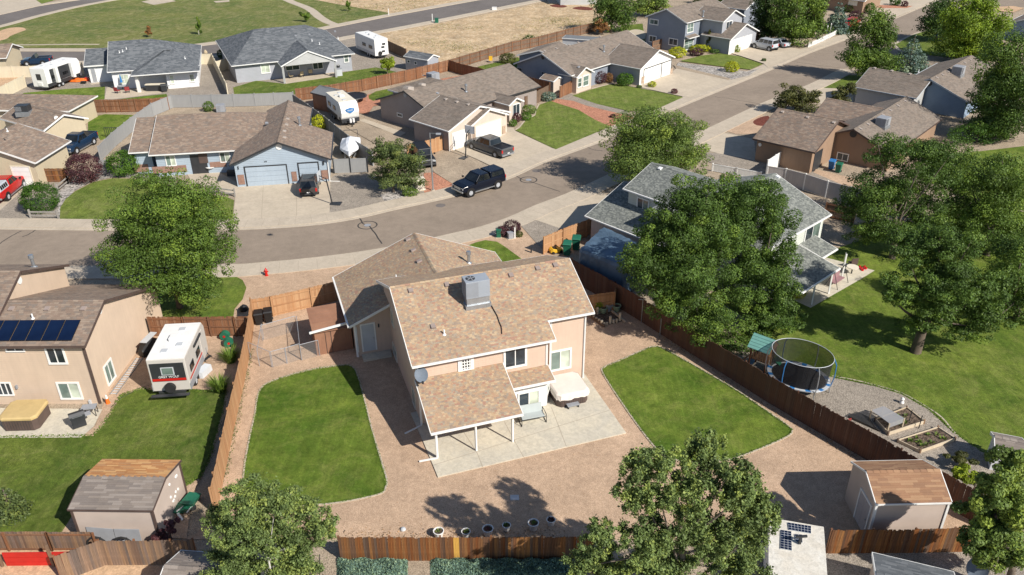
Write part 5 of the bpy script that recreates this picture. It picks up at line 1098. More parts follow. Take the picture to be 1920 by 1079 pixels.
# ---------------------------------------------------------------- trees and plants: leaf faces spread through lobed crowns
def leafmesh(name, mat, centers, radii, n, size, seed, flat=.75, up=.35, squash=None, shell=.55, cone=None, jit=.17):
    g = np.random.default_rng(seed); centers = np.asarray(centers, float); radii = np.asarray(radii, float).reshape(-1, 1) if np.ndim(radii[0]) == 0 else np.asarray(radii, float)
    if radii.shape[1] == 1: radii = np.repeat(radii, 3, 1)
    w = (radii.prod(1)) ** (2 / 3); idx = g.choice(len(centers), n, p=w / w.sum())
    d = g.normal(size=(n, 3)); d /= np.linalg.norm(d, axis=1, keepdims=True)
    rr = shell + (1 - shell) * g.random((n, 1)) ** .6; rr *= 1 + jit * g.normal(size=(n, 1)); rr = np.clip(rr, .05, 2.0)
    p = centers[idx] + d * rr * radii[idx]
    nrm = d + g.normal(size=(n, 3)) * flat + np.array([0, 0, up]); nrm /= np.linalg.norm(nrm, axis=1, keepdims=True)
    a = np.cross(nrm, g.normal(size=(n, 3))); a /= np.linalg.norm(a, axis=1, keepdims=True) + 1e-9; b = np.cross(nrm, a)
    s = size * g.uniform(.6, 1.35, (n, 1)); asp = g.uniform(.45, .75, (n, 1))
    v = np.stack([p - a * s, p - b * s * asp, p + a * s, p + b * s * asp], 1).reshape(-1, 3)
    tint = np.clip(.45 + .22 * g.normal(size=len(centers))[idx] + .16 * g.normal(size=n), 0, 1)
    me = bpy.data.meshes.new(name); me.vertices.add(4 * n); me.vertices.foreach_set('co', v.astype(np.float32).ravel())
    me.loops.add(4 * n); me.loops.foreach_set('vertex_index', np.arange(4 * n, dtype=np.int32)); me.polygons.add(n)
    me.polygons.foreach_set('loop_start', np.arange(0, 4 * n, 4, dtype=np.int32))
    at = me.attributes.new('tint', 'FLOAT', 'FACE'); at.data.foreach_set('value', tint.astype(np.float32)); me.materials.append(mat); me.update(); me.validate(); return me
LEAF = {}
def leafmat(k):
    if k not in LEAF: LEAF[k] = m_leaf('foliage ' + k, {'green': (.082, .145, .028), 'dark': (.05, .095, .022), 'light': (.14, .21, .046), 'lime': (.25, .33, .025), 'yellow': (.36, .4, .02), 'plum': (.085, .035, .042), 'olive': (.1, .11, .035), 'blue': (.14, .21, .18), 'hedge': (.055, .125, .014), 'birch': (.16, .225, .072), 'teal': (.16, .26, .21), 'limeg': (.17, .26, .025), 'rust': (.25, .13, .05), 'dry': (.26, .26, .13), 'dull': (.1, .14, .045), 'mid': (.105, .175, .03)}[k], .4 if k != 'plum' else .3)
    return LEAF[k]
TREES = []; LEAFN = []
def tree(label, base, lobes, leaf='green', name='tree', dens=.62, size=None, trunk=.25, seed=None, clump=.33, group=None, cat='tree', bark='bark', dy=0.0, keep=None, shell=.6, flat=.5, trunk_h=None, kmul=.62, vert=1.0, jit=.11, qm=0.0):
    """base: ground pixel of the trunk; lobes: (cx, cy, rx, ry[, depth shift m]) outlines of the crown masses"""
    seed = seed if seed is not None else abs(hash(label)) % 9999
    seed = sum(ord(c) * (i + 7) for i, c in enumerate(label)) % 99991
    r = random.Random(seed); B = G(*base); t = thing(name, label, cat, B, 0, group)
    plane_n = Vector((0, -1, 0)); cs = []; rs = []; area = 0; lob = []
    for lb in lobes:
        cx, cy, rx, ry = lb[:4]; dsh = lb[4] if len(lb) > 4 else 0.0
        p = hit((cx, cy), Vector((B.x, B.y + dsh, 0)), plane_n); D = (p - CAM).dot(FWD); phi = math.asin(min(.99, (CAM_H - p.z) / (p - CAM).length))
        X = rx * D / FPX; Ym = ry * D / FPX; dep = X * .9; Z = math.sqrt(max(Ym ** 2 - (dep * math.sin(phi)) ** 2, (.55 * Ym) ** 2)) / math.cos(phi)
        Z = min(Z, max(.35, p.z - .15) if p.z - Z < .1 else Z)
        lob.append((p, X, dep, Z)); area += rx * ry * math.pi
        k = int(max(9, min(90, 27 * kmul * (X * dep * Z) ** (1 / 3) / 1.3))); rc = clump
        for i in range(k):
            d = Vector((r.gauss(0, 1), r.gauss(0, 1), r.gauss(0, 1))).normalized(); q = (.6 + qm + (.32 - qm) * r.random()) if i % 4 else r.random() * .45
            c = p + Vector((d.x * X * q * 1.05, d.y * dep * q * 1.05, d.z * Z * q * 1.05)); kk = rc * r.uniform(.55, 1.15) * (1.5 + qm * 2 if i % 4 == 0 else 1)
            cs.append(c - B); rs.append((X * kk * r.uniform(.8, 1.3), dep * kk, Z * kk * r.uniform(.7, 1.15) * vert))
    n = int(min(190000, max(250, area * dens * 1.5))); LEAFN.append(n)
    Dm = sum(((l[0] - CAM).length for l in lob)) / len(lob)
    sz = size or max(.07, 1.45 * Dm / FPX)
    me = leafmesh('crown', leafmat(leaf), [tuple(c) for c in cs], rs, n, sz, seed, flat=flat, shell=shell, jit=jit); o = bpy.data.objects.new('crown', me); put(o, t); o['kind'] = 'stuff'
    if trunk:
        mb = MB(); top = min((l[0].z + l[3] * .3 for l in lob)); c0 = sum(((l[0] - B) for l in lob), Vector()) / len(lob); top = c0.z
        pts = [Vector((0, 0, -.1)), Vector((c0.x * .1, c0.y * .1, top * .35)), Vector((c0.x * .6, c0.y * .6, top * .75)), Vector((c0.x, c0.y, top))]; rr = [trunk, trunk * .75, trunk * .5, trunk * .3]
        for i in range(3): mb.cyl(pts[i], pts[i + 1], rr[i], rr[i + 1], 8, False)
        for i in range(min(14, len(cs))):
            c = cs[r.randrange(len(cs))]; s_ = pts[1] + (pts[3] - pts[1]) * r.random() * .8; m_ = (s_ + c) / 2 + Vector((0, 0, -.15 * (c - s_).length * .3)); mb.cyl(s_, m_, trunk * .32, trunk * .2, 6, False); mb.cyl(m_, c, trunk * .2, trunk * .06, 5, False)
        mb.build('trunk', M[bark], t, smooth=True)
    TREES.append(t); return t
def bush(label, c, rx, ry, leaf='hedge', dens=2.4, cat='bush', name='bush', group=None, clump=.3, size=None):
    B = G(c[0], c[1] + ry * .8); t = thing(name, label, cat, B, 0, group); D = (G(*c) - CAM).length; X = rx * D / FPX * .97; Z = ry * D / FPX * .97; r = random.Random(sum(map(ord, label)))
    cs = [(0, 0, Z * .92)]; rs = [(X, min(X, Z * 1.2), Z)]; k = max(8, int(rx * 1.2))
    for i in range(k):
        d = Vector((r.gauss(0, 1), r.gauss(0, 1), r.gauss(0, 1) + .3)).normalized(); cs.append((d.x * X * .85, d.y * min(X, Z * 1.2) * .85, Z * .92 + d.z * Z * .82)); q = r.uniform(.12, .22); rs.append((X * q, X * q, Z * q))
    me = leafmesh('crown', leafmat(leaf), cs, rs, int(max(400, rx * ry * 3.14 * dens * 1.5)), size or max(.045, 1.0 * D / FPX), sum(map(ord, label)), shell=.8, flat=.55, jit=.07); o = bpy.data.objects.new('foliage', me); put(o, t); o['kind'] = 'stuff'
    mb = MB(); mb.cyl((0, 0, -.05), (0, 0, Z * .8), .05, .03, 6); mb.build('stem', M['bark'], t); return t
def conifer(label, base, top, rx, leaf='blue', dens=1.5, layers=9, name='spruce_tree'):
    B = G(*base); t = thing(name, label, 'tree', B); p = hit(top, B, Vector((0, -1, 0))); H = p.z; D = (B - CAM).length; X = rx * D / FPX; seed = sum(map(ord, label)); r = random.Random(seed); cs = []; rs = []
    for i in range(layers):
        f = i / (layers - 1); z = H * (.07 + .9 * f); R0 = X * (1 - f) ** .85 + .12; k = max(3, int(13 * (1 - f) + 3))
        for j in range(k):
            a = 6.283 * (j + r.random() * .6) / k + i; q = R0 * r.uniform(.55, .85); cs.append((q * math.cos(a), q * math.sin(a), z - q * .18)); e = R0 * .33 + .08; rs.append((e, e, e * .5 + .06))
    area = rx * (base[1] - top[1]); me = leafmesh('crown', leafmat(leaf), cs, rs, int(max(700, area * dens * 2.2)), max(.07, 1.5 * D / FPX), seed, shell=.35, up=.6); o = bpy.data.objects.new('crown', me); put(o, t); o['kind'] = 'stuff'
    mb = MB(); mb.cyl((0, 0, -.1), (0, 0, H * .95), .22, .03, 8); mb.build('trunk', M['bark'], t); return t
BR = .55
tree('large dense ash tree with bright tips beside the street in the left middle', (338, 578), [(310, 385, 95, 62), (250, 420, 62, 55), (375, 420, 70, 60), (300, 470, 105, 70, -1), (235, 480, 50, 45), (385, 480, 62, 62), (320, 530, 80, 45, -2), (365, 545, 50, 35, -2), (300, 340, 50, 28)], 'mid', trunk=.3, dens=.75, shell=.75, kmul=.75, clump=.25, jit=.07, qm=.2)
tree('round full tree beside the street with its shadow on the asphalt', (1238, 352), [(1225, 225, 62, 36), (1178, 258, 52, 42), (1268, 258, 64, 46), (1225, 300, 88, 46, -1), (1292, 300, 44, 34), (1168, 305, 42, 36), (1225, 262, 70, 50)], 'light', dens=.95, trunk=.28, shell=.75, kmul=.75, clump=.25, jit=.07, qm=.2)
tree('tall leafy tree with light green tips standing behind the brown fence near the tarp', (1290, 618), [(1290, 375, 60, 48), (1255, 430, 62, 48), (1330, 430, 60, 60), (1215, 492, 52, 52, -1), (1290, 520, 84, 70, -1.5), (1252, 560, 50, 42, -2), (1330, 595, 80, 50, -2), (1375, 638, 60, 28, -2.5), (1225, 440, 45, 45), (1290, 450, 70, 60)], 'green', dens=.9, trunk=.35, shell=.75, kmul=.75, clump=.25, jit=.07, qm=.2)
tree('tall multi-stem tree in front of the sage house with dense green crown', (1420, 600), [(1400, 370, 66, 46), (1385, 430, 62, 60), (1445, 430, 52, 60), (1400, 510, 70, 60, -1), (1458, 520, 50, 64, -1), (1430, 590, 70, 54, -1.5), (1474, 585, 38, 42), (1350, 380, 45, 38)], 'green', dens=.9, trunk=.3, shell=.75, kmul=.75, clump=.25, jit=.07, qm=.2)
tree('wide tree with grey branches showing on the far lawn at right', (1672, 486), [(1665, 285, 42, 35), (1710, 285, 65, 38), (1620, 400, 42, 38), (1680, 350, 50, 42), (1655, 425, 55, 34, -1), (1720, 400, 60, 45, 1), (1740, 330, 58, 46), (1615, 440, 38, 28), (1640, 360, 62, 52), (1600, 375, 36, 34), (1700, 440, 62, 34), (1755, 290, 48, 36)], 'green', dens=.7, trunk=.32, clump=.28)
tree('big spreading tree with exposed trunk on the bright back lawn', (1716, 662), [(1770, 450, 62, 45, 2), (1745, 500, 60, 45, 1), (1800, 510, 65, 50), (1700, 560, 50, 32), (1765, 575, 60, 36), (1830, 560, 52, 36), (1720, 605, 42, 28), (1800, 618, 60, 28), (1680, 535, 36, 28), (1725, 465, 62, 50, 2), (1840, 590, 56, 44), (1780, 545, 80, 50), (1850, 540, 46, 40)], 'green', dens=.6, trunk=.42, clump=.27)
tree('tall tree behind the lawn at the right edge with lighter leaves', (1850, 480), [(1850, 330, 66, 46), (1900, 350, 55, 56), (1840, 400, 66, 50), (1895, 430, 60, 60), (1870, 490, 66, 44), (1820, 450, 50, 44)], 'mid', dens=.6, trunk=.3)
tree('tall tree filling the gap between the brown house and the back lawn', (1790, 430), [(1770, 300, 50, 44), (1800, 350, 62, 52), (1780, 410, 66, 44), (1830, 400, 50, 50)], 'green', dens=.7, trunk=.3)
tree('dark leafy tree at the right edge over the shaded lawn', (1900, 690), [(1905, 600, 50, 40), (1880, 640, 40, 30), (1930, 650, 40, 40)], 'green', dens=.6, trunk=.25) if False else None
tree('leafy tree at the right edge below the middle of the lawn', (1905, 600), [(1880, 520, 60, 50), (1920, 550, 50, 60), (1890, 470, 50, 45), (1860, 580, 44, 36)], 'green', dens=.6, trunk=.25)
tree('tall tree at the right edge above the hedge', (1885, 262), [(1885, 105, 50, 44), (1900, 165, 60, 54), (1860, 165, 40, 40), (1880, 220, 66, 48), (1900, 270, 60, 40), (1850, 240, 44, 34)], 'green', dens=.7, trunk=.25)
tree('grey-green tree leaning over the taupe roof at right', (1850, 235), [(1853, 155, 28, 30), (1845, 190, 32, 28), (1862, 215, 40, 26)], 'dull', dens=.6, trunk=.2)
tree('bright yellow-green tree near the top right corner', (1812, 116), [(1838, 10, 34, 30), (1810, 45, 52, 42), (1850, 60, 44, 48), (1800, 85, 50, 30), (1835, 92, 46, 28)], 'limeg', dens=.95, trunk=.25)
tree('dark green maple on the corner lawn beside the street', (1766, 80), [(1770, 25, 40, 26), (1750, 45, 38, 22), (1790, 45, 34, 22)], 'dark', dens=.9, trunk=.2)
tree('tall narrow tree beside the street left of the blue spruce', (1625, 150), [(1652, 36, 26, 24), (1625, 58, 34, 34), (1655, 75, 30, 40), (1612, 100, 38, 30), (1645, 112, 42, 30), (1618, 125, 28, 20)], 'mid', dens=.9, trunk=.22)
conifer('blue spruce behind the taupe roof in the upper right', (1700, 141), (1706, 64), 37, 'blue'); conifer('pale blue spruce at the end of the dark tree row', (1566, 62), (1562, -2), 22, 'blue')
tree('dark tall tree beside the slate blue house', (1440, 78), [(1435, 5, 30, 32), (1430, 40, 28, 30), (1450, 58, 34, 24)], 'dark', dens=.95, trunk=.22)
tree('yellow-flecked tree in the middle of the street row', (1485, 88), [(1480, 8, 34, 32), (1475, 40, 34, 32), (1500, 64, 34, 24)], 'mid', dens=.95, trunk=.22)
tree('sunlit tree at the right end of the street row', (1525, 72), [(1525, 8, 32, 30), (1518, 38, 30, 32), (1535, 50, 24, 24)], 'mid', dens=.95, trunk=.2)
tree('dark rounded tree at the end of the dirt lot fence', (1145, 62), [(1140, 8, 32, 24), (1165, 15, 28, 26), (1135, 36, 26, 20), (1165, 42, 26, 18)], 'green', dens=1.0, trunk=.25)
tree('pale dotted tree behind the two-storey roof', (1222, 32), [(1205, 5, 30, 20), (1235, 8, 28, 18), (1215, 20, 30, 12)], 'light', dens=1.0, trunk=.2)
tree('bright treetop above the two-storey roof ridge', (1345, 8), [(1320, -4, 26, 10), (1360, -4, 24, 12)], 'light', dens=1, trunk=.2)
tree('feathery green juniper tree beside the utility box', (738, 362), [(735, 285, 38, 24), (715, 300, 26, 26), (765, 305, 34, 30), (735, 335, 46, 24), (710, 265, 12, 14), (770, 340, 26, 18)], 'dull', dens=1.1, trunk=.15, name='juniper_tree')
tree('olive rounded tree beside the street in front of the brown roof', (1493, 212), [(1480, 178, 28, 20), (1510, 180, 28, 20), (1493, 195, 40, 15)], 'olive', dens=1.2, trunk=.18)
tree('olive upright bush tree between the two right-hand roofs', (1578, 218), [(1582, 172, 22, 18), (1575, 198, 26, 18)], 'olive', dens=1.2, trunk=.12)
tree('birch tree with pale stems in the bottom left foreground', (500, 1150), [(470, 935, 70, 34), (540, 945, 62, 34), (420, 985, 48, 42), (500, 990, 80, 48), (590, 990, 46, 42), (440, 1050, 70, 45), (550, 1050, 76, 45), (490, 1090, 100, 35)], 'birch', dens=1.3, trunk=.2, bark='birch', size=.056, flat=.85, shell=.05, clump=.17, kmul=2.3, vert=1.5, jit=.42)
tree('large pale green tree in the bottom centre foreground', (1275, 1180), [(1325, 855, 46, 48, 2), (1205, 880, 46, 44), (1250, 870, 48, 36), (1385, 900, 50, 44), (1200, 930, 52, 42), (1290, 920, 62, 50), (1370, 920, 48, 42), (1400, 980, 58, 55), (1310, 1000, 70, 55), (1210, 1010, 62, 48), (1130, 1010, 50, 38), (1105, 1055, 52, 36), (1430, 960, 36, 40), (1250, 1070, 90, 42), (1390, 1060, 70, 40), (1150, 1070, 48, 30)], 'birch', dens=1.3, trunk=.25, size=.06, flat=.8, shell=.05, clump=.16, kmul=2.3, vert=2.0, jit=.42)
tree('bright leafy tree in the bottom right corner', (1885, 1120), [(1895, 870, 48, 44), (1860, 915, 44, 38), (1905, 950, 50, 60), (1868, 985, 50, 46), (1832, 940, 36, 34), (1890, 1040, 60, 46), (1845, 1030, 48, 46), (1835, 985, 36, 34)], 'light', dens=.7, trunk=.22)
tree('small bright shrub tree by the right-hand fence corner', (1828, 925), [(1800, 885, 26, 18), (1822, 900, 24, 16)], 'lime', dens=1.2, trunk=.08)
tree('brownish shrub beside the long fence near the right edge', (1800, 880), [(1800, 862, 26, 14)], 'olive', dens=1.2, trunk=.08)
tree('plum-leaved shrub at the corner of the tan shed', (318, 1040), [(322, 985, 16, 16), (312, 1015, 22, 24), (335, 1040, 26, 26)], 'plum', dens=1.4, trunk=.08, name='bush', cat='bush')
tree('small young lime tree on the grey patio house lawn', (727, 141), [(727, 119, 13, 12)], 'lime', dens=3, trunk=.06, clump=.4)
tree('small green tree beside the grey patio house', (435, 101), [(432, 85, 9, 11)], 'green', dens=3, trunk=.08)
tree('young green tree in the park with white trunk', (373, 66), [(373, 48, 6, 13)], 'mid', dens=3, trunk=.06, bark='birch')
tree('young orange-leaved tree in the park', (278, 71), [(278, 58, 7, 8)], 'rust', dens=3, trunk=.05); tree('young tree at the top of the park by the path', (654, 22), [(653, 8, 5, 10)], 'mid', dens=3, trunk=.05); tree('small park tree beside the curved path', (572, 42), [(572, 30, 10, 10)], 'mid', dens=2.5, trunk=.05)
conifer('small young pine on the left lawn', (24, 965), (12, 915), 26, 'dull', name='pine_tree')
tree('rust and green small tree beside the dark tree by the dirt lot', (1130, 66), [(1128, 50, 16, 13)], 'rust', dens=1.6, trunk=.1)
tree('thin young tree in front of the dark grey wall', (1330, 96), [(1331, 76, 6, 14)], 'olive', dens=3, trunk=.05)
# bushes
bush('round green bush behind the split rail fence by the street', (82, 376), 29, 25, 'hedge'); bush('round plum-purple bush beside the orange brown fence', (163, 321), 28, 25, 'plum'); bush('round green bush in front of the blue house corner', (236, 311), 27, 22, 'hedge')
bush('bright yellow-green round bush beside the dark panel fence', (601, 232), 15, 13, 'yellow'); bush('dark plum bush by the sidewalk above the small lawn', (960, 427), 17, 14, 'plum'); bush('lower plum bush beside the green utility box', (942, 435), 12, 10, 'plum')
bush('clipped green bush in front of the ranch garage wall', (1171, 152), 16, 12, 'hedge'); bush('yellow bush beside the ranch driveway', (1222, 160), 8, 6, 'yellow'); bush('small grey bush near the end of the ranch driveway', (1264, 173), 6, 5, 'plum'); bush('tiny grey bush on the ranch lawn edge', (1198, 164), 5, 3, 'dull')
bush('pink flowering shrub beside the cream entry gable', (1122, 147), 16, 12, 'plum'); bush('red flowering shrub next to the pink one', (1140, 148), 9, 9, 'rust'); bush('spreading juniper by the weathered fence panel', (1028, 183), 15, 9, 'blue'); bush('white flowering bush beside the taupe house entry', (992, 207), 14, 9, 'light'); bush('green ball bush below the white flowers', (987, 220), 10, 8, 'hedge'); bush('dark red bush by the taupe garage pier', (969, 222), 9, 9, 'plum'); bush('small green bush at the corner of the taupe driveway', (962, 232), 8, 7, 'hedge'); bush('small dark bush in the crushed brick path', (1149, 219), 6, 4, 'plum')
bush('yellow-green bush in front of the dark grey house', (1270, 101), 17, 10, 'yellow'); bush('low yellow bush along the bay window', (1312, 93), 20, 7, 'yellow'); bush('red-brown bush beside the yellow ones', (1305, 100), 14, 7, 'plum'); bush('round yellow-green bush on the far lawn by the street', (1371, 128), 13, 10, 'yellow'); bush('small grey-green plant at the far driveway edge', (1432, 114), 4, 3, 'dull')
bush('green bush by the dirt lot fence', (993, 79), 14, 10, 'hedge'); bush('olive shrub behind the ranch house', (952, 112), 16, 10, 'olive'); bush('clipped green bush by the brown house', (1591, 18), 9, 7, 'hedge'); bush('clipped dark red bush by the brown house', (1607, 18), 8, 6, 'plum'); bush('dark red tree-like bush beside the red car', (1603, 34), 13, 9, 'plum'); bush('tall clipped bush near the far drive', (1630, 19), 8, 9, 'hedge')
bush('clipped bush at the top by the far driveway', (1677, 6), 9, 7, 'hedge'); bush('small dark bush at the top by the far driveway', (1695, 10), 6, 5, 'plum')
bush('long green hedge below the taupe roof corner', (1830, 256), 48, 17, 'hedge', 1.4, cat='hedge', name='hedge'); bush('green shrub peeking above the far vinyl fence', (392, 202), 10, 9, 'mid'); bush('small bush at the white flag by the blue house wall', (583, 220), 6, 7, 'mid')
bush('small upright shrub beside the far driveway of the grey house', (1382, 94), 5, 7, 'light'); bush('low green shrubs under the bay window', (1340, 98), 9, 4, 'green'); bush('bush beside the green trash cans', (973, 440), 8, 6, 'olive'); bush('green plant at the foot of the utility box', (770, 362), 16, 8, 'mid')
bush('grassy green shrub beside the cream vinyl fence', (415, 104), 6, 8, 'dark'); bush('shrub on the far kerb of the park street', (425, 107), 5, 4, 'plum'); bush('yellow climbing shrub at the foot of the tree by the sage patio', (1495, 540), 16, 26, 'yellow', 1.0)
def clumpgrass(label, c, h=.9, w=.7, mat='mid', n=260):
    B = G(*c); g = random.Random(sum(map(ord, label))); mb = MB()
    for i in range(n):
        a = g.random() * 6.283; r0 = g.random() ** .5 * w * .3; r1 = r0 + w * g.uniform(.2, .8); p = Vector((r0 * math.cos(a), r0 * math.sin(a), 0)); q = Vector((r1 * math.cos(a), r1 * math.sin(a), h * g.uniform(.45, 1))); m = (p + q) / 2 + Vector((0, 0, h * .2)); s = Vector((-math.sin(a), math.cos(a), 0)) * .02; mb.ct = g.random() * .9 + .05
        mb.quad(p - s, p + s, m + s, m - s); mb.poly([m - s, m + s, q])
    o = bpy.data.objects.new('ornamental_grass', mb.mesh('ornamental_grass', leafmat(mat))); o.location = B; C.objects.link(o); XF[o.name] = Matrix.Translation(B); tag(o, label, 'grass clump', 'grass clumps beside the left fence')
clumpgrass('arching grass clump by the left fence near the green hose reels', (434, 680), 1.2, 1.1); clumpgrass('arching grass clump by the left fence below the white camper', (414, 735), 1.2, 1.1)
# ground cover below the back fence
def cover(label, x0, x1, y0, y1, n, mat='teal', h=.55):
    g = np.random.default_rng(3 + x0); A, B_, Cc, D = G(x0, y0), G(x1, y0), G(x1, y1), G(x0, y1); A, B_, Cc, D = [np.array(p) for p in (A, B_, Cc, D)]
    u = g.random((n, 1)); v = g.random((n, 1)); p = (A * (1 - u) + B_ * u) * (1 - v) + (D * (1 - u) + Cc * u) * v
    edge = np.minimum(np.minimum(u, 1 - u) * 8, np.minimum(v, 1 - v) * 5).clip(0, 1); p[:, 2:] = h * edge ** .5 * (.35 + .65 * g.random((n, 1))) * (.8 + .2 * np.sin(p[:, :1] * 5) * np.cos(p[:, 1:2] * 4))
    d = g.normal(size=(n, 3)) + np.array([0, 0, .8]); d /= np.linalg.norm(d, axis=1, keepdims=True); a = np.cross(d, g.normal(size=(n, 3))); a /= np.linalg.norm(a, axis=1, keepdims=True); b = np.cross(d, a); s = .06 * g.uniform(.6, 1.4, (n, 1))
    vtx = np.stack([p - a * s, p - b * s * .45, p + a * s, p + b * s * .45], 1).reshape(-1, 3); c = vtx.mean(0); c[2] = 0
    me = bpy.data.meshes.new('ground_cover'); me.from_pydata((vtx - c).tolist(), [], np.arange(4 * n).reshape(-1, 4).tolist()); at = me.attributes.new('tint', 'FLOAT', 'FACE'); at.data.foreach_set('value', g.random(n).astype(np.float32)); me.materials.append(leafmat(mat))
    o = bpy.data.objects.new('ground_cover', me); o.location = c; C.objects.link(o); tag(o, label, 'ground cover', None, 'stuff')
cover('blue-green ground cover below the weathered fence left of the gap', 632, 765, 1052, 1098, 14000); cover('blue-green ground cover below the weathered fence right of the gap', 806, 1085, 1052, 1098, 26000)
# small growth: weeds on the dirt lot, flowers on shrubs
def scatter(label, px, n, size, mat, hmax=.18, name='weeds'):
    g = random.Random(len(label)); P2 = [G(*p) for p in px]; xs = [p.x for p in P2]; ys = [p.y for p in P2]; mb = MB(); poly = [(p.x, p.y) for p in P2]; seeds = [(g.uniform(min(xs), max(xs)), g.uniform(min(ys), max(ys))) for _ in range(26)]
    k = 0
    while k < n:
        s = g.choice(seeds); x, y = s[0] + g.gauss(0, 2.2), s[1] + g.gauss(0, 1.6)
        sp = clip_span(poly, y); k += 1
        if not sp or not sp[0] < x < sp[1]: continue
        for _ in range(3):
            c = Vector((x + g.gauss(0, .2), y + g.gauss(0, .2), g.random() * hmax)); a = Vector((g.gauss(0, 1), g.gauss(0, 1), g.gauss(0, 1))).normalized() * size; b = a.cross(Vector((g.gauss(0, 1), g.gauss(0, 1), 1))).normalized() * size * .5; mb.ct = g.random(); mb.quad(c - a, c - b, c + a, c + b)
    o = mb.build(name, leafmat(mat)); tag(o, label, 'weeds', None, 'stuff')
scatter('scattered dry weeds over the bare dirt lot', [(720, 70), (960, 18), (1120, 14), (1115, 55), (960, 88), (850, 114)], 2600, .1, 'dry')
scatter('scattered dry weeds on the dirt strip above the far street', [(600, -6), (900, -8), (730, 28), (640, 10)], 900, .12, 'dry')

print('LEAVES', sum(LEAFN))
# ---------------------------------------------------------------- vehicles
def paint(name, c, rough=.25, metal=.0): 
    t = NT(name); t.out(c, rough, metal, .22); t.b.inputs['Coat Weight'].default_value = .3; t.b.inputs['Coat Roughness'].default_value = .1; return t.m
PT = {k: paint('car paint ' + k, c) for k, c in {'navy': (.004, .007, .016), 'graphite': (.09, .095, .1), 'darkgrey': (.055, .05, .048), 'black': (.015, .016, .018), 'red': (.42, .012, .012), 'silver': (.45, .48, .52), 'white': (.74, .74, .74), 'denim': (.012, .03, .065)}.items()}
def sec(hw, zb, zt, r=.12, k=.94):
    h = zt - zb
    return [(-hw * k, zb), (hw * k, zb), (hw, zb + h * .25), (hw, zb + h * .62), (hw * .97, zt - h * .12), (hw * .9, zt), (-hw * .9, zt), (-hw * .97, zt - h * .12), (-hw, zb + h * .62), (-hw, zb + h * .25)]
def wheel(par, x, y, r, w=.26, rim=.6):
    a = MB(); s = 1 if y > 0 else -1
    prof = [(r * .62, -w / 2), (r * .93, -w / 2), (r, -w * .3), (r, w * .3), (r * .93, w / 2), (r * .62, w / 2)]
    seg = 20; rings = [[Vector((x + q * math.cos(6.283 * i / seg), y + o, r + q * math.sin(6.283 * i / seg))) for i in range(seg)] for q, o in prof]; a.loft(rings); 
    wl = a.build('wheel', M['rubber'], par, smooth=False)
    b = MB(); b.cyl((x, y + s * w * .46, r), (x, y + s * w * .52, r), r * rim, r * rim * .9, 16); ro = b.build('rim', M['grey'], wl)
    b = MB()
    for i in range(5): a_ = i * 1.2566; b.bar((x, y + s * w * .53, r), (x + r * rim * .85 * math.cos(a_), y + s * w * .53, r + r * rim * .85 * math.sin(a_)), .07, .03, (0, 1, 0))
    b.build('spokes', M['lgrey'], wl)
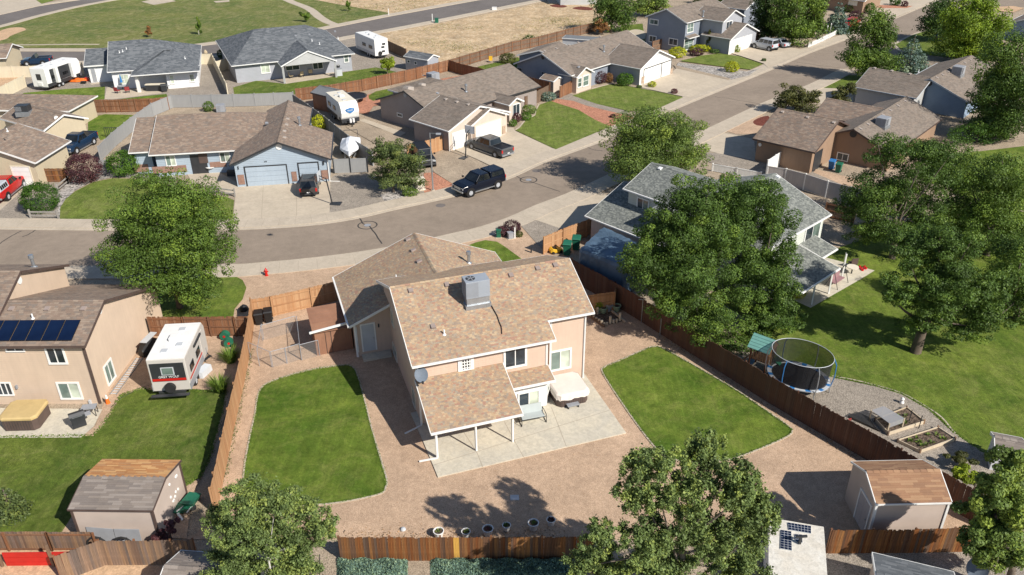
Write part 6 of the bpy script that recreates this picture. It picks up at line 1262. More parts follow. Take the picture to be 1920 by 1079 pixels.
def vehicle(name, label, kind, front, rear, near='left', col='navy', wb=None, track=1.65, R_=.4, lift=.0, cat=None, group='parked vehicles', cap=False, capcol=None, soft=False):
    """front/rear: ground pixels of the two wheels nearest the camera"""
    F, B = G(*front), G(*rear); d = F - B; L0 = d.length; d.normalize(); rz = math.atan2(d.y, d.x); nl = Vector((-d.y, d.x, 0)); s = -1 if near == 'left' else 1
    WB = wb or L0; mid = (F + B) / 2 + nl * s * track / 2; t = thing(name, label, cat or {'pickup': 'pickup truck', 'suv': 'SUV', 'sedan': 'car', 'jeep': 'SUV'}[kind], mid, rz, group); m = PT[col]
    hw = track / 2 + .15; xf, xr = WB / 2, -WB / 2; g = lift; z0 = R_ * .9 + g
    FO, RO = {'pickup': (.95, 1.15), 'suv': (.9, .95), 'sedan': (.9, 1.0), 'jeep': (.55, .6)}[kind]
    hood = {'pickup': 1.12, 'suv': 1.02, 'sedan': .88, 'jeep': 1.12}[kind] + g; belt = hood + .04; roof = {'pickup': 1.86, 'suv': 1.74, 'sedan': 1.42, 'jeep': 1.86}[kind] + g
    st = [(xf + FO, z0 + .12, hood - .28, hw * .82), (xf + FO - .08, z0, hood - .14, hw * .93), (xf + .35, z0 - .04, hood - .02, hw), (xf - .55, z0 - .05, belt, hw), (0, z0 - .08, belt + .02, hw), (xr + .1, z0 - .05, belt + .03, hw), (xr - RO + .1, z0, belt + .02, hw * .96), (xr - RO, z0 + .1, belt - .1, hw * .9)]
    if kind == 'sedan': st[-1] = (xr - RO, z0 + .1, belt - .12, hw * .85)
    b = MB(); b.loft([[Vector((x, y, z)) for y, z in sec(h_, a, c)] for x, a, c, h_ in st]); body = b.build('body', m, t, smooth=False, bevel=.03)
    # greenhouse
    gh = {'pickup': (xf - .62, xf - 1.35, xr + 1.0 + .12, xr + .9), 'suv': (xf - .55, xf - 1.35, xr - RO + .45, xr - RO + .12), 'sedan': (xf - .5, xf - 1.3, xr + .35, xr - .35), 'jeep': (xf - .55, xf - .95, xr - RO + .15, xr - RO + .05)}[kind]
    x0, x1, x2, x3 = gh; wt = hw * .78; wbm = hw * .93
    def cab(x0, x1, x2, x3, zb, zt, mat_, nm, par):
        b = MB(); e = .06
        b.hexa([(x3, -wbm, zb), (x0, -wbm, zb), (x0, wbm, zb), (x3, wbm, zb), (x2, -wt, zt), (x1, -wt, zt), (x1, wt, zt), (x2, wt, zt)]); o = b.build(nm, mat_, par, bevel=.05); return o
    ca = cab(x0, x1, x2, x3, belt - .03, roof, m if not soft else M['black'], 'cabin', t)
    def gl(p, nm='window'): b = MB(); b.poly(p); o = b.build(nm, M['carglass'], ca); return o
    V = Vector; e = .014
    def sidew(sy, xa, xb, par=None):  # between fractions along cabin
        zb_, zt_ = belt + .05, roof - .1
        def pt(fr, z): k = (z - belt) / (roof - belt); xl = x3 + (x2 - x3) * k; xr_ = x0 + (x1 - x0) * k; y = (wbm + (wt - wbm) * k + e); return V((xl + (xr_ - xl) * fr, sy * y, z))
        p = [pt(xa, zb_), pt(xb, zb_), pt(xb, zt_), pt(xa, zt_)]; gl(p if sy < 0 else p[::-1])
    fr = {'pickup': ((.06, .47), (.52, .92)), 'suv': ((.04, .28), (.31, .58), (.61, .93)), 'sedan': ((.1, .48), (.52, .9)), 'jeep': ((.05, .32), (.36, .64), (.68, .95))}[kind]
    for sy in (-1, 1):
        for a_, c_ in fr: sidew(sy, a_, c_)
    zb_, zt_ = belt + .06, roof - .07; k0 = (zb_ - belt) / (roof - belt); k1 = (zt_ - belt) / (roof - belt)
    fx = lambda k: x0 + (x1 - x0) * k + .02; bx = lambda k: x3 + (x2 - x3) * k - .02; wy = lambda k: (wbm + (wt - wbm) * k) * .9
    gl([V((fx(k0), -wy(k0), zb_)), V((fx(k0), wy(k0), zb_)), V((fx(k1), wy(k1), zt_)), V((fx(k1), -wy(k1), zt_))], 'windshield'); gl([V((bx(k0), wy(k0), zb_)), V((bx(k0), -wy(k0), zb_)), V((bx(k1), -wy(k1), zt_)), V((bx(k1), wy(k1), zt_))], 'rear_window')
    if kind == 'suv':
        b = MB(); b.box(x2 + .5, x1 - .3, -wt * .7, wt * .7, roof, roof + .012); b.build('sunroof', M['carglass'], ca)
        for y in (-wt * .9, wt * .9): b = MB(); b.bar((x2 + .1, y, roof + .06), (x1 - .1, y, roof + .06), .04, .04); b.build('roof_rail', M['dark'], t)
    if kind == 'pickup' and not cap:
        b = MB(); b.box(xr - RO + .12, x3 - .08, -hw * .78, hw * .78, belt - .38, belt + .034); 
        b = MB(); b.box(xr - RO + .14, x3 - .06, -hw * .8, hw * .8, belt + .025, belt + .045); b.build('bed', M['black'], t)
        for y in (-1, 1): b = MB(); b.box(xr - RO + .02, x3, y * hw * .9 - .06, y * hw * .9 + .06, belt, belt + .09); b.build('bed_rail', m, t)
        b = MB(); b.box(xr - RO + .0, xr - RO + .1, -hw * .9, hw * .9, belt - .35, belt + .09); b.build('tailgate', m, t)
    if cap:
        cm = PT[capcol or col]; b = MB(); zt2 = roof - .02
        b.hexa([(xr - RO + .06, -wbm, belt), (x3 - .02, -wbm, belt), (x3 - .02, wbm, belt), (xr - RO + .06, wbm, belt), (xr - RO + .2, -wt, zt2), (x3 - .02, -wt, zt2), (x3 - .02, wt, zt2), (xr - RO + .2, wt, zt2)]); co = b.build('bed_cap', cm, t, bevel=.05)
        for sy in (-1, 1):
            b = MB(); n_ = 4 if capcol else 1; xa, xb = xr - RO + .35, x3 - .2
            for i in range(n_):
                q0 = xa + (xb - xa) * i / n_ + .03; q1 = xa + (xb - xa) * (i + 1) / n_ - .03; y0 = wbm + (wt - wbm) * .2 + e; y1 = wbm + (wt - wbm) * .8 + e; h0 = belt + (zt2 - belt) * .2; h1_ = belt + (zt2 - belt) * .8
                p = [V((q0, sy * y0, h0)), V((q1, sy * y0, h0)), V((q1, sy * y1, h1_)), V((q0, sy * y1, h1_))]; b = MB(); b.poly(p if sy < 0 else p[::-1]); b.build('cap_window', M['carglass'], co)
    for x in (xf, xr):
        for sy in (-1, 1):
            a = MB(); a.cyl((x, sy * (hw - .34), R_ + .02), (x, sy * (hw + .006), R_ + .02), R_ * 1.2, R_ * 1.2, 18); a.build('wheel_arch', M['black'], t)
            wheel(t, x, sy * (track / 2 + .02), R_, .27 if kind != 'sedan' else .2)
    for sy in (-1, 1):
        b = MB(); b.box(xf + FO - .14, xf + FO - .0, sy * hw * .72 - .17, sy * hw * .72 + .17, hood - .42, hood - .24); b.build('headlight', M['lgrey'], t)
        b = MB(); b.box(xr - RO - .02, xr - RO + .12, sy * hw * .84 - .09, sy * hw * .84 + .09, belt - .4, belt - .05); b.build('taillight', M['red'], t)
        b = MB(); b.box(x0 - .12, x0 + .02, sy * (hw + .12) - .1, sy * (hw + .12) + .1, belt + .02, belt + .2); b.build('mirror', M['black'], t)
        b = MB(); b.box(xr + .5, xf - .5, sy * (hw + .02) - .05, sy * (hw + .02) + .07, z0 - .18, z0 - .1)
        if kind in ('pickup', 'jeep'): b.build('running_board', M['steel'] if lift else M['dark'], t)
    b = MB(); b.box(xf + FO - .05, xf + FO + .02, -hw * .5, hw * .5, z0 + .2, hood - .24); b.build('grille', M['dark'] if kind != 'pickup' else M['steel'], t)
    for x_, nm in ((xf + FO - .02, 'front_bumper'), (xr - RO - .1, 'rear_bumper')): b = MB(); b.box(x_, x_ + .14, -hw * .9, hw * .9, z0 - .02, z0 + .16); b.build(nm, M['steel'] if kind == 'pickup' else M['dark'], t, bevel=.02)
    b = MB(); b.box(xr - RO - .115, xr - RO - .09, -.16, .16, z0 + .22, z0 + .32); b.build('plate', M['white'], t)
    return t
vehicle('pickup_truck', 'lifted navy pickup truck with a matching bed cap parked on the street', 'pickup', (882, 370), (932.5, 354.5), 'left', 'navy', track=1.9, R_=.46, lift=.22, cap=True)
vehicle('pickup_truck', 'graphite grey pickup truck with open bed on the taupe house driveway', 'pickup', (886, 281), (929.5, 297), 'left', 'graphite', track=1.8, R_=.42, lift=.05)
vehicle('pickup_truck', 'red pickup truck with silver camper shell in front of the white garage door', 'pickup', (45, 353), (16, 377), 'right', 'red', track=1.7, R_=.44, lift=.15, cap=True, capcol='silver')
vehicle('pickup_truck', 'dark blue old pickup truck behind the grey vinyl fence', 'pickup', (144, 290), (176, 272), 'left', 'denim', track=1.7, R_=.42, lift=.12)
vehicle('pickup_truck', 'dark blue pickup truck parked on the street beyond the cream fence', 'pickup', (52, 125), (82, 123.5), 'left', 'denim', track=1.7, R_=.4)
_a = G(579, 364); _u = Vector((math.cos(R(98)), math.sin(R(98)), 0))
def pxof(p): d = p - CAM; z = d.dot(FWD); return (d.dot(RIGHT) / z * FPX + 960, d.dot(DOWN) / z * FPX + 540)
_rw = G(566, 366); vehicle('suv', 'dark grey SUV with roof rails on the pale blue house driveway', 'suv', pxof(_rw + _u * 2.85), (566, 366), 'left', 'darkgrey', track=-1.65 if False else 1.65, R_=.37)
vehicle('jeep', 'black open jeep with soft top half hidden by the juniper tree', 'jeep', (814, 313), (800, 296), 'left', 'black', track=1.55, R_=.42, lift=.08, soft=True)
vehicle('jeep', 'silver off-road jeep on the far driveway by the white garage', 'jeep', (1414.5, 92), (1442, 98), 'left', 'silver', track=1.6, R_=.45, lift=.12)
vehicle('sedan', 'silver sedan parked behind the jeep on the far driveway', 'sedan', (1440, 85), (1463, 91), 'left', 'silver', track=1.55, R_=.33)
vehicle('sedan', 'small red car partly seen beside the blue spruce', 'sedan', (1580, 52), (1594, 45), 'right', 'red', track=1.5, R_=.33)
# ---------------------------------------------------------------- travel trailers
def trailer(label, R0, ang, L, W, H, z0=.55, body='white', skirt='lgrey', curved=False, awn=None, group='travel trailers', slope=0.0, name='travel_trailer', wheels=True, stripe=None, roofm='white', ax=-.3):
    """R0: world point under the rear-left corner; ang = heading towards the front"""
    u = Vector((math.cos(R(ang)), math.sin(R(ang)), 0)); n = Vector((-u.y, u.x, 0)); c = R0 + u * L / 2 - n * W / 2; t = thing(name, label, 'trailer', c, R(ang), group); h = L / 2; w = W / 2
    b = MB()
    if curved: pr = [(-h, z0), (h - .5, z0), (h - .15, z0 + .55), (h + .05, z0 + 1.2), (h - .1, z0 + 1.8), (h - .45, H - .15), (h - .8, H), (-h, H)]
    else: pr = [(-h, z0), (h - .1, z0), (h, z0 + .3), (h, H - .5), (h - .35, H), (-h, H)]
    b.prism([(x, -w, z) for x, z in pr], (0, W, 0)); bo = b.build('body', M[body], t, bevel=.05)
    b = MB(); b.box(-h + .03, h - (.85 if curved else .4), -w + .03, w - .03, H, H + .03); b.build('roof_skin', M[roofm], bo)
    for s in (-1, 1): b = MB(); b.box(-h - .01, h - .5, s * (w + .004) - .012, s * (w + .004) + .012, z0, z0 + .5); b.build('side_skirt', M[skirt], bo)
    for s in (-1, 1):
        for x0, x1 in ((-h * .75, -h * .4), (-.1 * h, .25 * h)): b = MB(); b.box(x0, x1, s * (w + .02) - .015, s * (w + .02) + .015, z0 + 1.0, z0 + 1.55); wd = b.build('window', M['dark'], bo); b = MB(); b.box(x0 + .05, x1 - .05, s * (w + .04) - .01, s * (w + .04) + .01, z0 + 1.05, z0 + 1.5); b.build('pane', M['carglass'], wd)
    b = MB(); b.box(h * .45, h * .45 + .65, -w - .03, -w - .0, z0 + .1, H - .35); b.build('door', M[body], bo)
    for x in ((ax * h - .42), (ax * h + .42)):
        for s in (-1, 1): wheel(t, x, s * (w - .12), .34, .2)
    b = MB(); b.bar((h - .2, -.5, z0 - .1), (h + 1.2, 0, z0 - .1), .1, .12); b.bar((h - .2, .5, z0 - .1), (h + 1.2, 0, z0 - .1), .1, .12); b.build('hitch_frame', M['dark'], t)
    b = MB(); b.bar((-h - .1, 0, z0 - .08), (h, 0, z0 - .08), W * .7, .16); b.build('chassis', M['dark'], t)
    b = MB(); b.box(-.35, .35, -.32, .32, H + .03, H + .3); b.build('roof_air_unit', M['white'], bo, bevel=.05)
    for x, y in ((-h * .6, .3), (h * .5, -.2), (-h * .3, -.5)): b = MB(); b.box(x - .2, x + .2, y - .2, y + .2, H + .03, H + .1); b.build('roof_hatch', M['lgrey'], bo)
    b = MB()
    for y in (-.2, .2): b.cyl((h + .5, y, z0), (h + .5, y, z0 + .5), .15, .15, 10)
    if curved: 
        b.ct = 0; b.build('gas_bottles', M['white_metal'], t, kind=None)
    return t, u, n, h, w
def P3(t, x, y, z): return XF[t.name] @ Vector((x, y, z))
_A = G(287.5, 734, .6); _B = G(358.8, 730, .6); _d = _B - _A; ang = math.degrees(math.atan2(_d.y, _d.x)) + 90; _A.z = 0
_F = G(316, 611, 3.05); Lr = (_F - G(279, 685, 3.05)).length
t, u, n, h, w = trailer('white-roofed travel trailer with dark rear panel beside the tan stucco house', _A, ang, Lr, _d.length, 3.05, body='rvbeige', skirt='grey', roofm='white')
t_ = t; b = MB(); b.box(-h - .04, -h - .0, -w * .88, w * .88, 1.35, 2.75); rp = b.build('rear_panel', M['dark'], t)
b = MB(); b.box(-h - .055, -h - .04, -w * .88, w * .88, 1.38, 1.56); b.build('red_stripe', M['red'], rp)
b = MB(); b.box(-h - .07, -h - .04, -.42, .42, 1.85, 2.45); b.build('rear_window', M['lgrey'], rp); b = MB(); b.box(-h - .08, -h - .07, -.35, .35, 1.9, 2.4); b.build('rear_pane', M['glass_g'], rp)
text3(t, 'GREY WOLF', P3(t, -h - .06, 0, 1.7), -n, -u, .24, M['white'])
b = MB(); b.cyl((-h - .35, 0, .95), (-h - .15, 0, .95), .36, .36, 16); b.build('spare_tyre', M['rubber'], t); b = MB(); b.bar((-h - .5, -w, .55), (-h - .5, w, .5), .3, .05); b.build('cargo_rack', M['dark'], t)
b = MB(); b.box(-.2 * h, .5 * h, -w - .12, -w - .02, 2.62, 2.75); b.build('awning', M['dark'], t); b = MB(); b.box(-h * .9, h * .4, -w - .03, -w - .015, 1.2, 1.32); b.build('side_stripe', M['red'], t)
# folding steps by its door
# toy hauler
_A = G(64, 164, .5); _B = G(102, 163, .5); _d = _B - _A; _A.z = 0
t, u, n, h, w = trailer('white toy hauler trailer with open dark side bay behind the cream fence', _A, math.degrees(math.atan2(_d.y, _d.x)) + 72, 7.5, 2.6, 3.3, body='white', skirt='dark')
b = MB(); b.box(-h * .75, h * .6, -w - .05, -w - .01, 1.1, 3.0); sb_ = b.build('side_bay', M['dark'], t)
for x in (-h * .55, h * .35): b = MB(); b.box(x, x + .5, -w - .5, -w - .04, .9, 3.1); b.build('bay_pillar', M['white'], t)
b = MB(); b.box(-h - .03, -h - .0, -.4, .4, 1.6, 2.5); b.build('rear_window', M['dark'], t)
b = MB(); b.box(-h - .08, -h, -.35, .35, .75, 1.25); b.build('wheel_cover', M['white'], t)
# white camper beside the grey house
_A = G(700, 104, .5); _u = (G(661, 88, .5) - G(704, 107, .5)); a_ = math.degrees(math.atan2(_u.y, _u.x)); _A = G(704, 107, .5); _A.z = 0
t, u, n, h, w = trailer('white weathered camper trailer beside the bare dirt lot', _A + Vector((2.35 * -math.sin(R(a_)), 2.35 * math.cos(R(a_)), 0)) * 0 + Vector((math.sin(R(a_)), -math.cos(R(a_)), 0)) * 0 , a_, 8.0, 2.5, 3.25, body='white', skirt='lgrey')
for z, y in ((2.4, -.5), (1.9, -.3), (1.2, -.35)): b = MB(); b.box(-h - .03, -h, y - .25, y + .35, z - .16, z + .16); b.build('rear_window', M['dark'], t)
b = MB(); b.cyl((-h - .2, .35, .95), (-h - .04, .35, .95), .34, .34, 14); b.build('spare_tyre', M['rubber'], t)
# logo camper
_A = G(621, 232, .5); _u = (_A - G(610, 200, .5)); _Fr = (G(645, 236, .5), G(676, 226, .5)); a_ = -62
_u = Vector((math.cos(R(a_)), math.sin(R(a_)), 0)); _n = Vector((-_u.y, _u.x, 0)); c0 = G(659, 236, 0)
t, u, n, h, w = trailer('white-nosed camper with a blue shield logo behind the dark panel fence', c0 - _u * 6.4 + _n * 1.2, a_, 6.4, 2.4, 3.0, body='white', skirt='dark', curved=True, roofm='cream')
lg = MB(); zc = 2.0; pts = [(-.62, .22), (0, .36), (.62, .22), (.5, -.12), (0, -.36), (-.5, -.12)]
nrm = (_u + Vector((0, 0, .06))).normalized(); lg.prism([P3(t, h + .06, y, zc + z) for y, z in pts], u * .03); lo = lg.build('shield_logo', M['blue'], t, world=True); text3(t, 'SALEM', P3(t, h + .11, 0, zc + .03), n, u, .26, M['white'])
b = MB(); b.box(h - .55, h - .1, -w, w, .4, .9); b.build('front_skirt', M['dark'], t)
# white utility trailer roof with solar panels in the bottom right
_a0 = G(1545, 988, 2.2); _a1 = G(1552, 1085, 2.2); _w0 = G(1452, 972, 2.2); uu = (_a1 - _a0).normalized(); 
t = thing('box_trailer', 'white flat-roofed trailer with solar panels cut by the bottom edge', 'trailer', (_a0.x, _a0.y, 0)); nn = (_w0 - _a0).normalized(); LW = (_w0 - _a0).length + .3
b = MB(); k = [_a0, _a0 + nn * LW, _a0 + nn * LW + uu * 6.5, _a0 + uu * 6.5]; b.prism([Vector((p.x, p.y, .45)) for p in k], (0, 0, 1.75)); bo = b.build('body', M['white'], t, world=True, bevel=.06)
rm = m_concrete('dirty white roof', (.74, .71, .64), 2.0, .35, (.66, .6, .5)); b = MB(); b.prism([Vector((p.x, p.y, 2.2)) + (sum(k, Vector()) / 4 - p).normalized() * .06 for p in k], (0, 0, .02)); b.build('roof_skin', rm, bo, world=True)
b = MB(); b.prism([Vector((p.x, p.y, .2)) for p in [q + (sum(k, Vector()) / 4 - q) * .08 for q in k]], (0, 0, .25)); b.build('chassis', M['dark'], t, world=True)
def rpanel(label, px, mat_='solar', cells=True):
    P_ = [G(a, b_, 2.27) for a, b_ in px]; o = thing('solar_panel', label, 'solar panel', P_[0], 0, 'solar panels on the white trailer roof'); b = MB(); b.prism([p - Vector((0, 0, .045)) for p in P_], (0, 0, .04)); b.build('panel_frame', M['lgrey'], o, world=True)
    nx = max(2, round((P_[1] - P_[0]).length / .16)); ny = max(2, round((P_[3] - P_[0]).length / .16)); nx, ny = min(nx, 9), min(ny, 9)
    for i in range(nx):
        for j in range(ny):
            q = lambda s, r_: P_[0] * (1 - s) * (1 - r_) + P_[1] * s * (1 - r_) + P_[2] * s * r_ + P_[3] * (1 - s) * r_
            b = MB(); e = .06; b.poly([q((i + e) / nx, (j + e) / ny), q((i + 1 - e) / nx, (j + e) / ny), q((i + 1 - e) / nx, (j + 1 - e) / ny), q((i + e) / nx, (j + 1 - e) / ny)][::-1]); b.build('cell', M['solar'], o, world=True)
rpanel('long black solar panel at the top of the white trailer roof', ((1477, 980), (1521, 987), (1521, 1001), (1479, 994))); rpanel('tall black solar panel at the left of the white trailer roof', ((1464, 994), (1484, 997), (1485, 1033), (1463, 1029))); rpanel('small square blue solar panel on the white trailer roof', ((1490, 1002), (1504, 1003), (1505, 1018), (1492, 1016)))
b = MB(); p = G(1499, 1020, 2.25); b.bar(p, p + Vector((0, 0, .5)), .12, .12); b.bar(p + Vector((-.25, 0, .45)), p + Vector((.3, 0, .5)), .1, .1); solo(b, 'antenna', M['dark'], 'black bracket antenna standing on the white trailer roof', 'antenna')
# trailer wrapped in a blue tarp
k = [G(*p, 0) for p in ((1078, 527), (1168, 566), (1212, 520), (1126, 478))]; t = thing('tarp_covered_trailer', 'large camper wrapped in a dark blue tarp beside the brown fence', 'trailer', k[0]); b = MB(); H_ = 3.0; rings = []; r5 = random.Random(5)
c_ = sum(k, Vector()) / 4; per = []
for i in range(4):
    for j in range(14): per.append(k[i] * (1 - j / 14) + k[(i + 1) % 4] * (j / 14))
ph = [r5.uniform(0, 1) for _ in per]
for z, ins in ((0.1, 0), (.8, .03), (1.8, .05), (2.7, .07), (2.95, .12), (3.05, .3), (3.12, .6)):
    rings.append([Vector((p.x + (c_.x - p.x) * ins + (.09 * math.sin(i * 2.1 + ph[i] * 3) * (1 - ins * 1.6)), p.y + (c_.y - p.y) * ins + (.09 * math.cos(i * 1.7 + ph[i] * 2) * (1 - ins * 1.6)), z + (.05 * ph[i] if z > 2 else 0))) for i, p in enumerate(per)])
b.loft(rings); b.build('tarp', m_plain('blue tarp', (.08, .13, .19), .55, var=.3, sc=.6), t, world=True); b = MB(); b.prism([p + (c_ - p) * .12 for p in k], (0, 0, .35)); b.build('chassis', M['dark'], t, world=True)
# covered boat
p0 = G(656, 304, 0); t = thing('covered_boat', 'boat under a white shrink cover behind the grey double gate', 'boat', p0, R(96)); b = MB(); rg = []
for f, hw_, zt_ in ((-.35, .02, 1.15), (0, .35, 1.55), (.6, .85, 1.85), (1.4, 1.15, 2.0), (2.6, 1.2, 2.0), (3.8, 1.15, 1.75), (4.6, 1.1, 1.4)): rg.append([Vector((f, y * hw_, z)) for y, z in ((-.5, .75), (.5, .75), (1, 1.1), (.95, 1.35), (.3, zt_), (0, zt_ + .1), (-.3, zt_), (-.95, 1.35), (-1, 1.1))])
b.loft(rg); b.build('boat_cover', m_plain('white cover', (.72, .74, .78), .6, var=.1, sc=2), t, smooth=False); b = MB(); b.bar((-1.3, 0, .45), (4.4, 0, .45), .12, .12); b.bar((0, -.5, .5), (4.4, -.9, .5), .1, .1); b.bar((0, .5, .5), (4.4, .9, .5), .1, .1); b.build('boat_trailer', M['steel'], t)
for s in (-1, 1): wheel(t, 3.0, s * 1.05, .33, .2)
b = MB(); b.bar((4.7, -.8, .6), (4.7, -.8, 2.3), .05, .05); b.bar((4.7, .8, .6), (4.7, .8, 2.3), .05, .05); b.bar((4.7, -.8, 2.3), (4.7, .8, 2.3), .08, .05); b.build('wake_tower', M['dark'], t)
# ---------------------------------------------------------------- things in the yards and the street
def one(name, label, cat, mat, fn, group=None, **k):
    b = MB(); fn(b); return solo(b, name, M[mat] if isinstance(mat, str) else mat, label, cat, group, **k)
def T(name, label, cat, px, rz=0, group=None, z=0): return thing(name, label, cat, G(*px, z), R(rz), group)
def part(t, name, mat, fn, **k): b = MB(); fn(b); return b.build(name, M[mat] if isinstance(mat, str) else mat, t, **k)
# fire hydrant
t = T('fire_hydrant', 'red fire hydrant by the sidewalk in the pink gravel', 'hydrant', (500, 518)); part(t, 'barrel', 'red', lambda b: b.lathe([(.17, 0), (.17, .05), (.11, .07), (.11, .5), (.14, .52), (.14, .56), (.11, .6), (.05, .7), (.03, .78)]), smooth=False)
part(t, 'side_nozzle', 'red', lambda b: b.cyl((-.2, 0, .42), (.2, 0, .42), .055, .055, 8)); part(t, 'front_nozzle', 'red', lambda b: b.cyl((0, -.2, .38), (0, 0, .38), .07, .07, 8))
# street light
t = T('street_light', 'tall grey street light pole at the end of the crushed brick bed', 'street light', (812, 359)); part(t, 'pole', 'steel', lambda b: b.cyl((0, 0, 0), (0, 0, 6.4), .09, .06, 10)); part(t, 'arm', 'steel', lambda b: b.bar((0, 0, 6.35), (.9, -.7, 6.55), .06, .06)); part(t, 'lamp_head', 'grey', lambda b: b.box(.7, 1.2, -.95, -.65, 6.5, 6.62)); part(t, 'base', 'concrete', lambda b: b.cyl((0, 0, 0), (0, 0, .12), .22, .22, 12))
for lab, px, h_ in (('short lamp post above the white picket fence', (1554, 74), 2.6), ('thin white post near the picket fence', (1548, 74), 2.2)):
    t = T('lamp_post', lab, 'lamp post', px); part(t, 'pole', 'white_metal', lambda b: b.cyl((0, 0, 0), (0, 0, h_), .05, .04, 8)); part(t, 'lamp', 'white', lambda b: b.cyl((0, 0, h_), (0, 0, h_ + .25), .12, .07, 8))
# basketball hoops
def hoop(label, px, rz, H_=3.0, tiltx=-.25):
    t = T('basketball_hoop', label, 'basketball hoop', px, rz, 'portable basketball hoops'); part(t, 'base', 'dark', lambda b: b.hexa([(-.85, -.45, 0), (.35, -.35, 0), (.35, .35, 0), (-.85, .45, 0), (-.8, -.4, .16), (.25, -.25, .16), (.25, .25, .16), (-.8, .4, .16)]))
    part(t, 'pole', 'dark', lambda b: b.bar((.1, 0, .1), (.45, 0, H_ - .2), .1, .1)); part(t, 'arm', 'dark', lambda b: (b.bar((.4, 0, H_ - .6), (1.15, 0, H_ - .2), .06, .06), b.bar((.45, 0, H_ - .2), (1.15, 0, H_ + .1), .06, .06)))
    bb = part(t, 'backboard', 'lgrey', lambda b: b.box(1.15, 1.19, -.65, .65, H_ - .35, H_ + .55)); part(t, 'rim', 'orange', lambda b: b.tube([(1.42 + .22 * math.cos(a * .785), .22 * math.sin(a * .785), H_ - .05) for a in range(9)], .015))
    for y in (-.65, .62): b = MB(); b.box(1.14, 1.2, y, y + .03, H_ - .35, H_ + .55); b.build('backboard_edge', M['dark'], t)
hoop('basketball hoop beside the SUV on the wide concrete driveway', (625, 384), 175); hoop('basketball hoop between the garage and the grey pickup', (872, 297), 60)
# utility cabinets and posts
for lab, px, s, mt, rz in (('pale green utility cabinet beside the juniper on the street corner', (788, 357), (.95, .7, 1.3), 'cream', 20), ('green utility pedestal beside the dark plum bush', (935, 446), (.4, .4, .75), 'green', 0), ('grey-green utility box near the small front lawn', (957, 448), (.5, .45, .6), 'grey', 20), ('small green box on the dirt lot corner', (819, 44), (.7, .7, .9), 'green', 0), ('small white box beyond the far road', (927, 20), (1.0, .6, .6), 'white', 0)):
    t = T('utility_box', lab, 'utility box', px, rz); part(t, 'cabinet', mt, lambda b: b.box(-s[0] / 2, s[0] / 2, -s[1] / 2, s[1] / 2, .06, s[2]), bevel=.03); part(t, 'lid', mt, lambda b: b.box(-s[0] / 2 - .03, s[0] / 2 + .03, -s[1] / 2 - .03, s[1] / 2 + .03, s[2], s[2] + .06)); part(t, 'pad', 'concrete', lambda b: b.box(-s[0] / 2 - .1, s[0] / 2 + .1, -s[1] / 2 - .1, s[1] / 2 + .1, 0, .07))
for lab, px, h_, mt in (('white marker post beside the plum bush', (965.5, 448), 1.1, 'white'), ('short dark stake at the edge of the pink gravel', (996, 475), .6, 'dark'), ('white sign post by the path on the park lawn', (729, 30), 1.4, 'white'), ('white marker post on the dirt lot by the far road', (811, 42), 1.6, 'white')): one('marker_post', lab, 'post', mt, lambda b: b.bar(G(*px), G(*px) + Vector((0, 0, h_)), .13, .13))
# bins
def wbin(label, px, rz, col, s=1.0):
    t = T('trash_bin', label, 'trash bin', px, rz, 'wheeled bins'); part(t, 'body', col, lambda b: b.hexa([(-.24 * s, -.28 * s, .05), (.24 * s, -.28 * s, .05), (.24 * s, .28 * s, .05), (-.24 * s, .28 * s, .05), (-.32 * s, -.36 * s, 1.0 * s), (.32 * s, -.36 * s, 1.0 * s), (.32 * s, .36 * s, 1.0 * s), (-.32 * s, .36 * s, 1.0 * s)]), bevel=.03)
    part(t, 'lid', col, lambda b: b.hexa([(-.35 * s, -.42 * s, 1.0 * s), (.35 * s, -.42 * s, 1.0 * s), (.35 * s, .4 * s, 1.0 * s), (-.35 * s, .4 * s, 1.0 * s), (-.3 * s, -.34 * s, 1.08 * s), (.3 * s, -.34 * s, 1.08 * s), (.3 * s, .36 * s, 1.12 * s), (-.3 * s, .36 * s, 1.12 * s)])); part(t, 'handle', 'black', lambda b: b.bar((-.26 * s, .44 * s, 1.0 * s), (.26 * s, .44 * s, 1.0 * s), .04, .04))
    for x in (-.28, .28): part(t, 'wheel', 'rubber', lambda b: b.cyl((x * s - .03, .3 * s, .1), (x * s + .03, .3 * s, .1), .1, .1, 10))
wbin('left of the two black bins by the light cedar fence', (487, 608), 15, 'black', 1.0); wbin('right of the two black bins by the light cedar fence', (505, 604), 15, 'black', 1.0)
wbin('light blue bin by the brown stucco wall', (1558, 318), -35, m_plain('faded blue', (.16, .3, .5), .5) if False else 'blue'); wbin('dark green bin by the brown stucco wall', (1571, 324), -35, 'green'); wbin('green bin behind the cedar gate nearest the fence corner', (1063, 478), -10, 'green', 1.15); wbin('green bin behind the cedar gate nearest the tarp', (1080, 468), -10, 'green', 1.15)
t = T('toy_car', 'yellow plastic ride-on toy behind the brown fence corner', 'toy', (1042, 474), 20); part(t, 'body', 'yellow', lambda b: b.loft([[Vector((x, y * w_, z)) for y, z in ((-1, .12), (1, .12), (1, h_), (-1, h_))] for x, w_, h_ in ((-.6, .25, .35), (-.4, .36, .5), (.1, .36, .42), (.5, .3, .36), (.62, .2, .3))]), bevel=.04); part(t, 'seat', 'black', lambda b: b.box(-.3, .0, -.2, .2, .45, .55)); 
for x in (-.38, .38):
    for y in (-.36, .36): part(t, 'wheel', 'black', lambda b: b.cyl((x, y - .05, .14), (x, y + .05, .14), .14, .14, 10))
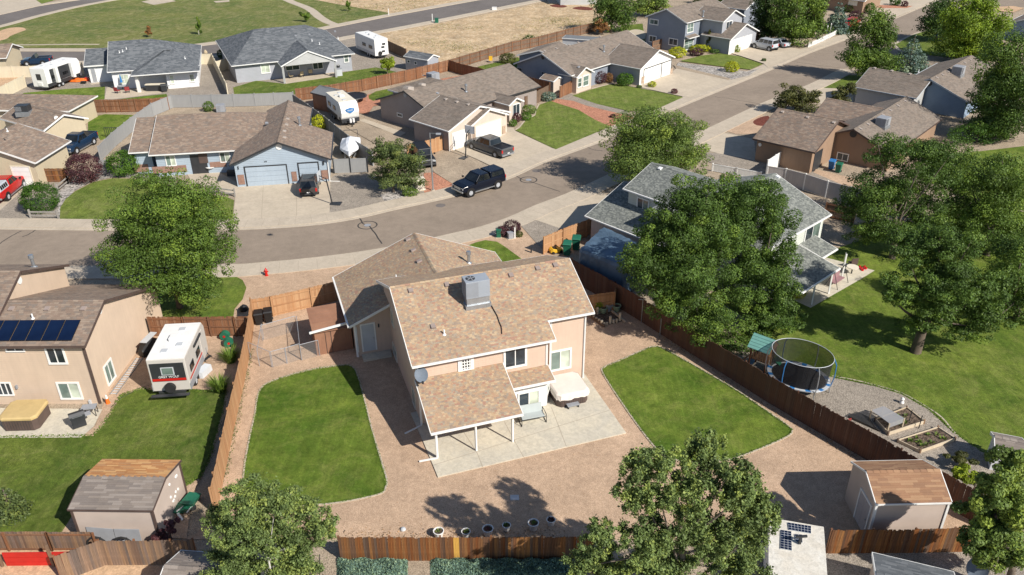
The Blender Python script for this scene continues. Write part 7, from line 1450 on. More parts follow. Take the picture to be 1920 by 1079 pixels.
# hot tubs
def hottub(label, cpx, rz, cover, side, w=2.1, d=2.1, skirt=True):
    t = T('hot_tub', label, 'hot tub', cpx, rz, 'covered hot tubs', .1); hw, hd = w / 2, d / 2
    t2 = lambda e, z: [Vector((x, y, z)) for x, y in ((-hw + e, -hd - 0), (hw - e, -hd), (hw, -hd + e), (hw, hd - e), (hw - e, hd), (-hw + e, hd), (-hw, hd - e), (-hw, -hd + e))]
    part(t, 'cabinet', side, lambda b: b.loft([[p * 1 for p in t2(.25, 0)], [p for p in t2(.25, .82)]]))
    sl = MB()
    for i in range(10): x = -hw + .3 + i * (w - .6) / 10; sl.box(x, x + .015, -hd - .012, -hd, .03, .75)
    sl.build('cabinet_slats', M['dark'], t); r6 = random.Random(2)
    c = part(t, 'cover', cover, lambda b: b.loft([[Vector((p.x * 1.04, p.y * 1.04, .8)) for p in t2(.25, 0)], [Vector((p.x * 1.05, p.y * 1.05, .93)) for p in t2(.25, 0)], [Vector((p.x * .95, p.y * .95, 1.0)) for p in t2(.25, 0)], [Vector((p.x * .3, p.y * .3, 1.04)) for p in t2(.25, 0)]]))
    if skirt:
        sk = MB(); ring = []
        base = [Vector((p.x * 1.06, p.y * 1.06, 0)) for p in t2(.25, 0)]
        for i in range(8):
            for j in range(8): q = base[i] * (1 - j / 8) + base[(i + 1) % 8] * (j / 8); ring.append(q)
        up_ = [q + Vector((0, 0, .94)) for q in ring]; lo = [q * (1.02 + .03 * (i % 2)) + Vector((0, 0, .6 + r6.uniform(-.06, .04))) for i, q in enumerate(ring)]
        for i in range(len(ring)): j = (i + 1) % len(ring); sk.quad(lo[i], lo[j], up_[j], up_[i])
        sk.build('cover_skirt', M[cover] if isinstance(cover, str) else cover, t)
    return t
hottub('hot tub under a cream fringed cover on the main patio', (1063, 742), 18.5, m_plain('cream cover', (.7, .63, .57), .7, var=.06), 'brown', 2.2, 2.3)
hottub('hot tub with mustard yellow cover at the left neighbour patio', (52, 790), 2, m_plain('mustard cover', (.52, .38, .17), .7, var=.1), 'brown', 2.3, 2.0, False)
t = T('spa_steps', 'grey plastic steps in front of the cream-covered hot tub', 'steps', (1075, 765), 18.5, None, .1); part(t, 'step', 'grey', lambda b: b.box(-.38, .38, .25, .58, .4, .46)); part(t, 'step', 'grey', lambda b: b.box(-.42, .42, -.1, .24, .18, .24))
for x in (-.38, .32): part(t, 'side', 'dark', lambda b: b.prism([(x, -.08, 0), (x, .58, 0), (x, .58, .42), (x, .26, .42), (x, .24, .2), (x, -.08, .2)], (.06, 0, 0)))
# glider bench
t = T('glider_bench', 'grey cushioned glider bench by the patio door', 'bench', (998, 790), 16, None, .1); gc = m_plain('bench cushion', (.42, .46, .45), .8, var=.05)
part(t, 'seat', gc, lambda b: b.box(-.75, .75, -.3, .25, .42, .5)); part(t, 'backrest', gc, lambda b: b.hexa([(-.75, .25, .5), (.75, .25, .5), (.75, .31, .5), (-.75, .31, .5), (-.75, .42, 1.02), (.75, .42, 1.02), (.75, .48, 1.02), (-.75, .48, 1.02)]))
for s in (-1, 1): part(t, 'side_frame', 'dark', lambda b: b.tube([(s * .82, .45, .05), (s * .82, .45, .65), (s * .82, -.3, .65), (s * .82, -.42, .4), (s * .82, -.42, .03), (s * .82, .45, .05)], .025))
part(t, 'frame_bar', 'dark', lambda b: b.bar((-.8, -.3, .42), (.8, -.3, .42), .04, .04)); part(t, 'frame_bar', 'dark', lambda b: b.bar((-.8, .27, .42), (.8, .27, .42), .04, .04))
# satellite dishes
def dish(label, p, aim, r=.42, pole=.6):
    t = thing('satellite_dish', label, 'satellite dish', p, 0, 'satellite dishes'); a = Vector(aim).normalized(); x = a.cross(Vector((0, 0, 1))).normalized(); y = x.cross(a); b = MB(); c = Vector((0, 0, pole)); rg = []
    for q in (.02, .3, .6, .85, 1.0): rg.append([c + x * r * q * math.cos(i * .3927) * 1.0 + y * r * q * math.sin(i * .3927) * 1.15 + a * (q * q * .1) for i in range(16)])
    b.loft(rg, False); bb = MB(); b.build('reflector', m_plain('dish grey', (.15, .18, .22), .6, spec=.1), t, smooth=True); part(t, 'mast', 'steel', lambda b: b.cyl((0, 0, -.1), c, .025, .025, 8)); q_ = c - y * (r * 1.25) + a * .38; part(t, 'feed_arm', 'dark', lambda b: b.bar(c - y * r * .9, q_, .03, .03)); part(t, 'feed_horn', 'dark', lambda b: b.box(q_.x - .06, q_.x + .06, q_.y - .06, q_.y + .06, q_.z - .05, q_.z + .09)); return t
p = LT1.P(.35, LT1.w - .3, 0); p.z = LT1.zroof(LT1.w - .3); dish('grey satellite dish on the lower tan roof at the wall corner', p, (.15, -.6, .5), .42, .55)
p = hit((14, 222), *W3g.face('roofb')); dish('small dark satellite dish on the brown roof at the left edge', p, (.3, -.7, .5), .38, .6); dish('round pale satellite dish at the bottom right corner', G(1818, 1110, 0), (-.5, -.4, .6), .5, 1.6)
# trampolines
C_ = G(1497, 705, .9); C_.z = 0; t = thing('trampoline', 'large oval trampoline with tall black safety net beside the brown fence', 'trampoline', C_, R(-38)); ax_, bx_ = 2.1, 1.7
def ell(a, b_, z, n=36): return [Vector((a * math.cos(6.2832 * i / n), b_ * math.sin(6.2832 * i / n), z)) for i in range(n)]
b = MB(); b.poly(ell(ax_ * .86, bx_ * .86, .86)); b.build('jumping_mat', M['black'], t)
b = MB(); o_, i_ = ell(ax_, bx_, .9), ell(ax_ * .86, bx_ * .86, .885)
pads = []
for i in range(36):
    j = (i + 1) % 36; b = MB(); b.quad(i_[i], o_[i], o_[j], i_[j]) if False else b.hexa([i_[i] - Vector((0, 0, .03)), o_[i] - Vector((0, 0, .03)), o_[j] - Vector((0, 0, .03)), i_[j] - Vector((0, 0, .03)), i_[i], o_[i], o_[j], i_[j]]); b.build('edge_pad', M['lgrey'] if i % 3 else M['blue'], t)
b = MB(); b.tube(ell(ax_, bx_, .85) + ell(ax_, bx_, .85)[:1], .03); b.build('frame_ring', M['steel'], t); b = MB(); tr = ell(ax_ * .97, bx_ * .97, 2.75); b.tube(tr + tr[:1], .022); b.build('top_ring', M['lgrey'], t)
net = m_net('black net', (.012, .012, .014), .7); b = MB(); lo, hi = ell(ax_ * .9, bx_ * .9, .88), ell(ax_ * .96, bx_ * .96, 2.75)
for i in range(36): j = (i + 1) % 36; b.quad(lo[i], lo[j], hi[j], hi[i])
b.build('safety_net', net, t)
for k_ in range(6):
    a_ = k_ * 1.047 + .3; q = lambda s, z: Vector((ax_ * s * math.cos(a_), bx_ * s * math.sin(a_), z)); part(t, 'net_pole', 'blue' if k_ % 2 == 0 else 'steel', lambda b: b.tube([q(1.02, .6), q(1.08, 1.4), q(1.07, 2.3), q(.97, 2.75)], .035)); part(t, 'leg', 'steel', lambda b: b.tube([q(.98, .85), q(1.03, .03), q(.8, .02)], .035))
t = thing('trampoline', 'round dark trampoline without net behind the logo camper', 'trampoline', G(662, 192, 0)); b = MB(); b.poly(ell(1.9, 1.9, .85)); b.build('jumping_mat', M['black'], t); b = MB(); tr = ell(2.0, 2.0, .87); b.tube(tr + tr[:1], .06); b.build('frame_ring', M['dark'], t)
for k_ in range(6): a_ = k_ * 1.047; part(t, 'leg', 'steel', lambda b: b.bar((2 * math.cos(a_), 2 * math.sin(a_), 0), (2 * math.cos(a_), 2 * math.sin(a_), .85), .05, .05))
# playset
t = T('playset', 'wooden play tower with teal plank roof beside the net trampoline', 'playset', (1424, 694), -40); W_ = .6
for x in (-W_, W_):
    for y in (-W_, W_): part(t, 'post', 'fence_far', lambda b: b.bar((x, y, 0), (x, y, 2.1), .1, .1))
part(t, 'deck', 'fence_old', lambda b: b.box(-W_, W_, -W_, W_, 1.05, 1.12)); teal = m_plain('teal plank', (.16, .36, .31), .6, var=.12)
for s in (-1, 1):
    for i in range(5): f0, f1 = i / 5, (i + 1) / 5 - .02; part(t, 'roof_plank', teal, lambda b: b.hexa([(x_, s * .85 * (1.0 - f_), z_ + f_ * .75) for z_ in (2.0, 2.04) for x_, f_ in ((-.8, f0), (.8, f0), (.8, f1), (-.8, f1))]))
for x in (-.78, .76): part(t, 'gable_board', 'fence_tan', lambda b: b.prism([(x, -.7, 2.05), (x, .7, 2.05), (x, 0, 2.68)], (.03, 0, 0)))
for i in range(9): y = -W_ + i * .18; part(t, 'railing_slat', 'fence_tan', lambda b: b.box(W_ - .02, W_ + .02, y, y + .1, 1.1, 1.75)); part(t, 'railing_slat', 'fence_tan', lambda b: b.box(y, y + .1, -W_ - .02, -W_ + .02, 1.1, 1.75))
part(t, 'slide', 'green', lambda b: b.hexa([(.8, .1, 1.05), (2.6, .1, .15), (2.6, .7, .15), (.8, .7, 1.05), (.8, .1, 1.12), (2.6, .1, .22), (2.6, .7, .22), (.8, .7, 1.12)])); part(t, 'ladder', 'fence_old', lambda b: b.hexa([(-1.5, -.6, .02), (-.75, -.6, 1.05), (-.75, .1, 1.05), (-1.5, .1, .02), (-1.5, -.6, .1), (-.75, -.6, 1.13), (-.75, .1, 1.13), (-1.5, .1, .1)])); part(t, 'side_panel', 'blue', lambda b: b.box(-W_ - .03, -W_, -.4, .4, .2, .9))
# garden beds
def bed(label, px, plants=8, h_=.3, seed=1):
    P_ = [G(*p) for p in px]; t = thing('raised_bed', label, 'garden bed', P_[0], 0, 'raised timber garden beds'); c = sum(P_, Vector()) / 4
    for i in range(4): a, b_ = P_[i], P_[(i + 1) % 4]; part(t, 'bed_board', 'lumber', lambda b: b.bar(a + Vector((0, 0, h_ / 2)), b_ + Vector((0, 0, h_ / 2)), .05, h_), world=True); part(t, 'bed_stake', 'fence_old', lambda b: b.bar(a, a + Vector((0, 0, h_ + .08)), .09, .09), world=True)
    part(t, 'soil', 'soil', lambda b: b.prism([p + (c - p) * .03 + Vector((0, 0, .02)) for p in P_], (0, 0, h_ - .1)), world=True); r8 = random.Random(seed); b = MB()
    for i in range(plants):
        s, r_ = r8.uniform(.1, .9), r8.uniform(.15, .85); q = (P_[0] * (1 - s) + P_[1] * s) * (1 - r_) + (P_[3] * (1 - s) + P_[2] * s) * r_; q.z = h_ - .08
        for k_ in range(22): a_ = r8.random() * 6.28; e = Vector((math.cos(a_), math.sin(a_), r8.uniform(.3, 1.6))).normalized() * r8.uniform(.1, .28); w_ = Vector((-math.sin(a_), math.cos(a_), 0)) * .04; b.ct = r8.random(); b.quad(q + e * .3, q + e * .6 + w_, q + e, q + e * .6 - w_)
    b.build('seedlings', leafmat('mid'), t, world=True, kind='stuff'); return t
bed('raised bed with a shade-cloth cover beside the long brown fence', ((1664, 819), (1731, 797), (1698, 771), (1640, 793)), 10, .32, 3); bed('front raised bed with seedlings in the grey gravel', ((1724, 852), (1789, 829), (1757, 808), (1682, 832)), 12, .3, 4)
t = T('shade_cover', 'grey shade cloth on pale timber legs over the garden bed', 'shade cloth', (1666, 808), 0, None, 0)
sc = m_net('shade cloth', (.3, .3, .31), .85); q = [G(1634, 770, .9), G(1657, 762, .9), G(1696, 785, .9), G(1668, 795, .9)]; part(t, 'cloth', sc, lambda b: (b.poly(q[::-1]), b.quad(q[3], q[2], q[2] - Vector((0, 0, .35)), q[3] - Vector((0, 0, .35)))), world=True)
for p in q: part(t, 'leg', 'lumber', lambda b: b.bar(p, Vector((p.x, p.y, 0)), .07, .07), world=True)
t = T('netted_bed', 'low bed covered in black netting against the long brown fence', 'garden bed', (1610, 792)); q = [G(1590, 780, .25), G(1606, 772, .4), G(1630, 783, .4), G(1640, 800, .25), G(1650, 808, .2)]; part(t, 'netting', m_net('bird net', (.02, .02, .02), .8), lambda b: (b.poly([q[0], q[1], q[2], q[3], q[4]][::-1]), b.quad(q[0], Vector((q[0].x, q[0].y, 0)), Vector((q[4].x, q[4].y, 0)), q[4])), world=True)
one('garden_flag', 'small red flag against the long brown fence', 'flag', 'red', lambda b: b.prism([G(1590, 787, .75), G(1597, 785, .8), G(1596, 790, .3)], (0, .03, 0))); one('garden_statue', 'small white ornament in the grey gravel by the garden beds', 'ornament', 'white', lambda b: b.lathe([(.12, 0), (.16, .12), (.1, .28), (.13, .4), (.05, .5)], G(1690, 758)))
for i, px in enumerate(((1703, 796), (1722, 806))): one('garden_stake', ('thin dark stake left of the front garden bed', 'thin dark stake right of the front garden bed')[i], 'stake', 'dark', lambda b: b.bar(G(*px), G(*px) + Vector((0, 0, 1.1)), .04, .04))
# kennel of chain-link panels
t = T('dog_kennel', 'chain-link kennel panels standing in the pink gravel beside the lean-to shed', 'kennel', (540, 680)); mesh_ = m_net('chain link', (.4, .4, .4), .16)
def panel_(a, b_, h_=1.5): A, B_ = G(*a), G(*b_); z = Vector((0, 0, h_)); part(t, 'panel_frame', 'grey', lambda b: b.tube([A, A + z, B_ + z, B_, A], .022), world=True); part(t, 'wire_mesh', mesh_, lambda b: b.quad(A, B_, B_ + z, A + z), world=True)
for a, b_ in (((512, 690), (538, 683)), ((539, 683), (565, 675)), ((566, 677), (600, 668)), ((487, 688), (495, 637)), ((493, 640), (557, 622)), ((560, 622), (566, 676)), ((470, 672), (510, 690))): panel_(a, b_, 1.35)
# ladder, cone, grill and odds in the left yard
a, b_ = G(212, 741, .06), G(262, 672, .06); t = thing('ladder', 'aluminium extension ladder lying along the tan stucco wall', 'ladder', a); u_ = (b_ - a).normalized(); n_ = Vector((-u_.y, u_.x, 0))
for s in (-.22, .22): part(t, 'rail', 'steel', lambda b: b.bar(a + n_ * s, b_ + n_ * s, .05, .09), world=True)
for i in range(16): q = a + (b_ - a) * ((i + .5) / 16); part(t, 'rung', 'lgrey', lambda b: b.bar(q - n_ * .22, q + n_ * .22, .07, .05), world=True)
t = T('traffic_cone', 'orange and white traffic cone at the tan house corner', 'traffic cone', (203, 758)); part(t, 'base', 'orange', lambda b: b.box(-.2, .2, -.2, .2, 0, .04)); part(t, 'cone', 'orange', lambda b: b.cyl((0, 0, .04), (0, 0, .45), .15, .09, 12)); part(t, 'white_band', 'white', lambda b: b.cyl((0, 0, .45), (0, 0, .72), .09, .04, 12))
def grill(label, px, rz, s=1.0):
    t = T('grill', label, 'grill', px, rz, 'barbecue grills', .1); part(t, 'cart', 'dark', lambda b: b.box(-.4 * s, .4 * s, -.25 * s, .25 * s, .1, .75 * s)); part(t, 'lid', 'dark', lambda b: b.loft([[Vector((x * s, y * s, (.78 + z) * s)) for y, z in ((-.28, 0), (.28, 0), (.26, .18), (.12, .32), (-.1, .32), (-.26, .16))] for x in (-.45, .45)])); part(t, 'side_shelf', 'grey', lambda b: b.box(.42 * s, .8 * s, -.22 * s, .22 * s, .72 * s, .77 * s)); part(t, 'handle', 'steel', lambda b: b.bar((-.3 * s, -.3 * s, .92 * s), (.3 * s, -.3 * s, .92 * s), .03, .03))
grill('dark covered grill on the left neighbour patio', (150, 800), 35); t = T('patio_table', 'small grey metal table beside the dark grill', 'table', (171, 778), 10, None, .1); part(t, 'tabletop', 'grey', lambda b: b.box(-.45, .45, -.28, .28, .6, .65))
for x in (-.38, .38):
    for y in (-.22, .22): part(t, 'leg', 'dark', lambda b: b.bar((x, y, 0), (x, y, .6), .04, .04))
t = T('covered_mower', 'black plastic-wrapped cart between the stucco wall and the travel trailer', 'covered cart', (285, 660), 60); r9 = random.Random(9); part(t, 'cover', 'black', lambda b: b.loft([[Vector((x, y * w_ + r9.uniform(-.06, .06), z)) for y, z in ((-1, 0), (1, 0), (.95, .5), (.5, h_), (-.5, h_ + .05), (-.95, .5))] for x, w_, h_ in ((-.9, .3, .6), (-.5, .5, 1.0), (0, .55, 1.15), (.5, .5, .9), (.9, .3, .5))])); part(t, 'rack', 'lgrey', lambda b: b.bar((-.7, -.3, 1.25), (.7, .3, 1.2), .5, .04))
for i, px in enumerate(((423, 637), (430, 650))):
    t = T('hose_reel', ('green hose reel nearest the fence gate', 'green hose reel in front of the other reel')[i], 'hose reel', px, 20 * i); part(t, 'drum', 'green', lambda b: b.cyl((0, -.2, .35), (0, .2, .35), .35, .35, 16)); part(t, 'hub', 'red', lambda b: b.cyl((0, -.22, .35), (0, .22, .35), .1, .1, 10)); part(t, 'stand', 'dark', lambda b: b.box(-.3, .3, -.25, .25, 0, .06))
t = T('folding_steps', 'dark folding steps beside the travel trailer door', 'steps', (392, 676), 70)
for i in range(3): part(t, 'step', 'dark', lambda b: b.box(-.35, .35, i * .25, i * .25 + .22, .15 + i * .17, .19 + i * .17))
for s in (-.35, .33): part(t, 'side', 'dark', lambda b: b.bar((s, -.05, .03), (s, .8, .58), .03, .05))
one('tarp_bundle', 'pale grey wrapped bundle beside the travel trailer wheels', 'bundle', 'lgrey', lambda b: b.loft([[G(374, 712) + Vector((x * .3 + .1 * k_, y * .3 + k_ * .35, z)) for x, y, z in ((-1, 0, 0), (1, 0, 0), (.8, .2, .5), (-.6, .1, .62))] for k_ in range(4)]))
one('fire_pit_bag', 'black bag on the gravel by the far kerb gap', 'bag', 'black', lambda b: b.lathe([(.3, 0), (.38, .15), (.3, .35), (.12, .5)], G(458, 583, 0)))
one('garden_hose', 'thin dark hose curving over the pink gravel by the cone', 'hose', 'dark', lambda b: b.tube([G(*p, .04) for p in ((208, 765), (222, 750), (245, 738), (262, 728), (280, 724))], .03))
one('white_pipe', 'white plastic pipe lying against the shed end wall', 'pipe', 'white', lambda b: b.bar(G(318, 943, .6), G(342, 976, .1), .12, .12))
t = T('wheelbarrow', 'green wheelbarrow standing by the left fence near the shed', 'wheelbarrow', (362, 952), 80); part(t, 'tray', 'green', lambda b: b.hexa([(-.3, -.25, .35), (.3, -.25, .35), (.3, .25, .35), (-.3, .25, .35), (-.55, -.38, .75), (.5, -.38, .65), (.5, .38, .65), (-.55, .38, .75)])); part(t, 'wheel', 'rubber', lambda b: b.cyl((.6, -.05, .2), (.6, .05, .2), .2, .2, 12))
for s in (-.25, .25): part(t, 'handle', 'white', lambda b: b.bar((.6, s * .4, .22), (-1.0, s * 1.2, .6), .05, .05))
t = T('wheelbarrow', 'teal garden cart lying between the shed and the fence', 'garden cart', (345, 962), 20); part(t, 'tray', 'green', lambda b: b.hexa([(-.3, -.25, .2), (.3, -.25, .2), (.3, .25, .2), (-.3, .25, .2), (-.5, -.38, .5), (.5, -.38, .5), (.5, .38, .5), (-.5, .38, .5)])); part(t, 'wheel', 'rubber', lambda b: b.cyl((.5, -.05, .2), (.5, .05, .2), .2, .2, 12))
# wheels leaning on the shed front, wooden panel behind them
f_, n_ = Z1.face('front'); q = f_ + n_ * .06; part_t = T('board_panel', 'grey plywood boards leaning on the tan shed front', 'boards', (205, 1015)); 
part(part_t, 'board', 'grey', lambda b: b.hexa([Z1.P(.6, -.05, .02), Z1.P(2.0, -.05, .02), Z1.P(2.0, .0, .02), Z1.P(.6, .0, .02), Z1.P(.6, .03, 1.25), Z1.P(2.0, .03, 1.1), Z1.P(2.0, .07, 1.1), Z1.P(.6, .07, 1.1)]), world=True); part(part_t, 'board', 'grey', lambda b: b.hexa([Z1.P(2.05, -.05, .02), Z1.P(3.4, -.05, .02), Z1.P(3.4, .0, .02), Z1.P(2.05, .0, .02), Z1.P(2.05, .03, 1.1), Z1.P(3.4, .03, 1.1), Z1.P(3.4, .07, 1.1), Z1.P(2.05, .07, 1.1)]), world=True)
for i, x in enumerate((1.25, 2.65)):
    c = Z1.P(x, -.35, .5); t = thing('cart_wheel_ornament', ('left dark wheel leaning on the tan shed front', 'right dark wheel leaning on the tan shed front')[i], 'wheel', (c.x, c.y, 0)); part(t, 'tyre', 'rubber', lambda b: b.tube([c + Z1.u * .5 * math.cos(k_ * .524) + Vector((0, 0, .5 * math.sin(k_ * .524))) - Z1.n * .1 for k_ in range(13)], .06), world=True); part(t, 'hub', 'lgrey', lambda b: b.cyl(c - Z1.n * .15, c + Z1.n * .05, .16, .16, 12), world=True)
    for k_ in range(6): part(t, 'spoke', 'dark', lambda b: b.bar(c, c + Z1.u * .48 * math.cos(k_ * 1.047) + Vector((0, 0, .48 * math.sin(k_ * 1.047))), .03, .03), world=True)
for i in range(9): s = rnd.uniform(3.2, 4.1); 
t = thing('wall_ornaments', 'white hand-size ornaments on the shed gable end', 'wall ornaments', Z1.P(Z1.L, 2, 0)); r10 = random.Random(4)
for i in range(9): c = Z1.P(Z1.L - .08, r10.uniform(2.0, 3.3), r10.uniform(.9, 2.3)); part(t, 'ornament', 'white', lambda b: b.cyl(c, c + Z1.u * .05, .09, .08, 6), world=True)
# buckets along the back fence, pots by the side fence
bl = ('white planter bucket farthest left by the bottom fence', 'white planter bucket second from left by the bottom fence', 'white planter bucket with red flowers in the tree shadow', 'small white planter bucket between the two shaded ones', 'large white planter bucket right of the shaded pair', 'white planter bucket with red flowers farthest right by the fence')
for i, (px, s, red) in enumerate((((823, 1008), 1.1, 0), ((874, 1007), .95, 0), ((915, 1004), 1.15, 1), ((950, 995), .9, 0), ((1000, 993), 1.15, 0), ((1033, 985), .95, 1))):
    t = T('planter_bucket', bl[i], 'planter', px, 0, 'white planter buckets'); part(t, 'bucket', 'white', lambda b: b.loft([[Vector((r_ * s * math.cos(k_ * .4488), r_ * s * math.sin(k_ * .4488), z * s)) for k_ in range(14)] for r_, z in ((.17, 0), (.25, .38), (.27, .4), (.27, .43), (.23, .43), (.22, .36))], False)); part(t, 'soil', 'soil', lambda b: b.cyl((0, 0, .2 * s), (0, 0, .37 * s), .2 * s, .22 * s, 14)); rr = random.Random(i)
    def pl(b):
        for k_ in range(26): a_ = rr.random() * 6.28; e = Vector((math.cos(a_), math.sin(a_), rr.uniform(.5, 2))).normalized() * rr.uniform(.08, .2); w_ = Vector((-math.sin(a_), math.cos(a_), 0)) * .03; c = Vector((rr.uniform(-.1, .1), rr.uniform(-.1, .1), .37 * s)); b.ct = rr.random(); b.quad(c, c + e * .5 + w_, c + e, c + e * .5 - w_)
    part(t, 'plant', leafmat('plum' if red else 'mid'), pl, kind='stuff')
pot = m_plain('sage pot', (.25, .33, .22), .5)
for i, (px, s, mt, pln) in enumerate((((1121, 587), 1.0, pot, 'lime'), ((1131, 588), 1.0, pot, None), ((1141, 583), 1.2, M['grey'], None), ((1156, 585), 1.1, pot, None))):
    t = T('plant_pot', ('potted lime-green plant beside the main house corner', 'green pot next to the lime-green plant', 'tall grey pot by the shaded brown fence', 'pale-rimmed green pot nearest the long fence')[i], 'plant pot', px, 0, 'plant pots by the side fence'); part(t, 'pot', mt, lambda b: b.loft([[Vector((r_ * s * math.cos(k_ * .4488), r_ * s * math.sin(k_ * .4488), z * s)) for k_ in range(14)] for r_, z in ((.18, 0), (.28, .45), (.32, .46), (.32, .53), (.26, .53), (.24, .4))], False)); part(t, 'soil', 'soil', lambda b: b.cyl((0, 0, .2), (0, 0, .45 * s), .2, .25 * s, 12))
    if pln:
        me = leafmesh('plant', leafmat(pln), [(0, 0, .75)], [.35], 400, .07, 5); o = bpy.data.objects.new('plant', me); put(o, t); o['kind'] = 'stuff'
# log-edged bed with upright stumps and slab
t = T('log_border', 'ring of sawn log stumps around the dark bed beside the house', 'log border', (1140, 600)); r11 = random.Random(3)
pts = [(1108, 596), (1113, 600), (1118, 603), (1123, 607), (1128, 610), (1133, 612), (1138, 610), (1144, 608), (1150, 607), (1156, 606), (1162, 603), (1112, 592), (1120, 590)]
for i, px in enumerate(pts):
    p = G(*px); h_ = r11.uniform(.2, .75) if i > 5 else r11.uniform(.25, .5); part(t, 'log', 'lumber', lambda b: b.cyl(p, p + Vector((0, 0, h_)), .1, .1, 8), world=True)
part(t, 'timber', 'fence_dull', lambda b: b.bar(G(1108, 594, .15), G(1133, 612, .15), .15, .2), world=True); part(t, 'timber', 'lumber', lambda b: b.bar(G(1147, 584, .1), G(1172, 604, .1), .12, .15), world=True)
sheet('dark_bed', M['soil'], [(1112, 592), (1146, 585), (1170, 602), (1140, 610), (1128, 606)], .05)
one('clothes_pole', 'thin grey pole with side arm beside the long brown fence', 'pole', 'steel', lambda b: (b.bar(G(1202, 607), G(1202, 607) + Vector((0, 0, 2.1)), .05, .05), b.bar(G(1202, 607) + Vector((0, 0, 2.1)), G(1202, 607) + Vector((-.35, 0, 2.12)), .04, .04)))
one('steel_post', 'thin steel post in front of the long brown fence', 'pole', 'steel', lambda b: b.bar(G(1237, 630), G(1237, 630) + Vector((0, 0, 1.5)), .06, .06)); one('ac_lineset', 'loop of black hose hanging on the peach side wall', 'hose', 'black', lambda b: b.tube([W1r.P(W1r.L - .38, .9 + .3 * math.cos(a_ * .6), 1.6 + .65 * math.sin(a_ * .6)) + W1r.u * .05 for a_ in range(11)], .025))
one('valve_cover', 'pale square valve lid in the shaded pink gravel', 'valve lid', 'lgrey', lambda b: b.box(G(965, 935).x - .25, G(965, 935).x + .25, G(965, 935).y - .2, G(965, 935).y + .2, .02, .07)); one('rock', 'small pale rock in the pink gravel right of the left lawn', 'rock', 'lgrey', lambda b: b.lathe([(.1, 0), (.16, .06), (.12, .14), (.03, .18)], G(756, 995)))
# far patios
def chair(label, px, rz, mat_, s=1.0, group='patio chairs'):
    t = T('patio_chair', label, 'chair', px, rz, group); part(t, 'seat', mat_, lambda b: b.box(-.27 * s, .27 * s, -.27 * s, .27 * s, .4, .47)); part(t, 'backrest', mat_, lambda b: b.box(-.27 * s, .27 * s, .22 * s, .28 * s, .47, .98))
    for x in (-.24, .24):
        for y in (-.24, .24): part(t, 'leg', 'dark', lambda b: b.bar((x, y, 0), (x, y, .4), .05, .05))
def table(label, px, mat_, r_=.6, umb=None):
    t = T('patio_table', label, 'table', px); part(t, 'tabletop', mat_, lambda b: b.cyl((0, 0, .68), (0, 0, .73), r_, r_, 14)); part(t, 'pedestal', 'dark', lambda b: b.cyl((0, 0, 0), (0, 0, .68), .06, .06, 8))
    if umb: part(t, 'umbrella_pole', 'dark', lambda b: b.cyl((0, 0, .7), (0, 0, 2.3), .03, .03, 6)); part(t, 'folded_umbrella', umb, lambda b: b.cyl((0, 0, 1.2), (0, 0, 2.3), .22, .05, 10))
redm = m_plain('dark red cushion', (.25, .03, .03), .8); beige = m_plain('beige cushion', (.45, .36, .22), .8)
chair('left red cushioned chair on the white house patio', (221, 176), 160, redm, 1.2); chair('right red cushioned chair on the white house patio', (240, 175), 200, redm, 1.2); table('round patio table with folded blue umbrella by the white house', (231, 170), 'grey', .7, 'blue'); t = T('patio_counter', 'dark outdoor counter with pale top under the white house patio roof', 'counter', (293, 171), 3); part(t, 'cabinet', 'dark', lambda b: b.box(-1.3, 1.3, -.4, .4, 0, .95)); part(t, 'counter_top', 'cream', lambda b: b.box(-1.4, 1.4, -.45, .45, .95, 1.02)); grill('round grey grill at the end of the outdoor counter', (309, 172), 20, 1.0)
chair('beige chair at the left of the grey house patio table', (546, 148), 120, beige, 1.1); chair('beige chair at the right of the grey house patio table', (565, 146), 230, beige, 1.1); chair('beige chair in the middle of the grey covered patio', (583, 142), 190, beige, 1.1); table('round table on the grey house covered patio', (556, 142), 'lumber', .7); t = T('patio_cabinet', 'grey boxy heater cabinet beside the grey house patio', 'cabinet', (635, 143), 20); part(t, 'body', 'lgrey', lambda b: b.box(-.55, .55, -.4, .4, 0, 1.1)); part(t, 'top', 'grey', lambda b: b.box(-.58, .58, -.43, .43, 1.1, 1.16)); one('patio_heater', 'dark squat planter behind the heater cabinet', 'planter', 'dark', lambda b: b.lathe([(.3, 0), (.45, .5), (.5, 1.0), (.35, 1.3)], G(634, 135)))
t = T('kayak', 'orange inflatable lying beside the white house side door', 'inflatable', (146, 154), 5); part(t, 'hull', 'orange', lambda b: b.loft([[Vector((x, y * w_, z)) for y, z in ((-1, .1), (0, .02), (1, .1), (.9, .45), (0, .35), (-.9, .45))] for x, w_ in ((-1.4, .1), (-1.0, .5), (0, .7), (1.0, .5), (1.4, .1))])); one('push_mower', 'black push mower by the orange inflatable', 'mower', 'black', lambda b: (b.box(G(157, 158).x - .35, G(157, 158).x + .35, G(157, 158).y - .25, G(157, 158).y + .25, .1, .4), b.bar(G(157, 158) + Vector((.3, 0, .3)), G(157, 158) + Vector((.9, .2, 1.0)), .04, .04))); one('gas_can', 'red fuel can by the white house side door', 'fuel can', 'red', lambda b: b.box(G(164, 153).x - .25, G(164, 153).x + .25, G(164, 153).y - .2, G(164, 153).y + .2, 0, .6), bevel=.05)
table('small white round table on the blue house porch walk', (396, 325), 'white', .5); chair('dark chair on the blue house porch', (366, 316), 180, 'dark', 1.2)
one('storage_chest', 'dark chest on the blue house side walk by the garage', 'chest', 'dark', lambda b: b.box(G(436, 330).x - .5, G(436, 330).x + .4, G(436, 330).y - .3, G(436, 330).y + .3, 0, .6), bevel=.03)
t = T('lumber_stack', 'stack of pale lumber behind the orange brown fence', 'lumber', (118, 310), 40)
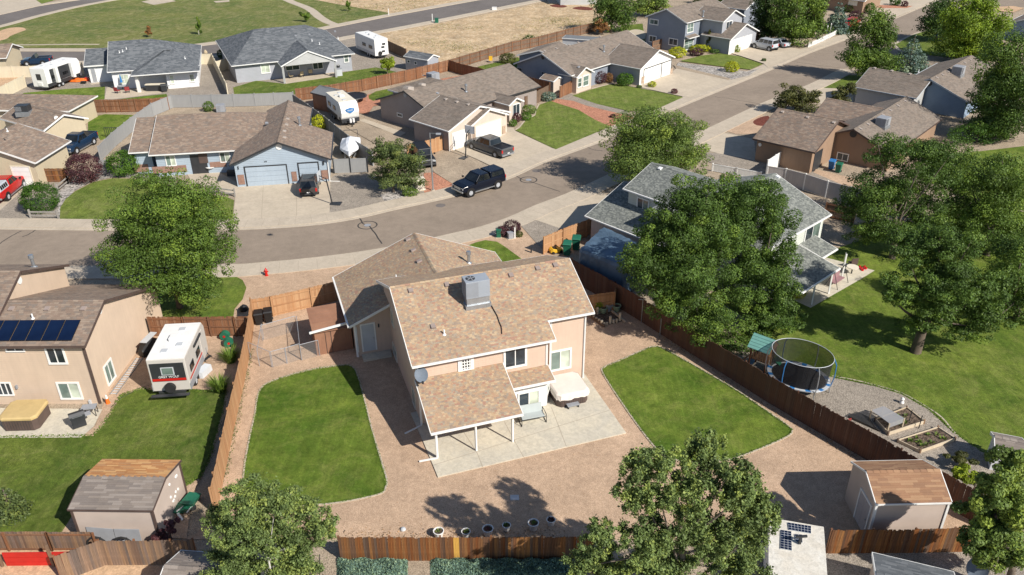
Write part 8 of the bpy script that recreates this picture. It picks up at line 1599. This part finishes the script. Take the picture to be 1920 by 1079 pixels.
for i in range(6): part(t, 'plank', 'lumber', lambda b: b.bar((-1.2 + .1 * i, -.3 + .12 * i, .1 + .06 * (i % 3)), (1.2, -.3 + .13 * i, .12 + .06 * (i % 3)), .14, .05))
one('metal_gate_panel', 'dark metal grid panel standing on the back lawn', 'panel', 'dark', lambda b: [b.bar(G(199 + i * 4.2, 259), G(199 + i * 4.2, 259) + Vector((0, 0, 1.2)), .05, .05) for i in range(7)] + [b.bar(G(199, 259, z), G(224, 259, z), .05, .05) for z in (.1, 1.2)]) if False else None
t = T('metal_gate_panel', 'dark metal grid panel standing on the back lawn', 'panel', (211, 259))
for i in range(8): p = G(199 + i * 3.6, 259); part(t, 'bar', 'dark', lambda b: b.bar(p, p + Vector((0, 0, 1.3)), .05, .05), world=True)
for z in (.05, 1.3): part(t, 'rail', 'dark', lambda b: b.bar(G(199, 259) + Vector((0, 0, z)), G(224.2, 259) + Vector((0, 0, z)), .06, .06), world=True)
table('child table with blue legs on the sage house patio', (1596, 515), 'cream', .5); chair('brown chair beside the child table on the sage patio', (1597, 502), 190, 'brown', 1.1); one('toy_pile', 'red toys scattered on the shaded sage patio', 'toys', 'red', lambda b: [b.cyl(G(1610 + i * 3, 504 + (i % 3) * 3), G(1610 + i * 3, 504 + (i % 3) * 3) + Vector((.1, .05, .25)), .12, .08, 6) for i in range(5)] and None, kind='stuff')
t = T('patio_swing', 'mauve patio swing under the sage patio roof', 'swing', (1568, 535), 43); mv = m_plain('mauve fabric', (.3, .17, .18), .8); part(t, 'seat', mv, lambda b: b.box(-.8, .8, -.25, .25, .45, .52)); part(t, 'backrest', mv, lambda b: b.box(-.8, .8, .25, .3, .52, 1.0))
for x in (-.9, .9): part(t, 'frame_leg', 'dark', lambda b: b.tube([(x, -.6, 0), (x, 0, 1.6), (x, .6, 0)], .03))
one('shop_light_pole', 'thin pole beside the mauve swing', 'pole', 'steel', lambda b: b.bar(G(1580, 505), G(1580, 505) + Vector((0, 0, 1.6)), .05, .05))
one('yard_chairs', 'yellow chair by the dark fence of the ranch back yard', 'chair', 'yellow', lambda b: (b.box(G(920, 118).x - .3, G(920, 118).x + .3, G(920, 118).y - .25, G(920, 118).y + .25, .35, .42), b.box(G(920, 118).x - .3, G(920, 118).x + .3, G(920, 118).y + .22, G(920, 118).y + .28, .42, 1.0)))
one('straw_bundle', 'small straw coloured bundle at the cream fence end by the far street', 'bundle', 'lumber', lambda b: b.lathe([(.2, 0), (.35, .3), (.3, .5), (.1, .8)], G(386, 103)))
# person on the far corner lawn: one continuous skinned body
def person(label, px, rz=0, H_=1.72):
    t = T('person', label, 'person', px, rz)
    sk = {'pel': ((0, 0, .93), .15), 'ch': ((.03, 0, 1.28), .17), 'nk': ((.05, 0, 1.48), .06), 'hd': ((.08, 0, 1.6), .1), 'ht': ((.08, 0, 1.7), .07)}
    for s, n_ in ((-1, 'l'), (1, 'r')):
        sk['sh' + n_] = ((.03, s * .19, 1.4), .07); sk['el' + n_] = ((.12, s * .27, 1.14), .05); sk['wr' + n_] = ((.28, s * .24, .96), .035); sk['ha' + n_] = ((.35, s * .22, .92), .04)
        sk['hp' + n_] = ((0, s * .09, .88), .1); sk['kn' + n_] = ((.06 * s, s * .11, .48), .07); sk['an' + n_] = ((-.04 + .12 * s, s * .11, .09), .045); sk['to' + n_] = ((.12 + .12 * s, s * .12, .04), .045)
    E_ = [('pel', 'ch'), ('ch', 'nk'), ('nk', 'hd'), ('hd', 'ht')] + [e for n_ in 'lr' for e in (('ch', 'sh' + n_), ('sh' + n_, 'el' + n_), ('el' + n_, 'wr' + n_), ('wr' + n_, 'ha' + n_), ('pel', 'hp' + n_), ('hp' + n_, 'kn' + n_), ('kn' + n_, 'an' + n_), ('an' + n_, 'to' + n_))]
    names = list(sk); me = bpy.data.meshes.new('body'); me.from_pydata([sk[k][0] for k in names], [(names.index(a), names.index(b_)) for a, b_ in E_], [])
    m = NT('skin and clothes'); o = bpy.data.objects.new('body', me); put(o, t); o.modifiers.new('skin', 'SKIN')
    for i, k in enumerate(names): me.skin_vertices[0].data[i].radius = (sk[k][1], sk[k][1])
    me.skin_vertices[0].data[0].use_root = True; sp = m.new('ShaderNodeSeparateXYZ'); m.link(m.x, sp.inputs[0]); m.out(m.ramp(m.math('DIVIDE', sp.outputs[2], 1.8), [(0, (.55, .3, .22)), (.3, (.5, .1, .12)), (.53, (.03, .09, .4)), (.81, (.5, .3, .2)), (.93, (.06, .04, .03))], 'CONSTANT'), .8); me.materials.append(m.m)
    s_ = o.modifiers.new('sub', 'SUBSURF'); s_.levels = s_.render_levels = 2
person('person in a blue top walking on the corner lawn under the maple', (1753.5, 79), 200)

# small growth and litter along edges
def along(label, px, n, w, size, mat, name='grass_tufts', cat='grass', hz=.06, closed=False, smooth_=False):
    p = smooth(px) if smooth_ else list(px)
    if closed: p = p + [p[0]]
    P_ = [G(*q) for q in p]; g = random.Random(sum(map(ord, label))); ls = [(b - a).length for a, b in zip(P_[:-1], P_[1:])]; tot = sum(ls); mb = MB()
    for _ in range(n):
        d = g.random() * tot; i = 0
        while i < len(ls) - 1 and d > ls[i]: d -= ls[i]; i += 1
        c = P_[i] + (P_[i + 1] - P_[i]) * (d / ls[i]) + Vector((g.gauss(0, w), g.gauss(0, w), 0)); c.z = .03 + g.random() * hz; a = Vector((g.gauss(0, 1), g.gauss(0, 1), g.gauss(0, .6))).normalized() * size * g.uniform(.5, 1.4); b = a.cross(Vector((g.gauss(0, .4), g.gauss(0, .4), 1))).normalized() * size * .5; mb.ct = g.random(); mb.quad(c - a, c - b, c + a, c + b)
    o = mb.build(name, leafmat(mat)); tag(o, label, cat, None, 'stuff')
LEAF['litter'] = m_leaf('foliage litter', (.22, .15, .09), .5, 0)
along('ragged grass blades along the border of the left main lawn', LL, 3500, .05, .05, 'mid', closed=True, smooth_=True)
along('ragged grass blades along the border of the right main lawn', RL, 3500, .05, .05, 'mid', closed=True, smooth_=True)
along('ragged grass blades along the curved edge of the far right lawn', [(1560, 708), (1640, 725), (1690, 740), (1740, 768), (1785, 810), (1840, 848)], 2000, .07, .06, 'mid')
along('ragged grass edge of the left neighbour lawn', [(0, 822), (100, 820), (175, 818), (195, 798), (228, 742), (265, 730), (310, 738), (424, 734), (412, 790), (392, 860), (375, 896), (350, 912)], 3000, .09, .06, 'mid')
along('dry weeds and litter at the foot of the long brown fence', [(1240, 634), (1440, 762), (1615, 864), (1740, 938)], 1200, .18, .05, 'litter', 'leaf_litter', 'leaf litter')
along('leaf litter at the foot of the bottom fence', [(640, 1010), (1050, 1008)], 900, .35, .05, 'litter', 'leaf_litter', 'leaf litter')
along('leaf litter scattered over the pink gravel yard', [(700, 960), (900, 930), (1150, 880), (1400, 900), (1560, 850)], 900, 1.5, .035, 'litter', 'leaf_litter', 'leaf litter', .01)
along('fallen leaves scattered over the far right lawn', [(1500, 620), (1620, 640), (1780, 700), (1880, 760)], 500, 2.2, .07, 'litter', 'leaf_litter', 'leaf litter', .02)
along('weeds along the foot of the left cedar fence', [(420, 905), (450, 765), (472, 655)], 700, .12, .05, 'dull', 'weeds', 'weeds')
for o in list(bpy.data.objects):
    if o.parent is None and o.type == 'EMPTY' and not any(x.parent == o for x in bpy.data.objects): bpy.data.objects.remove(o)
